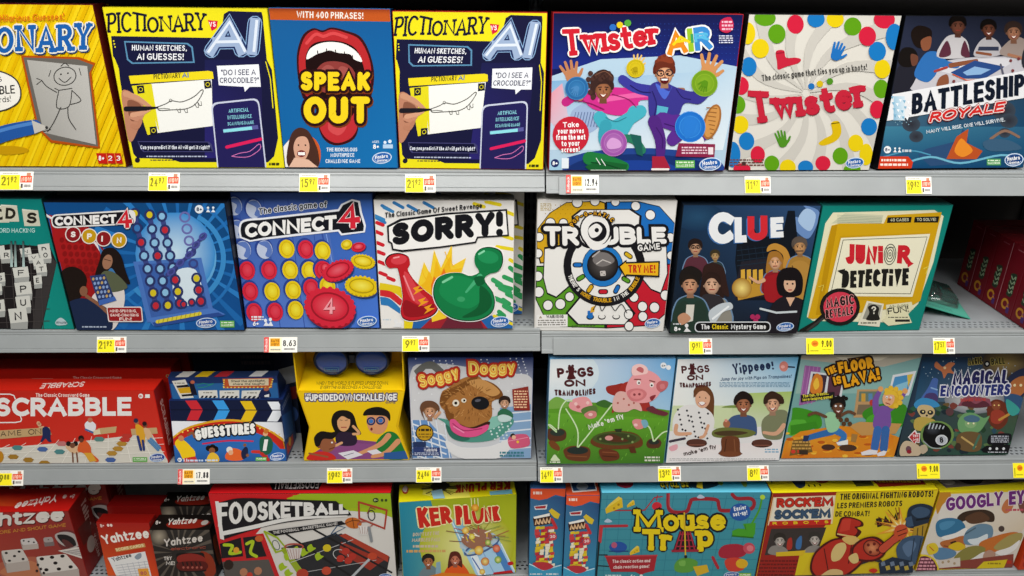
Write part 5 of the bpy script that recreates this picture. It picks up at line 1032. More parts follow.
def detective_game():
    b = Pack(POSE['junior'], .05, 'teal detective game box with a mustard folder and a magnifying glass', col='145e58', tray='0e4844'); f = b.front(); f.BG('0e8478')
    f.P([(836,213.5),(937,211),(946,217),(935,262),(919,303),(900,322),(812,320),(806,316),(828,224)], 'e9e4c0'); f.P([(848,214),(886,216),(884,224),(834,224)], 'cfcfb0')
    for i in range(6): f.L([(840,216+i*1.6),(884,218+i*1.4)], .3, '9aa890')
    f.P([(834,226),(842,224),(886,224),(890,216),(944,213),(941,224),(921,300),(912,305),(812,318),(807,317)], 'd4a412'); f.P([(815,314),(834,226),(840,225),(820,314)], 'c09008')
    f.P([(842,236),(931,233),(912,298),(826,300)], 'c89a10'); f.P([(843,238),(932,234),(913,296),(827,295)], 'f0ebcf'); 
    f.L([(845,240),(929,237),(911,293),(831,292),(845,240)], .6, '3c3a30')
    f.part('tag_print').P([(890,218),(914,217.6),(913,223),(889,223.4)], '191816'); f.P([(917,217.6),(941.5,217),(940,223),(916,223)], '191816'); f.T('40 CASES', (892.5,222), (911,221.6), 3, 'd8d4b0', sw=.2); f.T('TO SOLVE!', (919,221.6), (938,221.4), 3, 'd8d4b0', sw=.2)
    f.part('title_lettering').T('JUNi', (847, 264), (884, 263), 20, 'cf2430', sw=.27, sh=.08, gap=.05, jit=.04, h1=17); f.T('R', (898, 263), (911, 263), 18, 'cf2430', sw=.28, sh=.1); f.P([(908,259),(915,263),(909,267)], 'cf2430')
    f.T('DETECTiVE', (842, 287), (909, 284), 17, '1c1b18', sw=.24, sh=.12, gap=.06, jit=.05); f.P([(838,270),(846,268),(845,275)], '1c1b18')
    f.part('fingerprint_mark')
    for i, r in enumerate((1, 2.6, 4.2, 5.8)): f.ring(891.4, 254, r, r*1.75, .8, '4c5248', 8, n=20)
    f.L([(887,248),(895,247)], .6, '4c5248')
    f.part('cover_print').L([(827,310),(815,322),(800,331)], [3,5,6], '191816'); f.L([(823,317),(806,329)], 2.2, '3a3634')
    f.E(839.5, 306, 20.4, 18.6, '191816', -14); f.E(839.5, 306, 16.8, 15, 'd63a50', -14); f.T('MAGIC', (826, 307), (854, 303), 9.6, '2a1416', sw=.2, sh=.1, out=.4, outc='f4a8a8'); f.T('REVEALS', (825, 317.5), (853, 313.5), 8.6, '2a1416', sw=.18, sh=.1, out=.4, outc='f4a8a8')
    f.P([(867,300),(884,303),(879,326),(857,324)], 'e6e1ca'); f.P([(868.6,302),(882,304.4),(878,319.6),(862,318)], '9c9a8c'); f.S([(866,319),(869,312),(868,306),(874,303.6),(879,307),(878,313),(879,319)], '23211e'); f.T('?', (871.4,313), (876,313), 7.6, 'e8e4d4', sw=.2); f.tiny(860, 321, 876, 323, 1, '6a6858', h=1.3)
    f.P([(886,304),(912,301),(914,308),(908,312),(912,322),(888,325),(882,320),(887,314)], 'e4dfb8'); f.T('All-Ages', (889,307.6), (909,305.4), 3.2, '7a7a62', sw=.16); f.T('FUN!', (888,313.4), (909,310.8), 6, '1c1b18', sw=.2); f.tiny(888, 315, 908, 318, 1, '6a6858', h=1); f.R(895, 318.6, 910, 321, '2a2824')
    f.L([(819,286),(824,284),(822,290)], .6, 'e8d860'); f.L([(925,268),(930,266),(927,273)], .7, 'e8e060'); f.done()
detective_game()
# ------------------------------------------------------------------ third row
def word_game_art(f, front=True):
    f.BG('d42a1c'); f.GQ([(-67,390),(155,390),(169,463),(-40,463)], ('c42418','c8281a','e0382a','d83022'), 5)
    f.P([(-40,463),(-45,440),(-10,448),(80,441),(140,434),(152,433.6),(169,463)], 'ddd8cc')
    for i in range(9): f.L([(-30+i*23, 463), (10+i*16.4, 434.5+max(0,(6-i))*1.6)], .5, 'f6f2e8')
    for i in range(4): f.L([(-40, 451+i*4+i*i*.6), (164, 437+i*6+i*i*.5)], .5, 'f6f2e8')
    def hexa(x, y, rx, ry, c): f.P([(x-rx,y),(x-rx*.55,y-ry),(x+rx*.5,y-ry),(x+rx,y-ry*.1),(x+rx*.6,y+ry),(x-rx*.5,y+ry)], c)
    for x, y, c in ((18,447,'4f8a8c'),(43,448.5,'4a6aa8'),(60,451,'4f8a8c'),(99.5,438.6,'5a8a84'),(110.6,459,'4664a4'),(14,456,'a87c2c'),(29,459,'a87c2c'),(45,462,'a87c2c'),(118,448,'b88a34'),(112,452.5,'b88a34'),(122,443,'b88a34'),(127,435.4,'c23a30'),(125,439,'c23a30'),(62,443,'c87a78')): hexa(x, y, 5.6, 2.3, c)
    f.E(0, 456, 4.6, 6, 'c88a1c')
    f.part('cover_print')
    tan = 'c9a878'
    f.P([(-8,430.4),(50,426.6),(52,434),(-6,439)], tan); f.T('GAME', (-6,436.4), (22,434.6), 5.4, '4a3a2a', sw=.16, gap=.3); f.T('ON', (29,434.2), (42,433.4), 5.4, '4a3a2a', sw=.16)
    f.P([(98,428),(117,426),(116,432),(100,434)], tan); f.P([(93,430),(100,428.6),(101,433.6),(94,434.6)], 'e4d4b0'); f.P([(131,428.4),(157,427),(158,433),(132,434.4)], tan); 
    # small cartoon players
    f.S([(43,428),(47,426),(51,430),(51,438),(52,441),(49,441),(46,438),(43,441),(41,441),(43,435)], '1e2a58'); f.dots([(40,424),(39,422.6)], 2, 'e0b088'); f.L([(44,426),(40,427)], 1.4, 'e0b088')
    f.S([(85,424),(90,420),(96,424),(95,430),(88,431)], 'ececf0'); f.dots([(90.5,419.6)], 2.6, 'c8785a'); f.L([(86,429),(93,432)], 1.8, '4a6aa0')
    f.S([(66,446),(70,443),(79,444),(81,448),(79,452),(72,452)], 'e0b890'); f.dots([(69,443),(76,443)], 2.6, '1c1414'); f.dots([(73,444.6)], 2.8, '7a4a34'); f.L([(73,452),(73.4,461)], 1.4, '7a4a34'); f.L([(77,452),(78,461)], 1.4, '7a4a34')
    f.S([(80,442),(86,440),(91,446),(92,452),(99,459),(96,461),(88,456),(83,452),(78,450)], 'e0602c'); f.dots([(81.6,437.6)], 3, '1c1414'); f.dots([(82,439.6)], 2.2, '6a3c2c'); f.P([(84,452),(92,452),(97,460),(90,461)], 'e0a838')
    f.S([(136,424),(141,425),(145,430),(145,440),(143,448),(140,440),(137,436)], 'e4a82c'); f.L([(138,436),(141,449)], 2.6, '2a3a78'); f.L([(143,440),(144,449)], 2.4, '2a3a78'); f.dots([(137,421.6)], 2.4, 'b8704c'); f.dots([(136.4,420)], 2.4, '24304c')
    f.S([(144,428),(150,429),(153,440),(148,440)], 'e0b890'); f.L([(149,440),(158,449)], 2.8, '5a8ab8'); f.L([(151,438),(160,447)], 2.6, '5a8ab8'); f.dots([(145.6,424.6)], 2.4, '8a4a34'); f.dots([(145,423)], 2.3, '28161a')
    f.part('title_lettering')
    f.T('SCRABBLE', (-4, 416), (132, 415.4), 18.8, 'f2efec', sw=.24, gap=.08)
    f.L([(-18,393.6),(10,393.6),(14,395),(15.4,398.4)], 1.1, 'f2efec', rnd=True); f.L([(20,414),(22,419),(21,421),(16,422),(-18,422.4)], 1.1, 'f2efec')
    f.part('tagline_lettering').T('The Classic Crossword Game', (36, 396.4), (90, 396.4), 3.8, 'f6e4dc', sw=.2)
    age_mark(f, 141.5, 395.6, 2.4, 'f2efec', '8+', 'c82a1c'); f.R(146, 393.8, 150.6, 397.4, 'f2efec')
    green_mark(f, 132.6, 456.4, 147, 461); oval_logo(f, 157, 456.8, 8, 4.4, -6, '2a4c9c')
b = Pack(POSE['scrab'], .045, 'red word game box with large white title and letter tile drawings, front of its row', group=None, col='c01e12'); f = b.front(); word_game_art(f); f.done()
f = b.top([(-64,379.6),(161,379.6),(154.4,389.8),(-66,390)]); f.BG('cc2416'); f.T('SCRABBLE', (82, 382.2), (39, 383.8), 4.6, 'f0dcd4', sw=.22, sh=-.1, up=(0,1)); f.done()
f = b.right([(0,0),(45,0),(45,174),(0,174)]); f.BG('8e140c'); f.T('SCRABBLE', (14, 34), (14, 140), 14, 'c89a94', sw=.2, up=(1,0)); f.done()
p = POSE['scrab']
b = Pack((-1.0800, .0560, .606, .4266, .1900, .02, 0, [(-64,362),(166,362),(172,462),(-44,462)]), .045, 'red word game box standing behind the front one, only its upper edge showing', col='9c140c'); f = b.front(); f.BG('a81a10')  # red and lettering darkened to imitate shade behind the front box
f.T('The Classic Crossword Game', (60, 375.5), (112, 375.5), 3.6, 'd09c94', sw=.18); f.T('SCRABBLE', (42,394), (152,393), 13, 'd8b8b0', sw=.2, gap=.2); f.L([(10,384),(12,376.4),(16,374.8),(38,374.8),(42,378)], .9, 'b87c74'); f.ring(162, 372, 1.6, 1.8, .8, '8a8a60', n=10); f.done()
b = Pack((-1.0650, .1120, .606, .4266, .1980, .02, 0, [(0,0),(100,0),(100,60),(0,60)]), .045, 'red word game box deepest in the left row, in shade behind two others', col='7c0e0a'); f = b.front(); f.BG('86120c'); f.T('The Classic Crossword Game', (30, 9), (70, 9), 2.6, 'b88c84', sw=.18); f.done()  # deeper red again: shade put into the colour of this rear copy

def acting_game():
    pose = list(POSE['guess']); x, y, z, w, h, le, ya, q = pose
    r = empty('board_game_box', (x, .004, z+.0006), .010, 'blue acting game box shaped like a clapperboard with a tray of cards', 'board game')
    D = .085; W_ = .2290; H1 = .1330
    bm = bmesh.new(); prism(bm, [(0,0),(.026,H1),(D,H1),(D,0)], W_, 0, 0); body = mesh_obj('carton', bm, M_INK, r, '182a5c')
    bm = bmesh.new(); prism(bm, [(.03, H1-.012), (.032, H1+.050), (.05, H1+.053), (D, H1+.010), (D, H1-.012)], W_-.012, 0, .004); card = mesh_obj('card_tray', bm, M_INK, r, '1c3268')
    f = Face(body, [(169.6,402.4),(279.4,399),(291,461.5),(170.6,462.8)], (0,0,0), (1,0,0), (0,.026,H1), W_, math.hypot(H1,.026)); f.BG('141c3a')
    for x0, c in ((184,'c82a34'),(210,'3a9ae0'),(237,'e4bc1c'),(264,'e8ecf0')): f.P([(x0,401.5),(x0+11,401.2),(x0+17,410),(x0+17,410.4),(x0+12,420),(x0+1,420),(x0+6,410)], c)
    f.L([(170,410.6),(281,409)], .8, '0c1228')
    f.P([(170,421),(284,420.6),(288,440),(170,440)], 'e4e6ea')
    f.P(spline([(168,438),(182,428),(200,422),(222,418.5),(245,420),(268,428),(284,437)], False)+[(292,464),(168,464)], 'd8a020'); f.P(spline([(168,440),(182,430),(200,424),(222,420.5),(245,422),(268,430),(284,440)], False)+[(292,464),(168,464)], 'c02a1c')
    f.dots([(170+i*5.2, 438.4-14*math.sin(PI*min(1, (i*5.2+6)/128))**.8*1.05) for i in range(22)], .9, 'f0d060')
    f.P(spline([(168,447),(184,436),(204,429),(226,426.6),(250,430),(270,438),(284,450)], False)+[(292,464),(168,464)], '2c68b0'); f.GQ([(170,448),(288,448),(291,463),(170,463)], ('2c68b0','2c68b0','235494','235494'), 4)
    f.part('title_lettering').T('GUESSTURES', (193, 439.5), (254, 433), 10.6, 'f0efea', sw=.26, out=1.5, outc='141420', jit=.05, bulge=1.6, gap=.06)
    f.part('tagline_lettering').L([(200,443),(226,439.6),(252,440)], 1.6, 'c8284c', True)
    f.part('cover_print')
    sk = '8a5638'
    f.S([(172,443),(176,438),(182,440),(188,446),(192,452),(190,460),(180,460),(176,452)], 'ecc41c'); f.dots([(178.6,437.6)], 3, 'c8845c'); f.L([(186,434),(190,432),(192,436)], 2.6, sk, True); f.P([(180,458),(192,456),(195,463),(180,463)], 'c8342c')
    f.dots([(206,447.6),(210,446.4),(213,448.4)], 3.2, '18100e'); f.dots([(209.4,450)], 3.4, sk); f.S([(206,454),(211,452),(216,456),(216,462),(204,462)], 'e4b838')
    f.S([(223,456),(228,448),(236,448),(242,452),(243,459),(236,461),(226,460)], 'e0642c'); f.dots([(227.6,449)], 3.4, 'dcdcd8'); f.dots([(229,452)], 2.8, 'e0a880'); f.S([(240,452),(244,446),(247,448),(247,456),(242,459)], '1c2444'); f.dots([(243.6,444),(247,455)], 1.8, '8a5638')
    f.L([(252,451),(264,452),(268,458)], [3,4,3.6], 'c8342c', True); f.S([(259,438),(266,434),(273,440),(272,452),(262,454)], '1f5c44'); f.dots([(264.6,432)], 2.8, 'e0a880'); f.dots([(265,429.6)], 2.6, 'c8742c'); f.P([(264,438),(268,438),(267,450),(263,450)], 'e8e8e4'); f.L([(262,453),(270,460)], 3.6, 'b83028')
    age_mark(f, 175.6, 459.8, 2.2, 'e8eef4', '8+'); f.tiny(184, 459, 200, 462, 1, 'c8d8ec', h=2); f.tiny(202, 458.6, 216, 462, 1, 'c8d8ec', h=2); green_mark(f, 256, 457, 268, 461); oval_logo(f, 279.6, 456.4, 8, 4.4, -6, '2458a8'); f.done()
    b0 = Vector((0, .004, H1+.034)); 
    f = Face(card, [(170.6,371),(268,371.6),(276,397.5),(170.4,400.4)], (.005,.0302,H1+.0005), (1,0,0), (0,.002,.050), W_-.014, .0495, prefix='tray_')
    f.BG('2a66a4'); f.P([(171,371),(268,371.6),(269,374),(171,373.6)], '4a7cb0')
    f.P([(173.4,375.6),(187,373.6),(194,398),(180,399.6)], 'e4e2d8'); f.P([(178,385),(191,383),(193,391),(180,392)], 'd8a81c'); f.P([(177,381.6),(189,380),(190.4,383),(178,384.4)], '1c1c24'); f.P([(181,393.6),(193,392),(194,395),(182,396.4)], '1c1c24'); f.tiny(176, 377, 186, 379.4, 1, '8a8474', h=1.2)
    f.P([(190,376),(195,378),(198,394),(192,394)], '14142c'); f.dots([(194,377)], 2.2, 'c86a4c')
    for i in range(3): x0 = 199+i*21; f.P([(x0,388),(x0+18.6,387.4),(x0+19.6,397.6),(x0+.6,398.4)], 'e4e2da'); f.tiny(x0+5, 390, x0+14, 391.6, 1, '8a8474', h=1.2); [f.P([(x0+2+k*4.2,398),(x0+3.4+k*4.2,395),(x0+5.6+k*4.2,395),(x0+4.4+k*4.2,398)], '1c1c28') for k in range(4)]
    f.P([(222,373.4),(265,373),(267,384.6),(225,385)], 'c8582c'); f.dots([(224+i*3.4, 384) for i in range(13)]+[(223.6,375+i*2.6) for i in range(4)]+[(265.6,375+i*2.6) for i in range(4)], .8, 'f4dc60'); f.P([(227,374),(262,373.8),(263.6,381.6),(229,382)], 'e6d6b4')
    f.T('Steal the spotlight,', (230,377.6), (260,377.4), 2.6, '3a342c', sw=.2); f.T('share the laughs!', (232,381), (260,380.8), 2.4, '3a342c', sw=.2)
    f.L([(198,381),(204,378.6),(210,380),(214,379),(206,383),(199,384)], .9, '2c9080', True); f.S([(258,388),(262,385),(266,389),(268,396),(258,397)], '1a2450'); f.dots([(262.6,386)], 2.4, 'b8684c'); f.P([(262,394),(266,392),(267,396),(263,396)], 'e8e8ea'); f.done()
    s = Face(body, [(0,0),(85,0),(85,150),(0,150)], (W_,0,0), (0,1,0), (0,0,1), D, H1, prefix='side_'); s.BG('203c78'); s.P([(6,96),(70,120),(70,60),(6,30)], '2c5ca4'); s.P([(10,140),(60,146),(60,120),(10,112)], 'b83428'); s.S([(24,120),(34,110),(44,122),(34,134)], 'd8a81c'); s.tiny(14, 10, 70, 24, 2, '8a9cc8', h=4); s.done()
    t = Face(card, [(0,0),(100,0),(100,20),(0,20)], (.005,.0322,H1+.0502), (1,0,0), (0,.018,.003), W_-.014, .018, prefix='top_'); t.BG('23365e')
    for x0, c in ((6,'d8d4cc'),(24,'e0b81c'),(42,'b82c34'),(74,'d8d8d8')): t.P([(x0,20),(x0+12,20),(x0+17,0),(x0+5,0)], c)
    t.done()
acting_game()
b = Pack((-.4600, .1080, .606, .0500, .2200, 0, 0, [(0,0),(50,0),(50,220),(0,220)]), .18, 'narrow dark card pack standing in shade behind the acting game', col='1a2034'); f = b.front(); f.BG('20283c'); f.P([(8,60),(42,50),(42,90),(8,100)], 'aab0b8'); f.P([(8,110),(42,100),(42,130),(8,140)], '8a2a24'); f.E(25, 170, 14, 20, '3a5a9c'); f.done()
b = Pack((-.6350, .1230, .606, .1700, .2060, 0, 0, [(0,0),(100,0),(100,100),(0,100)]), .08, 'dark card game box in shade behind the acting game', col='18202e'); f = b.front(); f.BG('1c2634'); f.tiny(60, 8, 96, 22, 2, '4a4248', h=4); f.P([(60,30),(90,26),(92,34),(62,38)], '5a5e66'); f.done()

def goggles_game():
    x0, y0, z = -.3900, .006, .6040
    r = empty('board_game_box', (x0, y0, z+.0036), 0, 'bright yellow hourglass shaped game box with blue goggles in its window', 'board game')
    Wd, D = .2180, .085; H = .166; top = .2560
    yel, dk = 'eec40c', 'c89a08'
    # hourglass carton: the front narrows to a waist
    L_ = [(.000,0),(.0000,.008),(.022,.088),(.0,H)]
    bm = bmesh.new(); pts = [(0,0),(Wd,0),(Wd,.006),(Wd-.0185,.082),(Wd-.002,H),(.002,H),(.0185,.082),(0,.006)]
    prism(bm, pts, D, 1, 0); bmesh.ops.triangulate(bm, faces=[f_ for f_ in bm.faces if len(f_.verts) > 4]); body = mesh_obj('carton', bm, M_INK, r, 'e0b408')
    # goggle compartment above: back, two sides, ledge
    bm = bmesh.new(); add_box(bm, .002, Wd-.002, D-.004, D, H+.0004, top, .0006); mesh_obj('back_card', bm, M_INK, r, 'd8a80a')
    for nm, xa, xb in (('side_card', .002, .0045), ('side_card', Wd-.0045, Wd-.002)):
        bm = bmesh.new(); prism(bm, [(.002,H+.0004),(D-.0042,H+.0004),(D-.0042,top),(.004,top)], xb-xa, 0, xa); mesh_obj(nm, bm, M_INK, r, yel)
    bm = bmesh.new(); prism(bm, [(.001,H+.0006),(D-.0046,H+.0006),(D-.0046,H+.021),(D-.012,H+.018),(.001,H+.0012)], Wd-.0096, 0, .0048); mesh_obj('ledge', bm, M_INK, r, 'f0c810')
    q = [(296.3,390),(403.4,390),(411,460),(300,460)]
    f = Face(body, q, (0,0,0), (1,0,0), (0,0,1), Wd, H)
    def inside(): pass
    # artwork sheet cut to the hourglass outline
    f.P([(298,390.3),(402.4,390.3),(395.2,424),(410.2,458),(410.2,459.4),(300.6,459.4),(300.6,458),(309,424)], 'f2c80e')
    f.part('title_lettering').T('#UPSIDEDOWNCHALLENGE', (305, 399), (395, 399), 6.6, 'f4f2ee', sw=.26, out=1.1, outc='4a4468', jit=.03, gap=.05); f.T('THE', (305, 394.4), (311, 394), 2.4, 'f4f2ee', sw=.26, out=.7, outc='4a4468'); f.T('GAME', (384, 401.8), (394, 401.8), 2, '4a4468', sw=.24)
    f.part('cover_print')
    f.P([(304,456),(318,447),(330,441),(356,438),(392,442),(398,459),(304,459)], '84467c'); f.P([(318,450),(334,441),(392,443),(396,459),(316,459)], '8e4c86')
    f.S([(330,420),(334,410),(344,408),(352,412),(356,424),(360,432),(352,433),(336,432)], '14100f'); f.E(342.4, 420, 6.6, 9.4, 'e0a878', 4); f.S([(331,424),(332,412),(342,408),(350,414),(348,417),(340,414)], '14100f'); f.S([(334,432),(340,430),(352,431),(356,438),(352,444),(336,443)], '2c1c34'); f.L([(352,432),(358,431),(352,424)], 2.6, 'e0a878', True); f.L([(340,441),(334,444)], 2.6, 'e0a878'); f.L([(340,425),(345,425)], .9, 'a83030'); f.L([(338.6,417.6),(341,418)], .5, '2a1812'); f.L([(344,418),(346.4,417.6)], .5, '2a1812')
    f.S([(386,430),(396,432),(402,442),(407,458),(388,459),(378,450),(376,440)], '1f7a34'); f.L([(388,434),(378,444),(352,455)], [6,5,3], 'dc9a6c', True); f.L([(398,440),(386,452),(372,456)], [6,5,3.6], 'dc9a6c', True); f.P([(384,452),(406,450),(410,459),(384,459)], '2c5c9c')
    f.S([(366,414),(370,409),(380,408),(387,414),(386,426),(380,432),(370,430),(366,422)], 'dc9a6c'); f.S([(362,413),(366,407),(378,405),(388,410),(389,419),(384,414),(370,413)], '14100f'); f.ring(370, 419, 3.6, 3.4, 1.6, '18305c'); f.ring(379.6, 418.4, 3.8, 3.4, 1.6, '18305c'); f.E(370, 419, 2.4, 2.2, '3c78c0'); f.E(379.6, 418.4, 2.4, 2.2, '3c78c0'); f.E(370.6, 427, 1.2, 1.6, '7a2420')
    f.E(325, 442.6, 8.6, 8.4, '9a5c3c', -8); f.dots([(316.4,444.6)], 2, '8a4e32'); f.S([(313,444),(312,435),(319,429),(330,430),(338,427.6),(334,434),(330,437),(321,437),(317,444)], '14100f'); f.dots([(330,440.6)], 1, 'f0f0f0'); f.L([(327,447.6),(332,446)], .8, '5a2018'); f.S([(304,459),(308,452),(320,450),(330,453),(332,459)], 'd02c24'); f.L([(325,456),(306,452)], 2, '9a5c3c')
    f.P([(336,452),(352,449),(362,454),(346,459)], 'e8e4ec'); f.P([(366,450),(376,448),(382,452),(372,454)], 'e8e4ec'); f.L([(342,455),(352,452)], .6, '5a5a7a'); f.done()
    f = Face(r, [(299,375),(401,375),(403.4,390.6),(296.3,390.6)], (.006,.0006,H+.0014), (1,0,0), (0,.072,.0168), Wd-.012, .073, prefix='ledge_'); f.BG('efc60f')
    f.T('WHEN THE WORLD IS FLIPPED UPSIDE DOWN,', (313, 387), (387, 387), 2.2, '6a5a1c', sw=.2); f.T('EVERYTHING BECOMES A CHALLENGE!', (318, 389.6), (381, 389.6), 2.1, '6a5a1c', sw=.2); f.done()
    f = Face(r, [(300,345),(400,345),(400,380),(300,380)], (.005,D-.0041,H+.027), (1,0,0), (0,0,1), Wd-.010, top-H-.027, prefix='back_'); f.BG('d8a60c')
    f.L([(304,352),(308,357)], 1, '4a2a1c'); f.P([(308,353.4),(309.6,358.6),(304.6,357)], '4a2a1c'); f.L([(396,356),(390,358)], 1, '4a2a1c'); f.P([(391,355.6),(388,359.4),(392.6,360)], '4a2a1c'); f.tiny(384, 350, 397, 354, 2, '6a4a1c', h=1.2); f.L([(340,377),(350,379),(358,376.6)], 1.4, '7a4a18', True); f.done()
    # goggles: two lens cups, bridge, clips
    g = empty('upside_down_goggles', (x0+Wd/2, y0+.046, z+H+.0560), 0, 'blue mirror goggles held in the window of the yellow hourglass box', 'goggles')
    for sx in (-1, 1):
        bm = bmesh.new(); n = 32; rings = []
        prof = [(1.0,.020),(1.03,.004),(1.0,-.014),(.90,-.020),(.84,-.017)]
        for k, yy in prof: rings.append([bm.verts.new((sx*.0385+.0385*k*math.cos(2*PI*i/n)*(1.0 if math.cos(2*PI*i/n)*sx > 0 else .86), yy, .0335*k*math.sin(2*PI*i/n))) for i in range(n)])
        for a, c in zip(rings, rings[1:]):
            for i in range(n): bm.faces.new((a[i], a[(i+1)%n], c[(i+1)%n], c[i]))
        bm.faces.new(rings[0][::-1]); mesh_obj('rim', bm, mat_goggle, g, smooth=True)
        bm = bmesh.new(); bmesh.ops.create_uvsphere(bm, u_segments=28, v_segments=14, radius=1)
        for v in bm.verts: v.co = Vector((sx*.0395+v.co.x*.0325, -.0165+v.co.y*.0055, v.co.z*.0285))
        mesh_obj('lens', bm, mat_lens, g, smooth=True)
        f = Face(g, [(0,0),(24,0),(24,10),(0,10)], (sx*.0395-.015,-.0228,-.021), (1,0,0), (0,.0,1), .030, .0105, prefix='label_'); f.L([(1,1),(23,1),(23,9),(1,9),(1,1)], .8, '4a88a4'); f.tiny(4, 4, 20, 7, 1, '4a88a4', h=2); f.done()
    bm = bmesh.new(); prism(bm, [(-.012,-.008),(.012,-.008),(.008,-.001),(.012,.009),(-.012,.009),(-.008,-.001)], .018, 1, -.010); mesh_obj('bridge', bm, mat_goggle, g)
mat_goggle = mat('dark_blue_rubber', '0c1a34', rough=0.35); mat_lens = mat('blue_mirror_lens', '1244a0', rough=0.12, spec=0.8, coat=.6)
goggles_game()

def dog_bath_game():
    b = Pack(POSE['soggy'], .05, 'pale blue bath game box with a shaggy brown dog sticking out a pink tongue', col='2a3c70', tray='c8ccd4'); f = b.front(); f.BG('ced0d4')
    f.GQ([(408,358),(533,358),(532,400),(410,400)], ('2a4484','1e3470','c4c8d2','ccd0d4'), 6)
    f.S([(411,372),(430,364),(460,366),(500,374),(531,378),(531,420),(470,440),(414,430)], 'd2d2d4'); f.dots([(416+((i*37)%112), 359+((i*23)%18)) for i in range(60)], .7, 'dfe4ee'); f.dots([(414+((i*31)%115), 378+((i*17)%60)) for i in range(40)], .5, 'f4f6f8')
    f.P(spline([(414,371),(424,363),(434,362),(444,370)], False)+[(440,376),(432,369),(426,369),(418,377)], '6c6c68')
    f.P([(412,458),(412,420),(428,420),(446,440),(452,458)], '6a94c8')
    for i in range(6): f.L([(413,424+i*6),(446,436+i*6)], 1.6, 'dfe6ee')
    for i in range(5): f.L([(412+i*8,420),(418+i*8,458)], 1.2, 'dfe6ee')
    f.P([(500,408),(531,404),(531,458),(500,458)], '86a8cc')
    for i in range(5): f.L([(500,414+i*9),(531,411+i*9)], 1.4, 'dfe6ee')
    f.S([(446,440),(462,447),(490,446),(512,438),(508,452),(496,458.6),(466,459),(450,452)], 'e4e4e4')
    f.S([(438,418),(446,424),(452,438),(470,442),(492,440),(506,432),(514,420),(500,415),(486,420),(470,426),(450,420)], '4f9484'); f.S([(446,424),(456,432),(470,438),(462,441),(450,436)], '2f6c5c'); f.dots([(490+((i*13)%24), 420+((i*7)%20)) for i in range(26)], 1, 'cfe4e0'); f.S([(470,424),(486,418),(498,416),(504,420),(494,428),(480,430)], '86c0b0')
    f.S([(412,448),(424,452),(450,454),(470,459),(412,459)], '4a7ca4') if 0 else None
    fur, fd, fl = 'a87038', '7a4a1e', 'c89254'
    f.S([(440,404),(442,392),(448,388),(456,382),(466,377),(478,376),(484,381),(498,390),(498,398),(492,402),(492,416),(484,424),(470,428),(456,424),(446,412)], fur)
    f.S([(440,402),(443,392),(456,386),(470,378),(477,373),(477,379),(464,388),(450,397),(443,406)], fd); f.S([(484,380),(496,385),(503,394),(498,399),(490,397),(484,388)], fd); f.S([(468,382),(480,379),(492,384),(500,392),(492,396),(480,390)], fl)
    rr = random.Random(3)
    for i in range(150):
        a = rr.uniform(0, 2*PI); k = rr.uniform(.1, 1)**.5; x = 468+26*k*math.cos(a); y = 402+20*k*math.sin(a); an = math.atan2(y-398, x-474)+rr.uniform(-.5, .5); l = rr.uniform(2, 4.4)
        f.L([(x,y),(x+l*math.cos(an),y+l*math.sin(an))], [.9,.3], rr.choice((fd, fl, 'b88044', '8e5a28')), rnd=False)
    f.S([(446,404),(450,412),(454,414),(452,422),(446,416)], fd)
    f.E(456, 402.6, 3.4, 3.4, 'e8e0cc'); f.E(456, 402.6, 1.5, 1.5, '1c1410'); f.E(464, 400, 2.6, 2.2, 'e8e0cc'); f.E(464.4, 400, 1.1, 1.1, '1c1410')
    f.E(480.4, 402.6, 9, 6.6, '14141a', 6); f.E(478, 400, 3, 1.4, '5a5a66', -10); f.S([(455,421),(470,427),(488,421),(489,425),(478,432),(468,432),(458,428)], '3c1c14')
    f.S([(450,420),(455,419),(462,425),(474,428),(488,424),(487,430),(476,436),(462,436),(452,430)], 'e0548c'); f.L([(453,423),(464,430),(482,428)], 1, 'a83060', True); f.L([(454,426),(464,432)], 1.4, 'f088b4', True)
    head(f, 430, 411, 6.6, 'd09c78', '8a5a34'); f.S([(420,408),(424,401),(434,401),(440,408),(436,420),(438,410),(430,406),(423,410),(425,420)], '6a4630'); f.L([(435,417),(440,412)], 3, 'd09c78')
    head(f, 504.6, 402.6, 5.2, 'd0a080', '2c1c18'); f.S([(498,412),(504,408),(512,412),(512,418),(500,418)], '2c6c4c'); f.S([(498,416),(504,414),(512,417),(508,421),(500,421)], 'c4dcd8')
    f.E(424.6, 432.6, 9, 8.4, '2c2a28'); f.E(424.6, 432.6, 8, 7.4, 'c89a1c'); f.tiny(418.6, 428.4, 431, 431, 1, '3c2c10', h=2.4); f.tiny(418.6, 432.6, 431, 438, 2, '7a5c18', h=1.2)
    f.part('callout_print').P([(512,389),(528,386),(530,410),(514,410)], '8e2c24'); f.tiny(514, 389.6, 527.4, 408, 7, 'f0c8a0', h=1.3, seed=4); f.S([(508,440),(512,435),(526,434),(530,440),(528,446),(512,448)], 'd45a7c'); f.dots([(513,435.6)], 2.6, '2c2422'); f.dots([(514,437)], 2.2, 'e8b898'); f.dots([(518,441.6)], 1.4, 'e8c040'); f.L([(508,441),(528,437)], .6, 'f0a0b4')
    f.part('warning_mark').P([(413,441.6),(426,441.6),(426,447),(413,447)], '24345c'); f.P([(413,447),(440,447.4),(440,455.6),(413,456)], '2c3c70'); f.T('WARNING', (424,451.4), (437,451.4), 3, 'e8e8ee', sw=.24); f.tiny(414.4, 452, 439, 455.4, 2, 'b8c0d4', h=1)
    f.tiny(500, 451, 524, 457, 2, '3c7c8c', h=2)
    f.part('title_lettering')
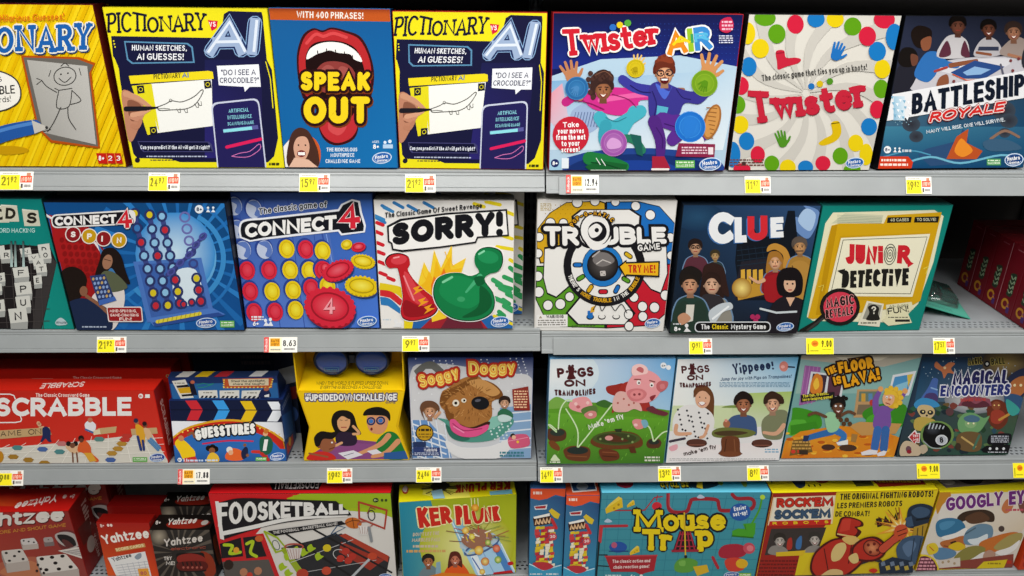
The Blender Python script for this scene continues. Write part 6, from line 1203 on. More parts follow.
    for t, p0, p1, h, h1 in (('Soggy', (420.6,387.4), (460,377), 13.5, 12), ('Doggy', (469,375), (515.4,372.6), 14, 12)):
        f.T(t, p0, p1, h, 'f4dc70', h1=h1, sw=.26, rnd=True, out=1.5, outc='c23420', out2=.9, out2c='a02018', gap=.05, jit=.05, bulge=-.5); f.T(t, (p0[0]+.6,p0[1]-1.4), (p1[0]-.4,p1[1]-1.4), h*.86, 'f0a030', h1=h1*.86, sw=.10, gap=.22, jit=.05, bulge=-.5)
    f.done()
dog_bath_game()

def pig_title(f, x, y, w, col='4c1a1e'):
    """three short lines of wobbly title lettering"""
    f.part('title_lettering'); k = w/42
    f.T('P', (x+3*k, y+11.5*k), (x+10.6*k, y+11*k), 10*k, col, sw=.27, rnd=True); f.S([(x+14*k,y+.4*k),(x+18*k,y-.4*k),(x+20.6*k,y+2*k),(x+20*k,y+8*k),(x+22*k,y+12*k),(x+16*k,y+13*k),(x+13*k,y+12*k),(x+14.6*k,y+7*k)], col); f.dots([(x+15.6*k,y-.6*k),(x+18.8*k,y-.8*k),(x+13*k,y+5*k),(x+21.6*k,y+5*k)], 1.5*k, col)
    f.T('GS', (x+24*k, y+11*k), (x+40.6*k, y+9.4*k), 9.8*k, col, sw=.26, rnd=True); f.T('ON', (x+10*k, y+20.6*k), (x+32*k, y+20*k), 7.4*k, col, sw=.36, rnd=True); f.T('TRAMPOLINES', (x, y+29*k), (x+42*k, y+28*k), 6*k, col, sw=.32, jit=.06, bulge=-1.2*k)

def pig_game():
    b = Pack(POSE['pigs'], .05, 'green meadow game box with a flying pink pig in a red cape', col='5a90b8', tray='3c6c8c'); f = b.front(); f.BG('6fb0dc')
    f.GQ([(551,358),(677,358),(670,410),(548,410)], ('eef2f4','5aa4dc','a4cce8','d4e6f0'), 8); f.RG(560, 372, 40, 26, 'f0f2f2', 'd8e8f0', rings=3)
    f.P(spline([(546,404),(566,401),(600,402),(630,404),(672,410)], False)+[(666,464),(544,465)], '5e9c28'); f.GQ([(546,412),(672,418),(664,464),(545,465)], ('6aac30','62a428','3c7420','4a8424'), 8)
    for i in range(60): x = 548+(i*29)%118; y = 416+(i*17)%44; f.L([(x,y),(x+1,y-2.4)], .5, '7cc040' if i % 3 else '3a7420')
    f.S([(546,404),(556,396),(566,400),(568,406),(548,408)], '7cae4a'); f.S([(596,403),(604,399),(612,402),(620,404),(606,407)], '3c6c2c')
    pk, pd, pl = 'eea0a4', 'c8686c', 'f8ccc8'
    f.S([(569,404),(574,398),(586,396),(592,402),(592,410),(584,412),(572,409)], pk); f.dots([(576,403),(588,402)], 1.8, pl)
    f.S([(581,410),(586,406),(596,405),(597,412),(588,416)], '5c7c3c'); f.S([(584,414),(590,410),(596,411),(596,416),(589,418)], 'd88884'); f.E(590.6, 413.6, 2.2, 1.6, pl); f.E(578.4, 406, 2, 1.6, pd)
    # trampolines and trails
    f.S([(546,430),(552,427),(562,428),(566,432),(564,439),(552,441),(547,437)], '5a3420'); f.E(557, 431.6, 7.4, 3.6, '2c3830'); f.S([(564,448),(572,445),(586,446),(590,451),(586,460),(568,459),(563,452)], '6a3a20'); f.E(577, 449.6, 10.6, 3.8, '24302c'); f.L([(567,455),(586,456)], 1, '8a5430')
    f.S([(548,441),(553,440),(559,446),(558,450),(551,447)], '7a4420'); f.S([(646,442),(650,438),(658,438),(661,442),(658,447),(648,447)], '5a3420'); f.E(653.4, 441, 5.4, 2.6, '26302a')
    for pts in ([(548,424),(556,431)], [(558,428),(560,410),(566,400),(572,400)], [(577,446),(577,428),(566,408)], [(578,446),(596,424),(612,404)], [(653,440),(650,428),(646,424)], [(654,440),(662,432),(668,430)], [(556,429),(550,424),(547,424)]): f.L(pts, [1.6]*len(pts), 'b4dc90', True); f.L(pts, .5, 'eef6e0', True)
    # mud table
    f.S([(590,440),(598,433),(616,430),(634,432),(642,439),(640,446),(624,448),(606,448),(594,445)], '6c3c1c'); f.E(616, 437.6, 24, 6.8, '4a5c28'); f.E(616, 437.4, 20, 5.4, '3c4420'); f.S([(604,437),(611,433),(620,436),(628,440),(614,441)], '58311c'); f.E(608.6, 437, 4, 2.4, 'e09c98'); f.dots([(622,438),(628,435),(632,441),(600,438)], 1.2, '8aa060'); f.S([(600,448),(616,450),(618,458),(604,460),(599,454)], '6a341c'); f.L([(602,451),(616,452)], 1, '8e5030'); f.L([(602,455),(616,456)], 1, '4a2412'); f.P([(628,446),(634,445),(636,452),(630,452)], '5a3018'); f.P([(614,428),(622,427.6),(621,431),(616,431)], '2c3420')
    # flying pig with cape
    f.S([(608,392),(607,386),(616,384),(624,383),(624,393),(616,395)], '9c2c24'); f.S([(622,384),(632,381),(644,390),(650,404),(650,410),(640,409),(632,402),(622,404),(612,412),(616,398)], 'a8302a'); f.S([(614,410),(613,400),(618,391),(628,392),(638,400),(642,410),(634,408),(626,411)], 'e4b4ac'); f.dots([(618,402),(624,398),(629,404),(634,402)], 1, 'b05048')
    f.S([(646,408),(652,405),(657,408),(668,412),(664,415),(652,412)], '6c2c38')
    f.S([(626,390),(629,380),(636,372),(646,369),(656,373),(662,381),(660,392),(652,400),(640,402),(630,398)], pk); f.S([(633,374),(633,366),(640,363),(647,366),(648,372),(641,374)], pl); f.S([(637,369),(640,366),(644,368),(643,372)], pd); f.S([(657,383),(661,380),(668,381),(667,387),(661,391),(657,388)], pd); f.S([(660,384),(664,383),(665,387),(661,388)], 'd88084')
    f.S([(627,392),(632,388),(642,388),(647,393),(642,399),(632,400)], 'd87c80'); f.E(637, 393.6, 6.6, 4.4, 'e88e90', -4); f.dots([(634.6,393.6),(639.6,393.2)], 1.3, '8a3a40'); f.S([(650,396),(656,394),(652,400)], '8c2c34')
    f.E(639, 381.6, 2, 2.4, 'f4f0ea'); f.dots([(639.4,382)], 1, '2a1414'); f.E(652, 384, 2, 2.4, 'f4f0ea'); f.dots([(652,384.4)], 1, '2a1414'); f.L([(635,378.4),(641,378.6)], 1.2, '8c4a44'); f.L([(650,379.6),(655,381)], 1.2, '8c4a44')
    f.S([(632,421),(636,418),(644,420),(643,427),(636,428)], 'e0908c'); f.S([(641,420),(646,419),(648,424),(644,427)], '7cb0c4'); f.E(635.6, 424, 2, 1.5, pl)
    f.part('tagline_lettering').T("Make 'em fly", (589, 429), (624, 417), 5.4, 'eef2e4', sw=.22, rnd=True, jit=.1)
    f.part('age_mark').E(664, 365, 3, 3, 'f0f2f4'); f.E(669, 367, 2.4, 2.4, 'f0f2f4'); f.T('4+', (662,366.4), (666,366.4), 2.6, '3c2c2c', sw=.24)
    f.part('publisher_logo').S([(551,457),(554,453.6),(557,457),(559,460),(550,460)], 'd8e8c0', 3); f.tiny(549, 460.4, 560, 462.4, 1, 'e8f0d8', h=1.3); f.tiny(644, 455, 659, 461, 2, 'e8e8d8', h=1.6)
    pig_title(f, 555, 366, 41); f.done()
pig_game()

def children_game():
    b = Pack(POSE['kids'], .05, 'pale game box with three laughing children playing at a muddy tree stump', col='5a94b0', tray='3c6c8c'); f = b.front(); f.BG('eceeec')
    f.GQ([(679,358),(799,356),(790,412),(672,412)], ('f0f0ee','5eb0dc','dce8e8','eef0ea'), 8)
    f.GQ([(740,392),(792,390),(784,430),(720,430)], ('b4cc78','a8c468','d4dcc0','dfe4d0'), 4); f.P([(672,404),(732,404),(732,426),(668,430)], 'cfdcae'); f.S([(722,406),(732,403.6),(744,406)], '7c9448')
    f.P([(666,430),(785,424),(779,460),(664,463)], 'e8e6e6'); f.GQ([(668,446),(782,440),(779,460),(664,463)], ('efe4e4','efe8e8','f2f0f0','f2f0f0'), 3)
    def curly(x, y, w, c, n=14):
        for i in range(n): a = PI+PI*i/(n-1); f.dots([(x+w*math.cos(a), y+w*.9*math.sin(a))], w*.26, c)
    # girl
    f.S([(694,392),(699,384),(708,385),(714,394),(714,410),(712,426),(706,428),(704,408)], '6a4024'); f.S([(674,414),(684,404),(700,404),(712,412),(714,424),(706,440),(676,442),(672,430)], 'e6e4e2'); f.dots([(678+((i*13)%32), 408+((i*7)%30)) for i in range(26)], 1.1, '24242c')
    f.E(703, 397, 7.4, 9.6, 'e0ac8c', 8); f.S([(694,396),(696,387),(704,384),(712,390),(712,396),(706,390),(700,390)], '6a4024'); f.E(702, 402, 3.4, 2, 'f4f0ec'); f.L([(698.6,401),(702,404),(706,401.4)], .7, 'a84844', True); f.dots([(700,395.6),(706,396.4)], .7, '3a2014'); f.L([(676,424),(676,432),(690,432)], [4,4,3], 'dca684', True); f.L([(708,424),(704,434),(700,436)], 3, 'dca684', True)
    # boy in blue
    f.S([(726,424),(732,415),(744,413),(755,417),(757,432),(752,434),(728,434)], '3f5884'); head(f, 743.6, 402.5, 8.4, 'a86c4c', '1c1210', hs=1.1); curly(743.6, 400, 8, '1c1210'); f.E(726.6, 422.4, 3.6, 4, 'a86c4c'); f.dots([(726,419)], 1.6, 'e09080')
    # boy in green
    f.S([(762,420),(770,412),(780,408),(788,412),(784,430),(780,438),(764,436)], '7e8262'); head(f, 772.6, 402, 8, 'dca888', '3a2418', hs=1.1); curly(774, 400, 8, '3a2418'); f.L([(784,424),(776,432),(764,431)], [5,4,3], 'dca888', True)
    # stump table
    f.S([(712,430),(722,426),(744,427),(756,431),(746,436),(716,436)], '6c7438'); f.S([(714,431),(730,429),(748,431),(736,434),(720,434)], '4c3a22'); f.S([(722,436),(738,436),(740,450),(742,453),(730,455),(718,453),(721,448)], '6e3c22'); f.L([(726,438),(724,452)], 1, '4a2614'); f.L([(734,438),(735,452)], 1, '8a5434'); f.E(730, 453, 11, 3, '7a4428')
    for x, y in ((696,440.6),(762,441)): f.E(x, y+1.4, 10.6, 4, '4a2820'); f.E(x, y, 10, 3.2, '5a342a'); f.L([(x-8,y+3),(x+8,y+3)], 1, '8a5444')
    f.L([(669,440),(684,437)], 2.4, '3c3444'); f.S([(668,446),(676,443),(676,448),(670,450)], 'e8a8b4')
    f.part('tagline_lettering').T('Yippeee!', (734, 374), (774, 368.6), 11, '1c2c50', h1=8, sw=.2, rnd=True, jit=.05, bulge=1); f.T('Jump for joy with Pigs on Trampolines!', (721, 379.6), (791, 376.6), 3.2, '2a4c70', sw=.2, sh=.2); f.tiny(720, 380.6, 790, 386, 4, '5c88a8', h=.6)
    f.T("make 'em fly", (683, 455), (716, 447), 4.4, '3a2420', sw=.2, rnd=True, jit=.08)
    f.part('cover_print').E(783.6, 365.6, 4.4, 5, 'd88478'); f.E(782.6, 366, 2, 1.6, 'f0b0a8'); f.L([(788,366),(794,366.4)], 1.4, '24243c'); f.tiny(765, 447, 779, 452, 2, '8ab4d0', h=1.4); f.tiny(668, 457, 776, 460, 2, 'a8a8a8', h=.5)
    pig_title(f, 680.5, 364, 31); f.done()
children_game()

def lava_game():
    b = Pack(POSE['lava'], .05, 'cartoon living room game box with two children leaping over orange lava', col='2a5c64', tray='24484c'); f = b.front(); f.BG('78a8a4')
    f.GQ([(803,354),(922,354),(912,392),(796,392)], ('8ab0b0','7aa4a4','8ab8b4','94b8ac'), 4); f.P([(803,354),(922,354),(921,357),(884,366),(836,362),(802,358)], 'b8b0a0'); f.P([(836,356),(890,356),(880,360),(846,360)], 'd8d0bc')
    # window, curtain, shelves
    f.P([(806,364),(822,366),(816,400),(799,404)], '9a5c9c'); [f.L([(807+i*4,365),(800+i*4,402)], .8, 'b47cb4') for i in range(4)]
    f.P([(812,370),(846,374),(842,396),(806,400)], 'd8dce0'); f.P([(814,372),(828,374),(824,396),(808,398)], '3c2c3c'); f.P([(830,374),(844,376),(840,394),(827,396)], '5c3444'); f.S([(812,380),(817,372),(823,376),(823,388),(818,394),(811,390)], 'd8802c'); f.S([(814,382),(818,376),(820,384),(816,388)], 'f0c040')
    f.P([(893,374),(916,370),(909,394),(888,396)], 'e0e4e8'); f.P([(895,376),(913,373),(907,392),(890,394)], '4c94c8'); f.P([(907,374),(913,373),(908,386)], 'e0c04c'); f.P([(896,384),(908,380),(906,392),(891,394)], '8cc4dc')
    f.P([(858,388),(880,388),(878,416),(854,416)], 'c09868'); f.P([(860,390),(878,390),(877,400),(859,400)], '6a7c6c'); f.P([(859,403),(877,403),(876,413),(857,413)], '7c6c54'); f.R(862, 392, 866, 400, 'd0a040'); f.R(869, 392, 873, 400, '5c8cb4'); f.E(872, 401, 2, 3, 'c03c34')
    # sofas and table
    f.S([(792,412),(794,406),(808,408),(820,414),(822,424),(816,428),(806,424),(790,434)], '3f9420'); f.S([(788,434),(790,420),(800,418),(806,420),(806,432)], '57b034'); f.P([(790,424),(816,420),(818,426),(790,434)], '3a8a1e')
    f.S([(864,416),(866,408),(884,402),(906,404),(904,424),(880,424)], '3a8c20'); f.S([(868,416),(878,412),(892,416),(888,424),(868,424)], '4fa82c')
    # lava
    f.P([(784,440),(800,430),(840,424),(880,428),(900,436),(896,456),(779,459)], 'e08a1c'); f.GQ([(790,436),(894,434),(893,456),(780,459)], ('e8a42c','dc7c18','e89420','d87018'), 4)
    for i in range(44): x = 786+(i*23)%106; y = 432+(i*13)%25; f.E(x, y, 3+(i%3), 1.2+(i%2)*.5, ('f4c040','c45c14','f0a828')[i%3], n=10)
    f.E(828, 446, 7, 3, '4a2c20'); f.E(848, 446.6, 9, 3.4, '4c3024'); f.E(868, 452, 7, 2.4, '4c3024'); f.P([(792,439),(808,437),(812,451),(788,455)], '7a5c28'); f.tiny(791, 439, 810, 449, 3, 'd0a050', h=1.6)
    f.P([(849,424),(860,420),(902,422),(896,432),(862,434)], 'c89858'); f.P([(852,432),(858,433),(856,441),(851,440)], 'a87c40')
    # running boy
    f.L([(832,430),(816,434),(806,437)], [7,6,5], '2f6cb0', True); f.L([(834,428),(844,434),(840,442)], [8,6,5], '3478bc', True); f.P([(803,434),(809,434),(807,440),(802,440)], '24345c'); f.P([(836,441),(848,438),(848,443),(838,444)], 'f0f0f0')
    f.S([(825,414),(832,410),(840,416),(838,428),(828,430)], '9cd0a4'); f.L([(826,415),(816,411),(809,413)], 3, '6a4630', True); f.L([(838,416),(848,410),(855,412)], 3, '6a4630', True); head(f, 838.5, 405, 7, '6a4630', '14100e', hs=.9); f.dots([(831+i*2.6,396.6-(i%2)*1.4) for i in range(7)], 2, '14100e'); f.dots([(836,404),(841,404)], 1.2, 'f0f0f0')
    f.dots([(841+i*3,418+(i%2)*4) for i in range(4)], 2.4, '5a3c24')
    # boy with raised arms
    f.L([(877,411),(876,399),(880,390)], [7,6,4], '7c54a4', True); f.L([(888,408),(898,400),(904,392)], [7,6,4], '7c54a4', True); f.dots([(881,387.6),(905,389.6)], 2.8, 'e8a868'); f.S([(876,410),(882,404),(890,408),(890,426),(874,426)], '7c54a4')
    f.L([(878,428),(875,446)], 8, '3a6cb4'); f.L([(886,428),(884,447)], 8, '3668ac'); f.P([(861,451),(870,448),(878,449),(877,453),(862,454)], 'ece8ec'); f.P([(877,452),(884,449),(887,450),(885,454),(878,455)], 'ece8ec')
    f.S([(885,391),(892,387),(900,391),(899,402),(893,407),(886,402)], 'e0b030'); f.dots([(887,389),(891,386.6),(896,387.6),(900,391),(901,396),(900,401),(896,404)], 2.6, 'ecc038'); f.E(888.6, 397, 6, 7.4, 'e8b088', 10); f.S([(884,391.5),(888,389),(895,390),(898,396),(892,393),(886,393.4)], 'ecc038'); f.dots([(887,395.4),(891,396)], 1.2, 'f4f4f4'); f.dots([(887,395.6),(891,396.2)], .5, '202020'); f.E(889.6, 397.6, 1.4, 1.1, 'd07848'); f.L([(886,401),(890,402.4)], .8, 'a02c2c')
    f.part('title_lettering')
    f.P([(848,357.6),(868,355),(869,359.6),(850,362)], '3a2012'); f.T('THE ORIGINAL', (851, 360.8), (866.6, 358.6), 2.6, 'd8a040', sw=.2)
    for t, p0, p1, h in (('THE', (829,374), (838,370), 7), ('FLOOR', (840,372.5), (874,367), 11), ('IS', (835,383.5), (843,382), 8), ('LAVA!', (845,385.6), (881,378), 11.5)): f.T(t, p0, p1, h, 'f0a818', sw=.26, out=1.8, outc='2a1208', jit=.05, gap=.06); f.T(t, (p0[0],p0[1]), (p1[0],p1[1]), h*.5, 'f6d050', sw=.3, gap=.12) if h > 9 and 0 else None
    f.part('tagline_lettering').P([(801,393),(835,390),(835,396),(801,400)], '1c1a1c'); f.T('The fun, frantic,', (803, 395.6), (829, 392.6), 3, 'f0e040', sw=.22); f.T('lava-leaping game!', (803, 399), (833, 396), 2.8, 'f0e040', sw=.22)
    f.part('age_mark').E(792, 450.6, 2.4, 2, 'd83c2c'); f.T('5+', (796,452), (801,452), 3, 'd83c2c', sw=.26); f.R(798, 449, 807, 453.6, '3a2c20'); f.done()
lava_game()

def fantasy_game():
    b = Pack(POSE['magic'], .05, 'dark fantasy game box with a black fortune ball and costumed creatures', col='14182a', tray='101420'); f = b.front(); f.BG('2a3c50')
    f.GQ([(920,354),(1033,354),(1012,455),(893,457)], ('243c5c','5a4a3c','2c5a44','2c3a3c'), 10); f.GQ([(925,357),(985,357),(975,400),(915,400)], ('1f4468','1c3454','5a6c7c','2c5470'), 5)
    f.RG(975, 398, 30, 14, 'dcdcd8', '7c8088', rings=4); f.RG(1004, 362, 22, 14, 'a08850', '4c4038', rings=3)
    rr = random.Random(11)
    for i in range(90):
        x = rr.uniform(905, 1018); y = rr.uniform(402, 452)
        f.S([(x+rr.uniform(-5,-2), y), (x, y-rr.uniform(1.5,4)), (x+rr.uniform(2,5), y+rr.uniform(-1,1)), (x, y+rr.uniform(1.5,4))], rr.choice(('2a5a44','24402c','4c3a2c','5a7448','2c4c5c','6a5434','1c2c34','44644c','7a3c34')), 3)
    f.dots([(rr.uniform(925,1015), rr.uniform(358,380)) for i in range(40)], .5, 'a8c0d0')
    # owl
    f.S([(938,361),(944,366),(950,362),(956,363),(952,368),(956,373),(949,372),(945,377),(943,371),(936,366)], 'c87850'); f.dots([(946,367)], 1.4, 'f0d0a0')
    # wizard hat and house
    f.S([(921,398),(926,390),(930,384),(934,377),(939,378),(938,386),(938,396),(930,399)], '4c6cb0'); f.S([(925,398),(927,392),(934,391),(938,394),(937,400)], '4a3c6c'); f.L([(932,386),(938,388)], 1.4, '8cb0dc')
    # raccoon in blue hat
    f.S([(914,402),(922,396),(934,398),(940,404),(930,406),(918,407)], '3c8cc0'); f.S([(917,408),(921,403),(931,404),(935,410),(931,416),(923,417)], 'c8b080'); f.E(922.6, 410, 3, 2.4, '20242c'); f.E(930.4, 410.6, 3, 2.4, '20242c'); f.dots([(923,409.6),(930,410)], 1, 'e8d48c'); f.dots([(926.6,413.6)], 1.1, '181818'); f.S([(914,418),(922,415),(934,418),(938,426),(928,430),(914,428)], 'b8a04c')
    # bear hero and others
    f.S([(988,404),(994,398),(1002,399),(1008,406),(1008,420),(1000,428),(992,424),(988,414)], '6a3020'); f.E(996.6, 404, 4.4, 4.6, '8a4a30'); f.dots([(994.6,403.4),(999,403.4)], .8, 'f0d080'); f.S([(992,410),(1000,408),(1006,414),(1000,422),(992,420)], '9c3c2c'); f.L([(1000,418),(1010,412)], 2.6, 'c08c40')
    f.S([(1004,384),(1010,374),(1022,368),(1030,372),(1028,388),(1020,396),(1010,394)], '28304c'); f.S([(1008,386),(1014,378),(1024,376),(1024,390),(1014,396)], 'b87040'); f.S([(1004,396),(1010,392),(1022,396),(1022,410),(1012,412)], '34547c'); f.S([(1006,398),(1012,400),(1020,408),(1014,414),(1008,410)], '3c9c94'); f.dots([(1014,384),(1020,384)], 1.4, 'f0e0b0')
    # green figure, middle
    f.S([(958,420),(964,412),(974,411),(984,416),(990,414),(986,422),(980,430),(970,432),(960,430)], '6c9c68'); f.E(971, 421.6, 6, 5, '86ac78'); f.S([(964,416),(972,413),(980,416),(978,420),(968,420)], '4a6c84'); f.dots([(968.6,421.6),(974,421.6)], 1, 'f4ecc0'); f.S([(960,432),(972,430),(982,434),(980,450),(962,450),(956,440)], '6c5434'); f.L([(962,436),(976,446)], 2, 'c0a060'); f.L([(980,434),(974,448)], 2.4, '44705c'); f.E(958, 446, 3, 4, '3c3024')
    f.E(950, 410, 4, 4, '5c3c40'); f.P([(964,396),(975,389),(980,395),(990,397),(992,404),(958,404)], '8c4c5c'); f.S([(962,403),(968,398),(976,402),(984,399),(990,404),(976,406)], '5c2c38')
    # fortune ball
    f.part('fortune_ball_print').E(936.4, 434, 17.6, 15, '6c8c4c', -8); f.E(936.4, 434, 15, 13.4, '0c0d10', -8); f.RG(932, 428, 9, 6, '3c4048', '0c0d10', rings=3); [f.L([(930+i*3.4,421.4+i*.8),(928+i*3.6,427)], 1.3, 'b8c0c8') for i in range(5)]; f.E(941, 439, 6.4, 5.6, 'd4d8dc', -8); f.E(941, 439, 5.2, 4.5, 'b8bcc4', -8); f.T('8', (939.2,442), (943,441.6), 6, '14141a', sw=.24); f.L([(922,440),(930,447),(940,448)], 1, '9ca4ac', True)
    f.part('try_me_mark').P([(906,436),(914,428),(916,432),(919,431.6),(918,442),(914,441.6),(914,445)], 'e8dcdc'); f.P([(907.4,436),(913.6,430),(914.6,433),(918,432.6),(917.4,441),(913.6,440.6),(913,443.4)], 'b83438'); f.T('TRY', (911,436), (917,436), 2.6, 'f4e8e8', sw=.24); f.T('ME', (911.4,440), (917,440), 2.6, 'f4e8e8', sw=.24)
    f.part('cover_print').S([(897,448),(903,440),(914,443),(920,450),(914,457),(898,457)], 'c4b094'); f.E(906, 449, 3, 3.6, '6a4a54'); f.S([(918,446),(924,444),(926,450),(920,454)], 'b8a890')
    f.part('publisher_logo').E(906.4, 451.6, 2.6, 2.2, '8c1c2c')
    f.part('title_lettering').T('MAGICAL', (953, 384), (1007, 382.6), 13.4, '26265c', sw=.24, sh=.12, out=1.2, outc='e6e6ee', jit=.05, gap=.06, h1=14); f.T('ENCOUNTERS', (940.4, 395), (1009, 393), 10.6, '2a3478', sw=.24, sh=.14, out=1.2, outc='e6e6ee', jit=.05, gap=.06); f.T('BOARD GAME', (961, 399.6), (986, 399), 3.2, 'c8443c', sw=.22)
    f.T('MATTEL', (968.4, 365.6), (976, 365), 4, '201c18', sw=.24) if 0 else None
    f.part('series_mark').T('MAGIC', (969, 364.6), (982, 363.4), 6, '1c1a18', sw=.2, out=.7, outc='a89850'); f.E(986.8, 363.6, 3, 3, '14141a'); f.E(986.8, 363.6, 1.4, 1.4, 'd0d0d0'); f.T('BALL', (991, 364.6), (1004, 363.6), 6, '1c1a18', sw=.2, out=.7, outc='a89850')
    f.part('age_mark').S([(989,437),(993,433),(1010,432),(1013,436),(1009,443),(990,444)], '14141c', 3); f.tiny(992, 434, 1010, 442, 4, 'c0c4d0', h=1); f.S([(984,452),(987,445),(1012,444),(1010,453)], '0e0e14', 2); [f.E(991+i*7, 448, 1.4, 1.5, 'd8dce0') for i in range(3)]; f.tiny(989, 451, 1008, 452.6, 1, 'c8ccd4', h=.9); f.done()
fantasy_game()
# ------------------------------------------------------------------ lowest row
def die(f, q, faces, c='e4dcd4', c2='b8aca4', c3='9a8c86', pip='1c1414'):
    """q: four corners of the top face, then the lower drop; pips as (u, v) on the top face"""
    tl, tr, br, bl = q[:4]; d = q[4]
    f.P([bl, br, (br[0]+d*.12, br[1]+d), (bl[0]+d*.15, bl[1]+d)], c2); f.P([tl, bl, (bl[0]+d*.15, bl[1]+d), (tl[0]+d*.1, tl[1]+d*.8)], c3); f.RQ([tl, tr, br, bl], 2, c)
    def bi(u, v): return tuple((np.array(tl)*(1-u)+np.array(tr)*u)*(1-v)+(np.array(bl)*(1-u)+np.array(br)*u)*v)
    r = abs(tr[0]-tl[0])*.075
    for u, v in faces: x, y = bi(u, v); f.E(x, y, r, r*.72, pip, n=10)
def dice_art(f):
    f.BG('8e2420'); f.GQ([(-52,513),(69,510),(89,577),(-25,579)], ('a02a24','8c2a26','8e3a34','b04c38'), 8)
    f.S([(-20,577),(0,562),(30,556),(44,560),(60,577),(40,580)], 'b06048'); f.S([(0,572),(20,560),(36,562),(44,572),(30,578)], 'c07854'); f.S([(60,530),(76,532),(82,548),(70,552),(58,544)], '6c2c2c')
    f.part('title_lettering').T('YAHTZEE'[0]+'ahtzee', (-34, 529), (64, 520), 15, 'dcd4cc', h1=15, sw=.24, sh=.14, rnd=True, gap=.05, shadow=(.8,1,'4c1414'))
    f.part('tagline_lettering').T('SHAKE, SCORE AND SHOUT GAME', (-30, 537), (66, 525.6), 3.4, 'c88a34', sw=.2)
    f.part('cover_print')
    die(f, [(20,538.6),(34,537),(38,543),(22,544.6),5], [(.5,.5),(.2,.3),(.8,.7)], c='cfc8c4')
    die(f, [(43,537),(52,536),(54,541),(44,542),4], [(.5,.5)], c='a89c98', c2='7a6c6a')
    f.S([(55,534),(64,531),(74,533),(80,541),(76,547),(66,546),(58,541)], 'b0a8a4'); f.S([(57,535),(66,534),(74,538),(76,545),(66,545)], '1e1a1c'); f.S([(62,539),(68,540),(74,546),(66,546)], '5a2c2c')
    f.P([(58,550),(82,545.6),(86,559)], 'd8d0c8'); f.P([(62,550.6),(81,547),(83.6,556)], 'a8a09c'); [f.L([(66+i*4,550+i*1.2),(79+i,547.6+i*2)], .4, 'e4dcd4') for i in range(4)]
    die(f, [(1,550),(22,548),(29,560),(6,563),9], [(.2,.2),(.8,.2),(.5,.5),(.2,.8),(.8,.8)], c='cfc6be')
    die(f, [(36,556),(66,553),(79,568),(42,573),9], [(.16,.15),(.5,.12),(.84,.12),(.16,.8),(.5,.85),(.84,.82),(.5,.48)], c='dcd4cc')
    f.dots([(38,564),(41,568),(44,572),(37,570)], 1.4, '2a1c1c')
b = Pack(POSE['yz'], .075, 'dark red dice game box with big white dice, in front of a matching box', group=None, col='8c1410'); f = b.front(); dice_art(f); f.done()
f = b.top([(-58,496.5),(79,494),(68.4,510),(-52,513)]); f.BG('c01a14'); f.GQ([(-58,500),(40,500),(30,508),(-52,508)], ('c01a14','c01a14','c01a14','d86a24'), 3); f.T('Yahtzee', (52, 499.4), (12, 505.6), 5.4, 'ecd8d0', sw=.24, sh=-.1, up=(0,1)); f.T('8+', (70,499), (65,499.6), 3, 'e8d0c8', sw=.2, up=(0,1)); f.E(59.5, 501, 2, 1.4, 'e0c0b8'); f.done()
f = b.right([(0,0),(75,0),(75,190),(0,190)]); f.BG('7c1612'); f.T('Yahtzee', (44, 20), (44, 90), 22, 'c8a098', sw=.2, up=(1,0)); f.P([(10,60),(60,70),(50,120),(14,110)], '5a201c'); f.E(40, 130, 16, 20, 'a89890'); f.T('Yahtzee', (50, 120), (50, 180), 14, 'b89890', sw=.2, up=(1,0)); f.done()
b = Pack((-1.1080, .0850, .297, .2470, .1893, .02, 0, POSE['yz'][7]), .07, 'dark red dice game box standing behind the front one, its side showing', col='7c1410'); f = b.front(); dice_art(f); f.done()
f = b.right([(0,0),(70,0),(70,190),(0,190)]); f.BG('8a1a16'); f.T('Yahtzee', (40, 20), (40, 100), 24, 'c09890', sw=.2, up=(1,0)); f.P([(30,112),(56,106),(52,150),(34,146)], 'b09890'); f.L([(10,190),(10,20)], 2, 'a83830'); f.done()

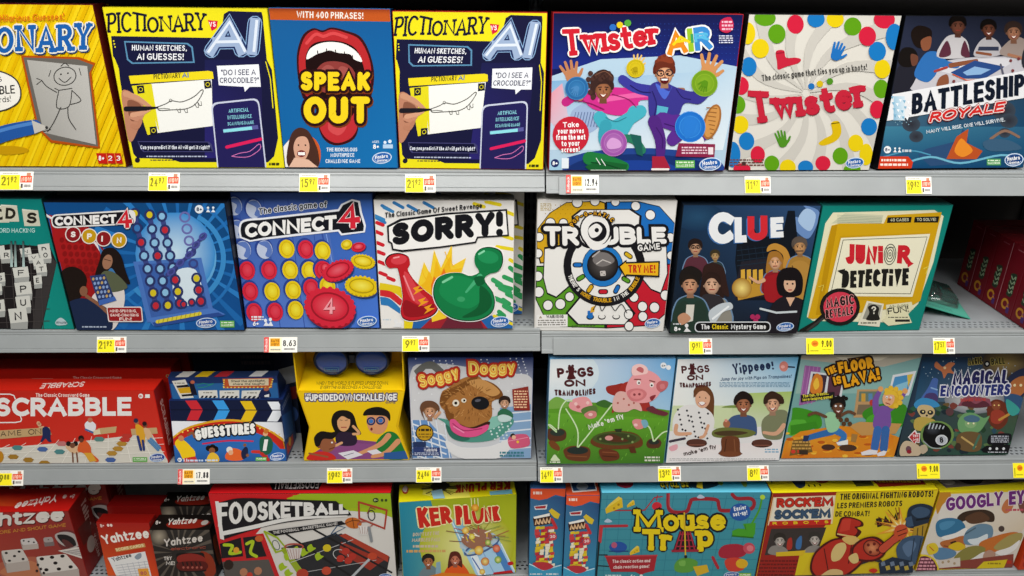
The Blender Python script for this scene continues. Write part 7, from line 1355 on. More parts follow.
def pad_game():
    p = POSE['cards']; b = Pack((-.8560, .0100, .297, .1150, .1440, .05, -.03, [(105.5,515.4),(158,515.4),(168,577),(100,577)]), .03, 'slim red score pad pack with a white scorecard window, beside the black dice pack', col='8c120c'); f = b.front(); f.BG('c02a1a')
    f.GQ([(105,515),(158,515),(168,577),(99,577)], ('a01a14','a41c16','d8481c','e05a20'), 6)
    f.part('title_lettering').T('Yahtzee', (107.5, 537), (158, 529.5), 9.6, 'f0e8e0', sw=.22, rnd=True, bulge=.6)
    f.part('tagline_lettering').P([(118,541),(152,535),(153,539),(119,545)], 'c89858'); f.T('SCORE CARDS', (119,544), (151,538.4), 3, 'f4e0b0', sw=.24); f.T('8+', (109,520), (113,519.6), 3, 'f0d8d0', sw=.22); f.E(117, 518, 1.3, 1.3, 'f0d8d0'); f.E(120, 518, 1.3, 1.3, 'f0d8d0')
    f.part('scorecard_print').P([(107,552),(152,544),(158,577),(112,580)], 'e8e6e4'); f.T('Yahtzee', (112.6,557), (136,550.6), 5, '2c2a30', sw=.2); f.S([(139,551),(143,547),(147,546),(147,551),(142,554)], '8c98a4', 3)
    for i in range(5): f.L([(114+i*.5,562+i*3.4),(154+i*.5,556+i*3.6)], .5, 'a8a8b0')
    for i in range(5): f.L([(122+i*7,560-i*1.2),(125+i*7,579)], .5, 'b4b4bc')
    f.part('price_sticker').P([(141,566),(154,565),(156,577),(142,577)], 'e8a038'); f.T('80', (144,574.6), (152,574.4), 5, 'b03460', sw=.2); f.done()
    b = Pack((-.8540, .0600, .297, .1180, .1500, .02, -.02, [(0,0),(60,0),(60,80),(0,80)]), .04, 'red score pad pack in shade behind the front one', col='8c1210'); f = b.front(); f.BG('901612'); f.T('Yahtzee', (8,26), (54,22), 9, 'a05850', sw=.2); f.done()  # rear copy inked darker, its lettering most, as painted shade
pad_game()

def electronic_art(f):
    f.BG('3a322e'); f.GQ([(148,529),(210,529),(218,577),(158,577)], ('2c2826','2c2826','24201e','28221f'), 4)
    cx, cy = 178, 552
    for k in range(20): a = k*2*PI/20; f.P([(cx+6*math.cos(a), cy+6*math.sin(a)), (cx+44*math.cos(a-.06), cy+44*math.sin(a-.06)), (cx+44*math.cos(a+.05), cy+44*math.sin(a+.05))], '5c534a')
    f.RG(158, 536, 9, 9, 'a89c88', '4c443c', rings=4); f.S([(200,552),(212,556),(216,572),(206,576)], '8c3018')
    f.part('title_lettering').T('Yahtzee', (163, 546.4), (203, 541), 7.6, 'd4ccc4', sw=.24, sh=.12, rnd=True); f.T('electronic', (170, 550), (206, 548), 3, '9c4c3c', sw=.2)
    f.part('tagline_lettering').T('TRY', (163,560), (171,559.6), 3.6, 'd8d0c8', sw=.24); f.T('ME!', (165,564.6), (174,564.6), 3.6, 'd8d0c8', sw=.24)
    f.part('cover_print').RQ([(175,553),(204,552),(207,571),(178,572)], 3, '14100f'); f.S([(177,556),(190,553),(203,556),(204,562),(180,563)], '8a2820'); f.S([(178,562),(204,561),(206,569),(180,570)], '5a1814')
    for i in range(5): f.L([(182+i*4.4,562),(183+i*4.4,564.6)], 1.6, '2a1010'); f.dots([(183+i*4.6,567)], 1.2, 'a8584c')
def electronic_top(f):
    f.BG('17110f'); f.S([(165,524),(185,521),(206,523),(196,528),(170,528)], '8c2418'); f.T('Yahtzee', (164.5,525.6), (192,524), 5, 'e0d8d0', sw=.24, sh=.12, up=(0,-1)); f.T('8+', (153,525), (158,525), 3, 'd8d0c8', sw=.24); f.E(201, 523.6, 3.4, 2, 'b8b0a8')
b = Pack(POSE['elec'], .05, 'small black electronic dice pack with silver lettering, front of its stack', col='14100f'); f = b.front(); electronic_art(f); f.done(); f = b.top([(155,517.5),(209,517.5),(210,529.4),(147.6,529.4)]); electronic_top(f); f.done()
f = b.right([(0,0),(50,0),(50,131),(0,131)]); f.BG('1a1210'); f.S([(8,30),(40,50),(44,100),(16,110)], '8c3c20'); f.T('Yahtzee', (34, 20), (34, 80), 12, '9c5c50', sw=.2, up=(1,0)); f.done()
b = Pack((-.7400, .0600, .297, .1298, .1480, .02, 0, POSE['elec'][7]), .05, 'small black electronic dice pack standing behind the front one, slightly higher', col='120e0d'); f = b.front(); electronic_art(f); f.done(); f = b.top([(155,517.5),(209,517.5),(210,529.4),(147.6,529.4)]); electronic_top(f); f.done()

def table_ball_game():
    b = Pack(POSE['foos'], .05, 'red and lime tabletop ball game box with slanted white lettering and a hoop', col='17110f'); f = b.front(); f.BG('dcd8d2')
    f.P([(206,494),(300,494),(282,503),(250,540),(222,580),(206,580)], 'cf1c22'); f.P([(284,500),(302,494),(392,494),(396,520),(380,514),(350,512),(300,514)], 'a4bc1c'); f.P([(290,497),(392,494),(393,512),(360,509),(300,509)], '9cb820')
    # panels
    f.P([(218,540),(243,536),(262,534),(280,577),(224,577)], 'c82026'); f.P([(219.6,544),(240,538),(243,556),(222,558)], '18161a'); f.P([(242,538),(258,536),(266,556),(246,558)], '1c1a1e'); f.P([(223,561),(268,559),(276,578),(226,578)], '5a5450')
    f.L([(224,545),(232,546),(230,553),(240,552)], 3, 'b4cc24', True); f.dots([(236,550)], 3, 'e0a030'); f.L([(246,544),(252,542),(250,552),(256,556)], 3, 'b4cc24', True); f.E(258, 539, 4, 3, 'c8622c'); f.dots([(229,564)], 5, '2c1e18'); f.dots([(244,571),(258,570)], 4, 'b87c5c'); f.dots([(250,574)], 3, 'c83c2c')
    # table
    f.P([(280,548),(340,534),(390,557),(386,577),(300,577)], '2a2a2e'); f.P([(338,536),(344,534),(389,556),(388,562)], 'b0402c'); f.P([(340,542),(384,560),(370,570),(338,552)], '9c3426'); f.P([(300,577),(280,550),(284,546),(308,577)], '98ac28')
    f.ring(340, 555, 8, 5, .7, 'c8c8c8', 20); f.L([(290,562),(352,540)], .6, 'c8c8c8'); f.L([(300,572),(376,560)], .6, 'b0b0b0')
    for pts in ([(284,534),(352,576)], [(312,530),(392,572)]): f.L(pts, 1.8, '1c1a1c')
    f.L([(352,576),(372,556)], 2.4, 'b8bcc0'); f.L([(318,540),(334,534),(350,545)], 1.8, '28303c')
    for x, y in ((287,556),(296,550),(282,566),(303,552),(318,556),(288,572),(310,548)): f.S([(x-4,y-1),(x,y-4),(x+2,y-1),(x+5,y),(x+1,y+3),(x-2,y+4)], 'a4c024', 3)
    for x, y in ((345,551),(352,556),(340,558),(348,560)): f.S([(x-4,y-1),(x,y-3.4),(x+4,y-1),(x+2,y+3),(x-3,y+3)], 'b83428', 3)
    f.E(326, 548, 4.2, 3.6, 'd8c020'); f.E(326, 570, 4.8, 4, 'c84c34'); f.E(372, 556, 5, 3.6, 'c4482c'); f.E(302, 573, 6, 5, 'b8402c')
    # lime backboard, left; red backboard, right
    f.L([(263,532),(275,552),(286,549),(276,538),(263,532)], 1.8, '9cb41c'); f.ring(275, 545, 3, 5, .6, '3c5c4c', -30); f.ring(293, 546.6, 9, 2.6, 1.6, 'b05040'); f.P([(285,548),(301,548),(299,558),(289,559)], 'd8d0cc'); [f.L([(286+i*3,549),(290+i*2,558)], .5, 'a87068') for i in range(5)]
    f.L([(357,503),(386,511),(384,529),(358,519),(357,503)], 1.9, 'b03c2c'); f.ring(370.4, 516, 3.4, 5, 1, '30282c', -10); f.L([(366,514),(369,508),(374,510)], .9, '8c3c34'); f.E(352, 523.6, 8.6, 5.4, 'c86a24', 8); f.L([(344,524),(352,521),(360,522)], .7, '5a2c14', True); f.L([(351,518.6),(353,528.6)], .7, '5a2c14'); f.ring(364, 525, 7.4, 3, 1.5, 'a8584c'); f.P([(357,526),(371,527),(367,535),(359,535)], 'e4e0dc'); [f.L([(358+i*3,527),(360+i*2,534)], .5, 'a88078') for i in range(5)]
    f.L([(368,528),(371,541)], 3, '8c9094'); f.L([(330,534),(336,526),(344,528),(332,534)], 1, '3c5c7c')
    f.part('title_lettering')
    f.P(spline([(215,505),(235,500),(262,500)], False)+[(334,502),(348,513)]+spline([(350,516),(320,519),(280,524),(250,531),(222,540)], False), '16141a'); f.P([(213.6,503),(217,503),(224,540),(220,539)], 'e8e4e0')
    f.T('FOOSKETBALL', (217.5, 527.5), (347, 514.6), 23, 'e8e6e2', h1=9, sw=.24, gap=.05, up=(-.06,-1), bulge=2.2)
    f.P(spline([(221,532),(250,526),(290,518),(346,516)], False)+spline([(346,517.4),(292,521),(252,529.6),(222,536)], False), 'e8e6e2')
    f.part('tagline_lettering').P([(266,531.4),(340,521.4),(345,524.6),(274,536)], '17151a'); f.T('THE FOOSBALL - BASKETBALL GAME!', (272,534.4), (336,525.2), 2.8, 'd8d4d0', sw=.22)
    f.part('age_mark').E(374.4, 501, 3, 2.2, '1c2a14'); f.T('8+', (372.6,502), (376.4,502), 2.2, 'c8d890', sw=.24); f.dots([(381,501),(385,501)], 1.4, '3c4c1c'); oval_logo(f, 386, 576, 7, 3, 0); f.done()
    f = b.top([(210,484.6),(391,484.2),(390.2,494),(206,496)]); f.BG('d41a20'); f.P([(270,487),(326,486),(323,492.6),(276,493)], '181418'); f.T('FOOSKETBALL', (322, 486.6), (276, 487.4), 5, 'e8dcdc', sw=.22, sh=-.1, up=(0,1)); f.done()
table_ball_game()

def marble_game():
    b = Pack(POSE['ker'], .06, 'lime and teal marble drop game box showing a clear tube stuck with straws', col='a8ac14'); f = b.front(); f.BG('aab01c')
    f.GQ([(399,504),(517,492),(516,577),(402,577)], ('9aa820','a8b418','bcc030','98b028'), 6); f.P([(399,504),(429,500),(440,540),(440,577),(402,577)], '2486a0'); f.GQ([(399,504),(429,501),(434,577),(402,577)], ('2486a0','3490a0','5aa0a0','1c7c98'), 4)
    f.RG(466, 546, 48, 40, 'ece8a0', 'b0b420', rings=6)
    # tube
    f.P([(448,520),(460,518),(470,548),(462,556)], '8cc0d8'); f.L([(450,522),(466,556)], 1, 'e0eef4'); 
    f.S([(458,548),(462,538),(476,532),(490,532),(498,540),(496,550),(476,548)], 'b8ccd8')
    f.P([(464,556),(498,540),(515,574),(511,580),(476,580)], 'a8d0ec'); f.P([(468,556),(474,553),(486,580),(478,580)], 'e8f2f8'); f.P([(490,545),(496,542),(512,572),(506,576)], '4c84c4'); f.L([(470,558),(484,580)], 1.2, '3c68b0'); f.L([(500,544),(514,572)], 1.4, 'dcecf8'); f.L([(481,552),(494,577)], 1, '88b0dc')
    f.ring(480, 546, 19, 5.4, 2, '4c6494', -24); f.ring(479, 544, 18, 5, 1, 'b4c8e0', -24)
    rr = random.Random(5)
    for i in range(34):
        a = rr.uniform(-PI, .9); x, y = 472+rr.uniform(-10, 16), 536+rr.uniform(-5, 7); l = rr.uniform(14, 34); f.L([(x,y),(x+l*math.cos(a),y+l*.55*math.sin(a))], .7, rr.choice(('a89838','7c3c30','8c9c40','c8b440','b05048')), rnd=False)
    f.S([(459,540),(466,530),(480,528),(490,534),(486,544),(470,548)], '9c6c54')
    for i in range(16): x = 460+rr.uniform(0,26); y = 530+rr.uniform(0,14); f.L([(x,y),(x+rr.uniform(-6,6),y+rr.uniform(-8,4))], 1.1, rr.choice(('c84c38','5c7cb0','e0c040','b090a8','f0e8d8')), rnd=False)
    for x, y, r, c in ((463,529.6,3.4,'e0a018'),(469.6,535.6,3,'d8c41c'),(476.6,549.6,4.6,'dca01c'),(495,548,4,'c85030'),(486,541.6,3,'6ca030'),(483,561.6,4.4,'c86a24'),(496.6,560,3.8,'5a9c2c'),(480,572,3,'d8a020')): f.RG(x, y, r, r, 'f4e890' if c != 'c85030' else 'f0a080', c, rings=3, n=14)
    # players
    f.S([(418,577),(420,569),(428,564),(436,570),(438,577)], '6c8088'); head(f, 426.4, 560.6, 5.4, 'b06c44', '1c1612'); f.S([(442,577),(446,565),(454,560),(462,566),(466,577)], 'e0581c'); head(f, 452.6, 559, 5.4, 'c8785c', '5a2418', long=True); f.P([(434,562),(438,561),(439,577),(433,577)], '88a8b8'); f.P([(418,577),(440,572),(470,574),(480,577)], 'dc7c20')
    f.part('title_lettering')
    f.T('KER', (418.5, 528.6), (450, 523), 20, 'c8281c', h1=16, sw=.25, out=1.3, outc='ece4a8', jit=.04, sh=.04, gap=.05); f.T('PL', (454, 524.6), (469, 523.4), 19, 'c8281c', sw=.25, out=1.3, outc='ece4a8', gap=.05); f.L([(471,511),(474,521),(480,519),(481,508)], 4.4, 'ece4a8', True); f.L([(471,511),(474,520.6),(479,518.6),(480.6,508)], 3.4, 'c8281c', True); f.T('NK', (483, 521), (499, 519), 15, 'c8281c', sw=.25, out=1.3, outc='ece4a8', gap=.05)
    for x in (469, 472.4, 475.8): f.L([(x,498),(x+.6,506)], .7, 'f4f0c0')
    f.RG(473, 506.6, 3.8, 3.6, 'f4c850', 'd88018', rings=3, n=14)
    f.part('tagline_lettering'); f.T("DON'T LET THE", (412,536.4), (437,534.6), 3.4, 'c8b8a0', sw=.24, sh=.2); f.T('MARBLES FALL', (411,541.6), (438,541), 3.6, 'c8b8a0', sw=.24, sh=.2); f.tiny(412, 544.4, 437, 547.6, 1, 'c8b8a0', h=2.4); f.tiny(406, 549, 444, 552.4, 1, 'd0a060', h=2.4)
    f.part('publisher_logo').P([(492,573),(511,571),(515,577),(490,578)], 'c01c24'); f.S([(507,563),(512,562),(513,565),(508,566)], 'c01c24', 3); f.done()
    f = b.top([(399.4,483),(514,478),(516.6,492.5),(399.4,504)]); f.BG('e8dc14'); f.P([(433,480),(474,479),(480,496),(456,499),(430,494)], 'f0e85c')
    for i in range(30): a = rr.uniform(0, 2*PI); f.L([(449,487),(449+20*math.cos(a),487+9*math.sin(a))], .7, rr.choice(('2a2a1c','4c4420','8c8420')), rnd=False)
    f.S([(440,484),(450,480),(460,485),(452,491),(442,490)], '3a342c'); f.P([(440,491),(452,489),(456,500),(444,502)], '9cc8d8'); f.E(408, 489, 4.4, 5, 'b8201c'); f.S([(404,489),(407,484),(411,486),(409,492)], 'f0d8d0', 3) ; f.T('KER PLUNK', (512, 481), (466, 484.6), 8, 'b03018', sw=.25, up=(0,1)); f.P([(496,491),(513,489),(514,494),(497,496)], '78b8c8'); f.done()
marble_game()

def tower_pack(pose, label, dx, dy):
    b = Pack(pose, .06, label, group='tumbling tower packs', col='2c5484'); q = [(566.2,495),(600,495),(594.5,579),(561.6,579)]
    f = Face(b.body, q, (0,0,0), b.ex, b.ez, b.w, b.h); f.BG('2f6494'); f.GQ([(566,503),(600,503),(595,579),(562,579)], ('3a6a94','2a4c7c','3c90b4','3888ac'), 6)
    f.P([(566,494),(601,494),(599,503),(590,501),(582,504.6),(574,506),(565,504)], 'e2542c'); f.part('tagline_lettering').tiny(568.6, 497.6, 577, 501, 1, 'f4d8cc', h=2.6)
    f.part('title_lettering'); f.P([(569,511.6),(582,510),(581,514.6),(570,515)], 'd8dce0'); f.P([(569.6,512),(580.6,511),(580,513.6),(571,514)], 'a83034'); f.P([(567.6,523),(585,520),(586,528),(568.6,530.6)], '3c1c14'); [f.L([(570+i*3.4,528.6-i*.4),(571+i*3.4,524.4-i*.5),(572.4+i*3.4,527.8-i*.4)], 1.5, 'e0b88c') for i in range(5)]; f.P([(568,521.6),(584,518),(584,520.6),(569,523.4)], 'f0ece4'); f.tiny(571.4, 531, 576, 533, 1, '7cd0e0', h=1.6)
    f.part('cover_print'); rr = random.Random(9)
    f.P([(583,516),(586,513.4),(594,519),(592,523.6),(588,522)], 'd8bc30'); f.L([(586,524),(590,532)], 3, 'c03038')
    for r in range(15):
        y = 531+r*2.7
        for k in range(4):
            x = 570+k*4.4+rr.uniform(-1,1)-r*.08; w = rr.uniform(3, 6); f.P([(x,y),(x+w,y-.8),(x+w,y+1.8),(x,y+2.6)], rr.choice(('c4323c','e0c42c','d8b828','b02834','ece4cc','d04040')))
    f.P([(562,566),(575,572),(595,566),(594,579),(561,579)], '3e9ac0'); f.L([(563,566),(576,572),(594,567)], 1, 'c8e4ee'); f.S([(566,566),(572,564),(582,565),(586,569),(576,572)], 'b8323c'); f.E(586.4, 540, 4, 3.6, 'c84c54'); f.T('30', (584,541.4), (589,541), 2.8, 'f4dcdc', sw=.26)
    f.part('age_mark').tiny(563, 574.6, 575, 577, 1, 'd0dce4', h=1.2); f.tiny(579, 574.6, 591, 577, 1, 'd0dce4', h=1.6); f.done(); return b
b = tower_pack(POSE['paw1'], 'tall narrow blue tumbling tower pack with orange top, set back against its twin', 0, 0)
b = tower_pack(POSE['paw2'], 'tall narrow blue tumbling tower pack with orange top, touching the teal trap game', 0, 0)
f = b.top([(567.5,482),(600,482),(600,495),(566.2,495)]); f.BG('d8502a'); f.P([(572,483.6),(597,483),(598,491.6),(573,493)], 'e8e4e0'); f.P([(573,484),(596,484),(597,490.6),(574,492)], '24446c'); f.S([(578,488),(584,485),(590,488),(586,491),(580,491)], '8c98a4'); f.done()

def trap_game():
    b = Pack(POSE['mouse'], .06, 'teal trap game box with yellow lettering, red pipes and a green boot', col='1d6c84'); f = b.front(); f.BG('3f93a4')
    f.GQ([(600,493),(773,493),(754,577),(593,577)], ('4494a4','3f92a8','3c94a0','3a8c9c'), 6)
    for i in range(8): f.L([(598,500+i*10),(770-i*2.4,499+i*10)], .5, '2f7c90')
    for i in range(12): f.L([(606+i*13.5,496),(602+i*12,575)], .5, '2f7c90')
    dr = '9c2430'
    f.L([(605,511),(644,510.6),(654,498),(662,497)], 1.1, 'b02834'); f.L([(668,494),(668,507),(672,512),(686,512),(690,504),(694,499.6),(716,500),(719,506),(721,510.6),(732,511)], 3.6, dr, True); f.L([(669,494),(669,506),(673,510.6)], .8, 'c85058', True); f.L([(733,495),(738,499),(751,499),(755,503),(752,509),(740,511)], 3.6, dr, True); f.L([(596,526.6),(626,526)], 2.6, 'b42c38'); f.P([(597,526),(602,526),(600,543),(596,542)], 'c0383c'); f.L([(597,543),(594,577)], 3.4, '181c24')
    f.E(656.4, 506.6, 5, 4.2, 'd02838'); f.L([(656,501),(657,496)], 1, 'b02834')
    for x, y in ((607,521),(701,497)): f.S([(x-4,y+1),(x-1,y-2),(x+2,y-1),(x+4,y+1),(x,y+2)], 'b4c8dc', 3)
    # cheese, wedges, generic gadgets (no creatures)
    def cheese(x, y, s, c='e0bc28'): f.P([(x-s,y+s*.5),(x+s*.9,y-s*.7),(x+s,y+s*.3),(x-s*.9,y+s)], c); f.P([(x-s,y+s*.5),(x+s*.9,y-s*.7),(x+s*.5,y-s*.9),(x-s*.6,y)], 'ecd050'); f.dots([(x,y+s*.4),(x+s*.5,y)], s*.14, 'b08c18')
    cheese(613, 505, 9); cheese(630, 504, 4); cheese(633.6, 550, 5); f.E(617, 547, 9, 5.4, '2454a4'); f.dots([(613,545)], 3, 'b85878'); f.L([(608,551),(627,551)], 1, '1c3c7c')
    f.L([(595,554.6),(606,554.6)], 1, '181c24'); f.L([(595,565),(612,566)], 1, '181c24')
    f.P([(604,556),(656,555),(653,570),(644,572),(640,574),(634,571),(610,571)], 'a82430'); f.L([(604,556),(656,555)], 1.4, 'c03c44'); f.part('tagline_lettering').T('The classic action and', (611,562.4), (649,561.6), 3.2, 'ecd8d4', sw=.22, sh=.1); f.T('chain reaction game!', (612,568), (648,567), 3.2, 'ecd8d4', sw=.22, sh=.1); f.part('cover_print')
    f.L([(763,498),(760,510),(752,524)], 2, '4c9c28', True); f.E(763.6, 497.6, 2.6, 2.4, 'b8d83c'); f.P([(743,524),(756,523),(755,534),(753,537),(732,535.6),(732,531),(738,528.6),(745,529)], '48a028'); f.L([(732,536),(753,537.6)], 1.4, '2c7018'); f.L([(745,525),(746,530)], .7, '2c7018')
    f.S([(674,563),(680,558),(690,558),(697,562),(692,570),(682,572),(674,570)], '5c9c3c'); f.P([(692,566),(706,564),(708,571),(696,575)], 'd8b028'); f.S([(678,561),(684,560),(684,565),(679,565)], '78b450')
    f.S([(718,551),(724,545),(738,544),(746,548),(744,555),(732,558),(720,557)], 'a82438'); f.E(748.6, 548, 6, 5.4, 'c84c5c'); f.E(749.6, 548, 3.4, 3, 'e07c84'); f.S([(724,560),(734,557),(744,560),(742,569),(728,570)], 'd04030'); f.E(741, 563, 6, 4.6, 'e0b024'); f.L([(712,557),(717,567)], 3, 'b02834')
    f.part('easy_set_up_mark').E(740.6, 512.4, 10.6, 8.6, '2458a4', -8); f.T('Easier', (734.6,511.6), (747,509.4), 4.4, 'f0f4f8', sw=.22); f.T('set-up!', (733.6,516.8), (748,514.8), 4.4, 'f0f4f8', sw=.22)
    f.part('title_lettering'); ink = '15151a'
    f.T('Mouse', (634, 531.5), (726, 530), 22, 'eccf14', h1=21, sw=.22, serif=.12, out=2, outc=ink, gap=.05, jit=.02, bulge=-1); f.T('Tr', (641, 550), (671, 550.4), 21, 'eccf14', sw=.24, serif=.12, out=1.7, outc=ink, gap=.02); f.T('p', (697, 547), (713, 546.6), 22, 'eccf14', sw=.24, serif=.12, out=1.7, outc=ink)
    f.part('trap_cage_print'); f.P([(679,531),(690,531),(696,550),(672,550.6)], ink); 
    for i in range(5): f.L([(680+i*2.4,532),(674+i*5,549.6)], 1.5, 'a8283c')
    for i in range(3): f.L([(679-i*2,534+i*6),(690+i*2.4,534+i*6)], 1.2, 'a8283c')
    f.L([(671.6,550.4),(697,550)], 2.4, '9c2438'); f.L([(684,513),(684.6,556)], 1.4, 'd8b828'); f.dots([(684.8,556)], 1.6, '202020')
    f.part('age_mark').tiny(604, 573.4, 620, 575.6, 1, 'cfe4e4', h=1.2); f.T('6+', (629,577), (634,577), 3.6, 'e8f0f0', sw=.24); f.E(640, 575, 1.6, 1.6, 'e8f0f0'); oval_logo(f, 730.6, 574, 8, 3.2, -3, '2458a4'); green_mark(f, 738, 572, 750, 576.4, '8cbc3c'); f.done()
    f = b.top([(600.5,482),(770,481.5),(772.7,493),(600,493.5)]); f.BG('2a9cc0'); f.GQ([(600,487),(772,487),(773,493),(600,493.5)], ('2a9cc0','2a9cc0','6cc8e0','6cc8e0'), 4); f.E(626, 487, 9, 3.6, '8c2438'); f.T('MOUSE TRAP', (708, 484), (662, 485), 5.4, 'd8c42c', sw=.26, out=.8, outc='1c2418', up=(0,1)); f.S([(690,489),(700,484),(716,484),(722,488),(706,491)], '18303c'); f.P([(698,490),(702,484),(706,486),(704,491)], 'e0c42c'); f.dots([(724,486),(748,487)], 3, '6c8c3c'); f.done()
trap_game()

def robot_game():
    b = Pack(POSE['rock'], .06, 'yellow boxing robots game box with a red robot punching a blue one', col='7c1c14'); f = b.front(); f.BG('dcc41a')
    f.GQ([(840,494),(941,491),(912,571),(800,577)], ('e4cc1c','e0c81c','d0b418','d8bc1c'), 5)
    f.P([(772,493),(838,493),(826,526),(800,553),(794,577),(754,577)], '9c2018'); f.L([(773,494),(755,577)], 1.6, 'd8b81c')
    f.part('title_lettering').P([(774,498),(837,496),(833,524),(768,525.6)], 'e8d0a8'); f.P([(775,499),(836,497),(833,508),(773,510)], 'ece4d0'); f.P([(773,510),(833,508.4),(832,519.6),(770,521.6)], 'ece4d0'); f.P([(770,521.6),(832,519.6),(831,525),(769,526.4)], 'c8281c')
    f.T("ROCK'EM", (777, 508.2), (834, 506.6), 9, 'c82c1c', sw=.28, sh=.12, out=.4, outc='3c1410', gap=.04); f.T("SOCK'EM", (774.6, 519.6), (831, 518), 9, '3a5470', sw=.28, sh=.12, out=.4, outc='1c2430', gap=.04); f.T('ROBOTS', (773, 525), (829, 523.4), 2.8, 'e8d020', sw=.3, gap=1.6)
    f.part('tagline_lettering').T('THE ORIGINAL FIGHTING ROBOTS!', (841, 500.5), (934, 497.5), 6, '241c18', sw=.22, sh=.12, up=(0,-1)); f.T('LES PREMIERS ROBOTS', (838, 509), (903, 506.6), 5.4, '241c18', sw=.22, sh=.12, up=(0,-1)); f.T('DE COMBAT!', (836, 517), (870, 516.4), 5.2, '241c18', sw=.22, sh=.12, up=(0,-1)); f.T('BAM!', (878, 527.6), (902, 521), 8.5, '241814', sw=.3, sh=.1, gap=.03)
    f.part('cover_print')
    f.P([(771.5,529),(827,527.6),(818,551),(764.6,555)], '3a3230'); f.S([(768,553),(772,546),(782,546),(788,551),(780,555)], '8c8680'); head(f, 780, 540.6, 5.6, 'b8b0a8', '2c2622', 10); f.S([(804,552),(810,546),(820,546),(822,551)], '8c8680'); head(f, 815, 539.4, 5.6, 'bcb4ac', '34302c', -10); f.P([(776,552),(806,550),(803,555),(776,556)], 'dcb820'); f.S([(788,540),(792,538),(792,548),(787,549)], 'b03024'); f.S([(797,540),(802,536),(801,548),(796,548)], '3c70a8')
    for i in range(5): f.tiny(760-i*.6, 559+i*3.4, 798-i*1.2, 562+i*3.4, 1, '6c1410', h=1.5, seed=i)
    # impact star
    for k, r in enumerate((22, 15, 8)):
        pts = []
        for i in range(20): a = 2*PI*i/20; q = r*(1 if i % 2 else .5)*(1+.2*math.sin(i*3)); pts.append((901+q*math.cos(a), 528+q*.8*math.sin(a)))
        f.P(pts, ('e8a030','f0cc60','f8f0d0')[k])
    rr = random.Random(2)
    for i in range(14): a = rr.uniform(-PI, 0.4); f.L([(901+10*math.cos(a),528+9*math.sin(a)),(901+26*math.cos(a),528+20*math.sin(a))], .7, '7c2c18')
    # blue machine, generic
    bl, bd, bh = '3c5470', '1e2c40', '5a7494'
    f.S([(907,520),(910,508),(922,504),(934,508),(932,518),(924,526),(912,528),(906,526)], bd); f.S([(912,512),(920,507),(930,510),(928,516),(918,518)], bl); f.P([(906,518),(912,516),(914,526),(907,527)], bl); f.L([(917,520),(930,518)], 1.6, '0e1620')
    f.P([(914,527),(928,523),(926,536),(912,538)], 'b08c28'); f.L([(918,528),(917,536)], 1, '4c4020'); f.L([(923,526),(922,536)], 1, '4c4020')
    f.S([(896,548),(904,538),(918,535),(928,540),(922,556),(912,564),(900,562)], bl); f.S([(902,546),(910,540),(916,544),(908,556)], bh); f.L([(914,538),(910,562)], .9, bd); f.L([(921,538),(916,560)], .9, bd); f.P([(878,562),(892,556),(912,560),(912,574),(880,578)], bd)
    for i in range(7): f.P([(880+i*4.6,561+i%2*4),(884+i*4.6,560+i%2*4),(885+i*4.6,564+i%2*4),(881+i*4.6,565+i%2*4)], 'b8a040' if i % 2 else '6c7c94')
    f.L([(860,562),(872,558),(880,560)], 3, '2a2c34')
    # red machine, generic
    rd, rh, rk = 'b82a1c', 'dcc07c', '4c0e0a'
    f.S([(836,534),(839,524),(842,518),(850,517),(862,521),(864,526),(858,528),(862,532),(856,538),(846,539),(838,537)], rk); f.S([(838,533),(841,524),(844,519),(850,518.4),(861,522),(860,526),(855,527),(858,531),(854,536),(846,537)], rd); f.P([(843,520),(852,519),(850,530),(840,532)], 'cc3c2c'); f.L([(838,534),(856,537)], 1.4, 'dcc07c')
    f.S([(812,556),(820,546),(834,538),(850,538),(862,544),(866,554),(858,566),(842,576),(820,579),(810,570)], rk); f.S([(814,556),(822,547),(835,539.6),(849,539.6),(860,545),(864,554),(857,564),(842,574),(822,577),(812,569)], rd)
    f.S([(831,552),(836,544),(844,542),(846,548),(840,558),(832,560)], rh); f.L([(824,548),(828,572)], 1, rk); f.L([(852,541),(848,562)], 1, rk); f.S([(842,538),(852,535),(860,540),(850,544)], 'dcb868'); f.S([(818,576),(830,568),(842,570),(838,580),(820,580)], 'd8b87c')
    f.S([(852,546),(862,538),(876,536),(886,544),(884,554),(874,560),(860,560),(852,556)], rk); f.S([(854,547),(863,539.6),(874,538),(884,545),(882,553),(873,558),(861,558),(854,555)], rd); f.RG(872, 547, 9, 7.4, 'e09060', 'a03420', 20, rings=3); f.ring(872, 547, 9, 7.6, 1, rk, 20); f.dots([(868,544),(874,543),(877,549),(870,551)], 1.6, '6c1c14'); f.S([(848,556),(856,552),(858,560),(852,562)], rh)
    f.L([(882,548),(892,540),(900,534)], [9,8,9], rk); f.L([(882,548),(892,540),(900,534)], [7.4,6.4,7.4], 'c84c34'); f.S([(894,534),(896,526),(904,524),(908,530),(904,537),(898,539)], 'c8502c'); f.L([(897,531),(906,528)], .8, rk); f.L([(898,535),(906,532)], .8, rk)
    f.part('publisher_logo').S([(868,569),(873,567),(877,569),(873,571.6)], 'c8301c', 3); f.done()
    f = b.top([(771,479.5),(937,477.5),(940.5,490.6),(772.9,494)]); f.BG('e4d416'); f.S([(800,484),(806,481),(814,482),(812,488),(804,490)], '24344c', 4); f.P([(880,479),(928,478),(932,487),(886,489)], '8c2418'); f.tiny(886, 480, 928, 486, 2, 'd8b030', h=2); f.P([(862,482),(880,481.4),(882,488),(864,488.6)], '4c4c20'); f.dots([(816,488),(822,488),(828,487.6),(778,485),(832,484)], 1, '3c3814'); f.S([(824,482),(840,480),(838,485),(828,486)], '9c3420', 3); f.done()
robot_game()

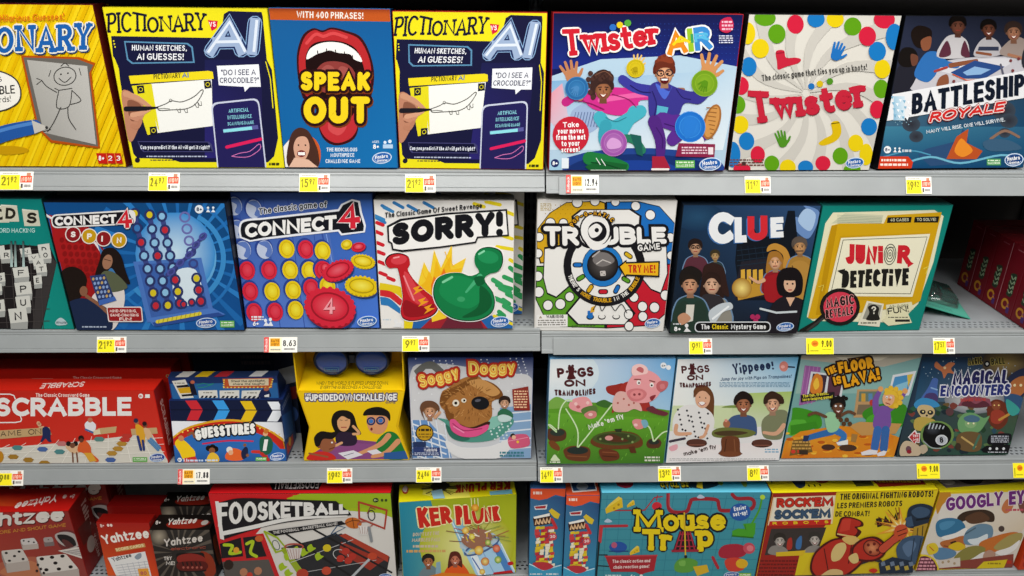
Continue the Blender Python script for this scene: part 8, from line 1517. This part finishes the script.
def eye_game():
    b = Pack(POSE['googly'], .06, 'cream game box with purple wavy lettering and painted people in blue caps', col='c8a818'); f = b.front(); f.BG('e8cc1c')
    f.P([(944,493),(1040,490.6),(1014,566),(936,568),(936,562),(930,555),(916,552)], 'ded6ca'); f.GQ([(944,493),(1040,491),(1022,530),(936,530)], ('e4dcd0','e8dccc','dccab0','e4e0d8'), 4)
    f.S([(938,494),(950,490),(952,496),(944,503),(938,512)], 'c88a28')
    f.S([(1004,502),(1008,498),(1014,500),(1012,508),(1006,512),(1002,508)], 'c87848'); f.E(1002, 527, 3, 3, '4c3c38'); f.S([(1018,502),(1024,500),(1028,506),(1022,512)], '7c4c40')
    # man in cap, big glasses
    f.S([(958,516),(966,510),(984,508),(994,512),(994,520),(982,519),(972,517),(962,520)], '3a281c'); f.S([(966,516),(980,510),(990,516),(986,520),(972,522)], '5c3c28')
    f.S([(936,524),(940,518),(952,516),(962,519),(966,526),(958,532),(946,535),(938,534)], '34749c'); f.S([(940,522),(948,519),(956,520),(950,526),(942,528)], '4c8cb4'); f.S([(942,535),(956,531),(966,526),(968,531),(954,537),(945,538)], 'eeeae4')
    f.S([(941,540),(952,537),(964,534),(966,542),(960,548),(948,548),(941,544)], 'b86a34'); f.S([(950,541),(956,539),(956,543)], '3c1c14'); f.L([(944,544),(954,546)], 1, '7c3c20')
    f.S([(964,536),(968,528),(980,522),(992,524),(993,534),(984,541),(972,543),(965,542)], '6c8ca4'); f.S([(968,538),(978,536),(988,532),(986,540),(974,543)], 'dce4e8'); f.L([(966,532),(976,526)], 1.4, '4c6474')
    f.S([(980,541),(996,534),(1014,530),(1022,534),(1012,544),(996,550),(984,549)], 'c8702c'); f.S([(994,546),(1008,534),(1022,531),(1020,540),(1008,548)], 'a89858'); f.S([(996,550),(1010,545),(1020,538),(1016,547),(1004,554)], 'ece8e4')
    f.S([(932,548),(944,546),(956,550),(952,556),(936,558)], '5c84a8'); f.S([(954,556),(966,546),(980,544),(986,548),(976,558),(960,561)], '8c8440'); f.S([(956,560),(970,558),(984,550),(982,558),(970,563)], 'e4e0dc'); f.S([(984,552),(990,548),(996,552),(992,560),(984,560)], 'b8907c'); f.S([(948,545),(958,540),(966,545),(958,549)], 'dcb81c')
    f.P([(940,562),(1014,552),(1014,566),(938,568)], '8c4034'); f.P([(938,559),(960,556),(960,565),(938,567)], 'd8ccc0'); f.dots([(942,561),(948,560),(954,562)], 1.4, 'b09878')
    f.S([(926,544),(934,541),(938,546),(936,551),(928,553)], 'e0c42c'); f.L([(929,545),(933,549)], 1, 'c05828')
    f.P([(984,560),(1008,557.6),(1004,567),(976,567.6)], 'dcc41a'); f.part('tagline_lettering').tiny(988, 560.6, 1002, 563, 1, '9c8414', h=1.6)
    f.part('callout_print').P(spline([(911,574),(916,556),(924,553),(933,557),(937.6,566)], False, 5)+[(937.6,569)], 'e4cc2c'); f.P(spline([(911,574),(917,557.6),(924,554.6),(932,558.4),(936,566)], False, 5)+[(936,569)], '5c2034'); f.tiny(917, 555.6, 930, 559.6, 1, 'e09aa8', h=2); f.tiny(915.6, 559.4, 932.6, 562.6, 1, 'e09aa8', h=2); f.tiny(914.4, 563, 934, 566.2, 1, 'e09aa8', h=2); f.tiny(913.6, 566.4, 934.6, 569.6, 1, 'e09aa8', h=2)
    f.part('title_lettering').T('GOOGLY', (947, 509), (1003, 504), 13, '70267c', h1=13, sw=.22, sh=.1, out=.6, outc='f0e4ec', gap=.05, jit=.05); f.T('EYES', (1009, 504), (1039, 501), 13, '70267c', sw=.24, sh=.1, out=.6, outc='f0e4ec', gap=.05); f.tiny(1006, 507, 1032, 510, 1, 'c85868', h=2)
    f.part('publisher_logo').R(1007, 558.6, 1012, 562, 'b8301c'); f.done()
    f = b.top([(938,478),(1034,476),(1041,489),(941.5,491)]); f.BG('e4d41c'); f.P([(944,479),(1034,476),(1036,483),(950,488)], '6a605c'); f.S([(966,481),(976,479),(990,481),(984,485),(972,485)], '241c1c', 4); f.S([(1000,479),(1012,478),(1022,481),(1008,484)], '34201c', 4); f.S([(948,483),(956,481),(962,484),(954,486)], 'b0a8a0', 4); f.done()
eye_game()
b = Pack((1.2040, -.002, .297, .1080, .2250, .0, .02, [(0,0),(50,0),(50,100),(0,100)]), .06, 'flame patterned orange game box, only its lower corner in view', col='c8401c'); f = b.front(); f.BG('c23a1a')
rr = random.Random(21)
for i in range(40): x = rr.uniform(0, 48); y = rr.uniform(0, 96); f.S([(x,y+8),(x-3,y+3),(x,y-6),(x+2,y),(x+4,y-3),(x+4,y+5)], rr.choice(('e86a1c','f0a028','f4c840','a02414','7c1410')), 3)
f.done()

# ------------------------------------------------------------------ stack of maroon boxes and the blister pack, second row
def maroon_box(k):
    r = empty('small_game_box', (1.050, .004+k*.0468, .9078), 0, 'maroon game box seen from its side, %s of the line' % ('nearest the shelf edge', 'second from the shelf edge', 'in the middle', 'second from the back', 'at the dark back end')[k], 'board game', 'maroon boxes on edge')
    bm = bmesh.new(); add_box(bm, 0, .20, 0, .0455, 0, .148+.001*k, .0012); mesh_obj('carton', bm, M_INK, r, '6a1018')
    f = Face(r, [(0,0),(46,0),(46,150),(0,150)], (0,.0455,0), (0,-1,0), (0,0,1), .0455, .148+.001*k, prefix='side_')
    f.BG('741420'); f.R(43.4, 2, 45.2, 148, 'b87880' if k % 2 == 0 else '7c2430'); f.tiny(14, 8, 34, 12, 1, 'a86068', h=2)
    f.part('lettering_print'); f.RQ([(12,74),(34,72),(34,104),(12,106)], 8, '4c7058') if 0 else None
    f.S([(14,62),(30,58),(33,70),(31,84),(33,98),(28,108),(15,106),(17,94),(13,82),(17,72)], '2c3c2c'); [f.L([(17,y),(23,y+5),(29,y-2),(30,y+3)], 2.4, '9cb08c', True) for y in (66,76,86,96)]; f.part('ring_mark'); f.ring(20, 126, 9, 9, 5, 'c88a28', n=20); f.dots([(30,124),(33,130),(28,132)], 2.4, '7c3c6c'); f.P([(26,132),(36,130),(36,142),(28,142)], '4c2c6c')
    f.done()
for k in range(5): maroon_box(k)

def blister():
    r = empty('blister_pack', (.8660, .0760, .9078), math.radians(-13), 'teal blister pack with a clear plastic bubble, lying beside the maroon boxes', 'packaged toy')
    Wc = .106; up = Matrix.Translation((Wc,0,0)) @ Matrix.Rotation(math.radians(13), 4, 'Y') @ Matrix.Translation((-Wc,0,0)) @ Matrix.Rotation(math.radians(3), 4, 'X')
    bm = bmesh.new(); prism(bm, [(0,0),(Wc,0),(Wc,.12),(0,.12)], .0012, 2, 0)
    bmesh.ops.transform(bm, matrix=up, verts=bm.verts); mesh_obj('backing_card', bm, M_INK, r, '46a68e')
    f = Face(r, [(0,0),(100,0),(100,110),(0,110)], up @ Vector((.002,.002,.0013)), up.to_3x3() @ Vector((1,0,0)), up.to_3x3() @ Vector((0,1,0)), Wc-.004, .116); f.BG('58b09a'); f.P([(0,0),(100,0),(100,46),(0,70)], '1c7062'); f.tiny(8, 92, 70, 104, 2, '2c7464', h=2.4); f.done()
    bm = bmesh.new(); rings = []
    for ins, hh in ((.0,.0),(.003,.016),(.010,.022)):
        rings.append([bm.verts.new(up @ Vector((x, y, hh+.002))) for x, y in ((.010+ins,.030+ins),(.090-ins,.030+ins),(.090-ins,.112-ins),(.010+ins,.112-ins))])
    for p, q in zip(rings, rings[1:]):
        for i in range(4): bm.faces.new((p[i], p[(i+1)%4], q[(i+1)%4], q[i]))
    bm.faces.new(rings[-1]); es = [e for e in bm.edges if all(len(v.link_edges) > 2 for v in e.verts)]
    bmesh.ops.bevel(bm, geom=es, offset=.003, segments=3, affect='EDGES'); mesh_obj('plastic_bubble', bm, M_BUBBLE, r, smooth=True)
    bm = bmesh.new(); bmesh.ops.create_cone(bm, cap_ends=True, segments=24, radius1=.017, radius2=.015, depth=.010); bmesh.ops.transform(bm, matrix=up @ Matrix.Translation((.035,.070,.0085)), verts=bm.verts); mesh_obj('toy_dial', bm, M_TEAL, r, smooth=False)
    bm = bmesh.new(); add_box(bm, .054, .084, .046, .100, .003, .012, .002, up); mesh_obj('toy_handle', bm, M_TEAL, r)
M_BUBBLE = mat('clear_pvc', 'eef6f4', rough=0.06, trans=0.95, spec=0.7); M_TEAL = mat('teal_plastic', '0e5c52', rough=0.3)
blister()
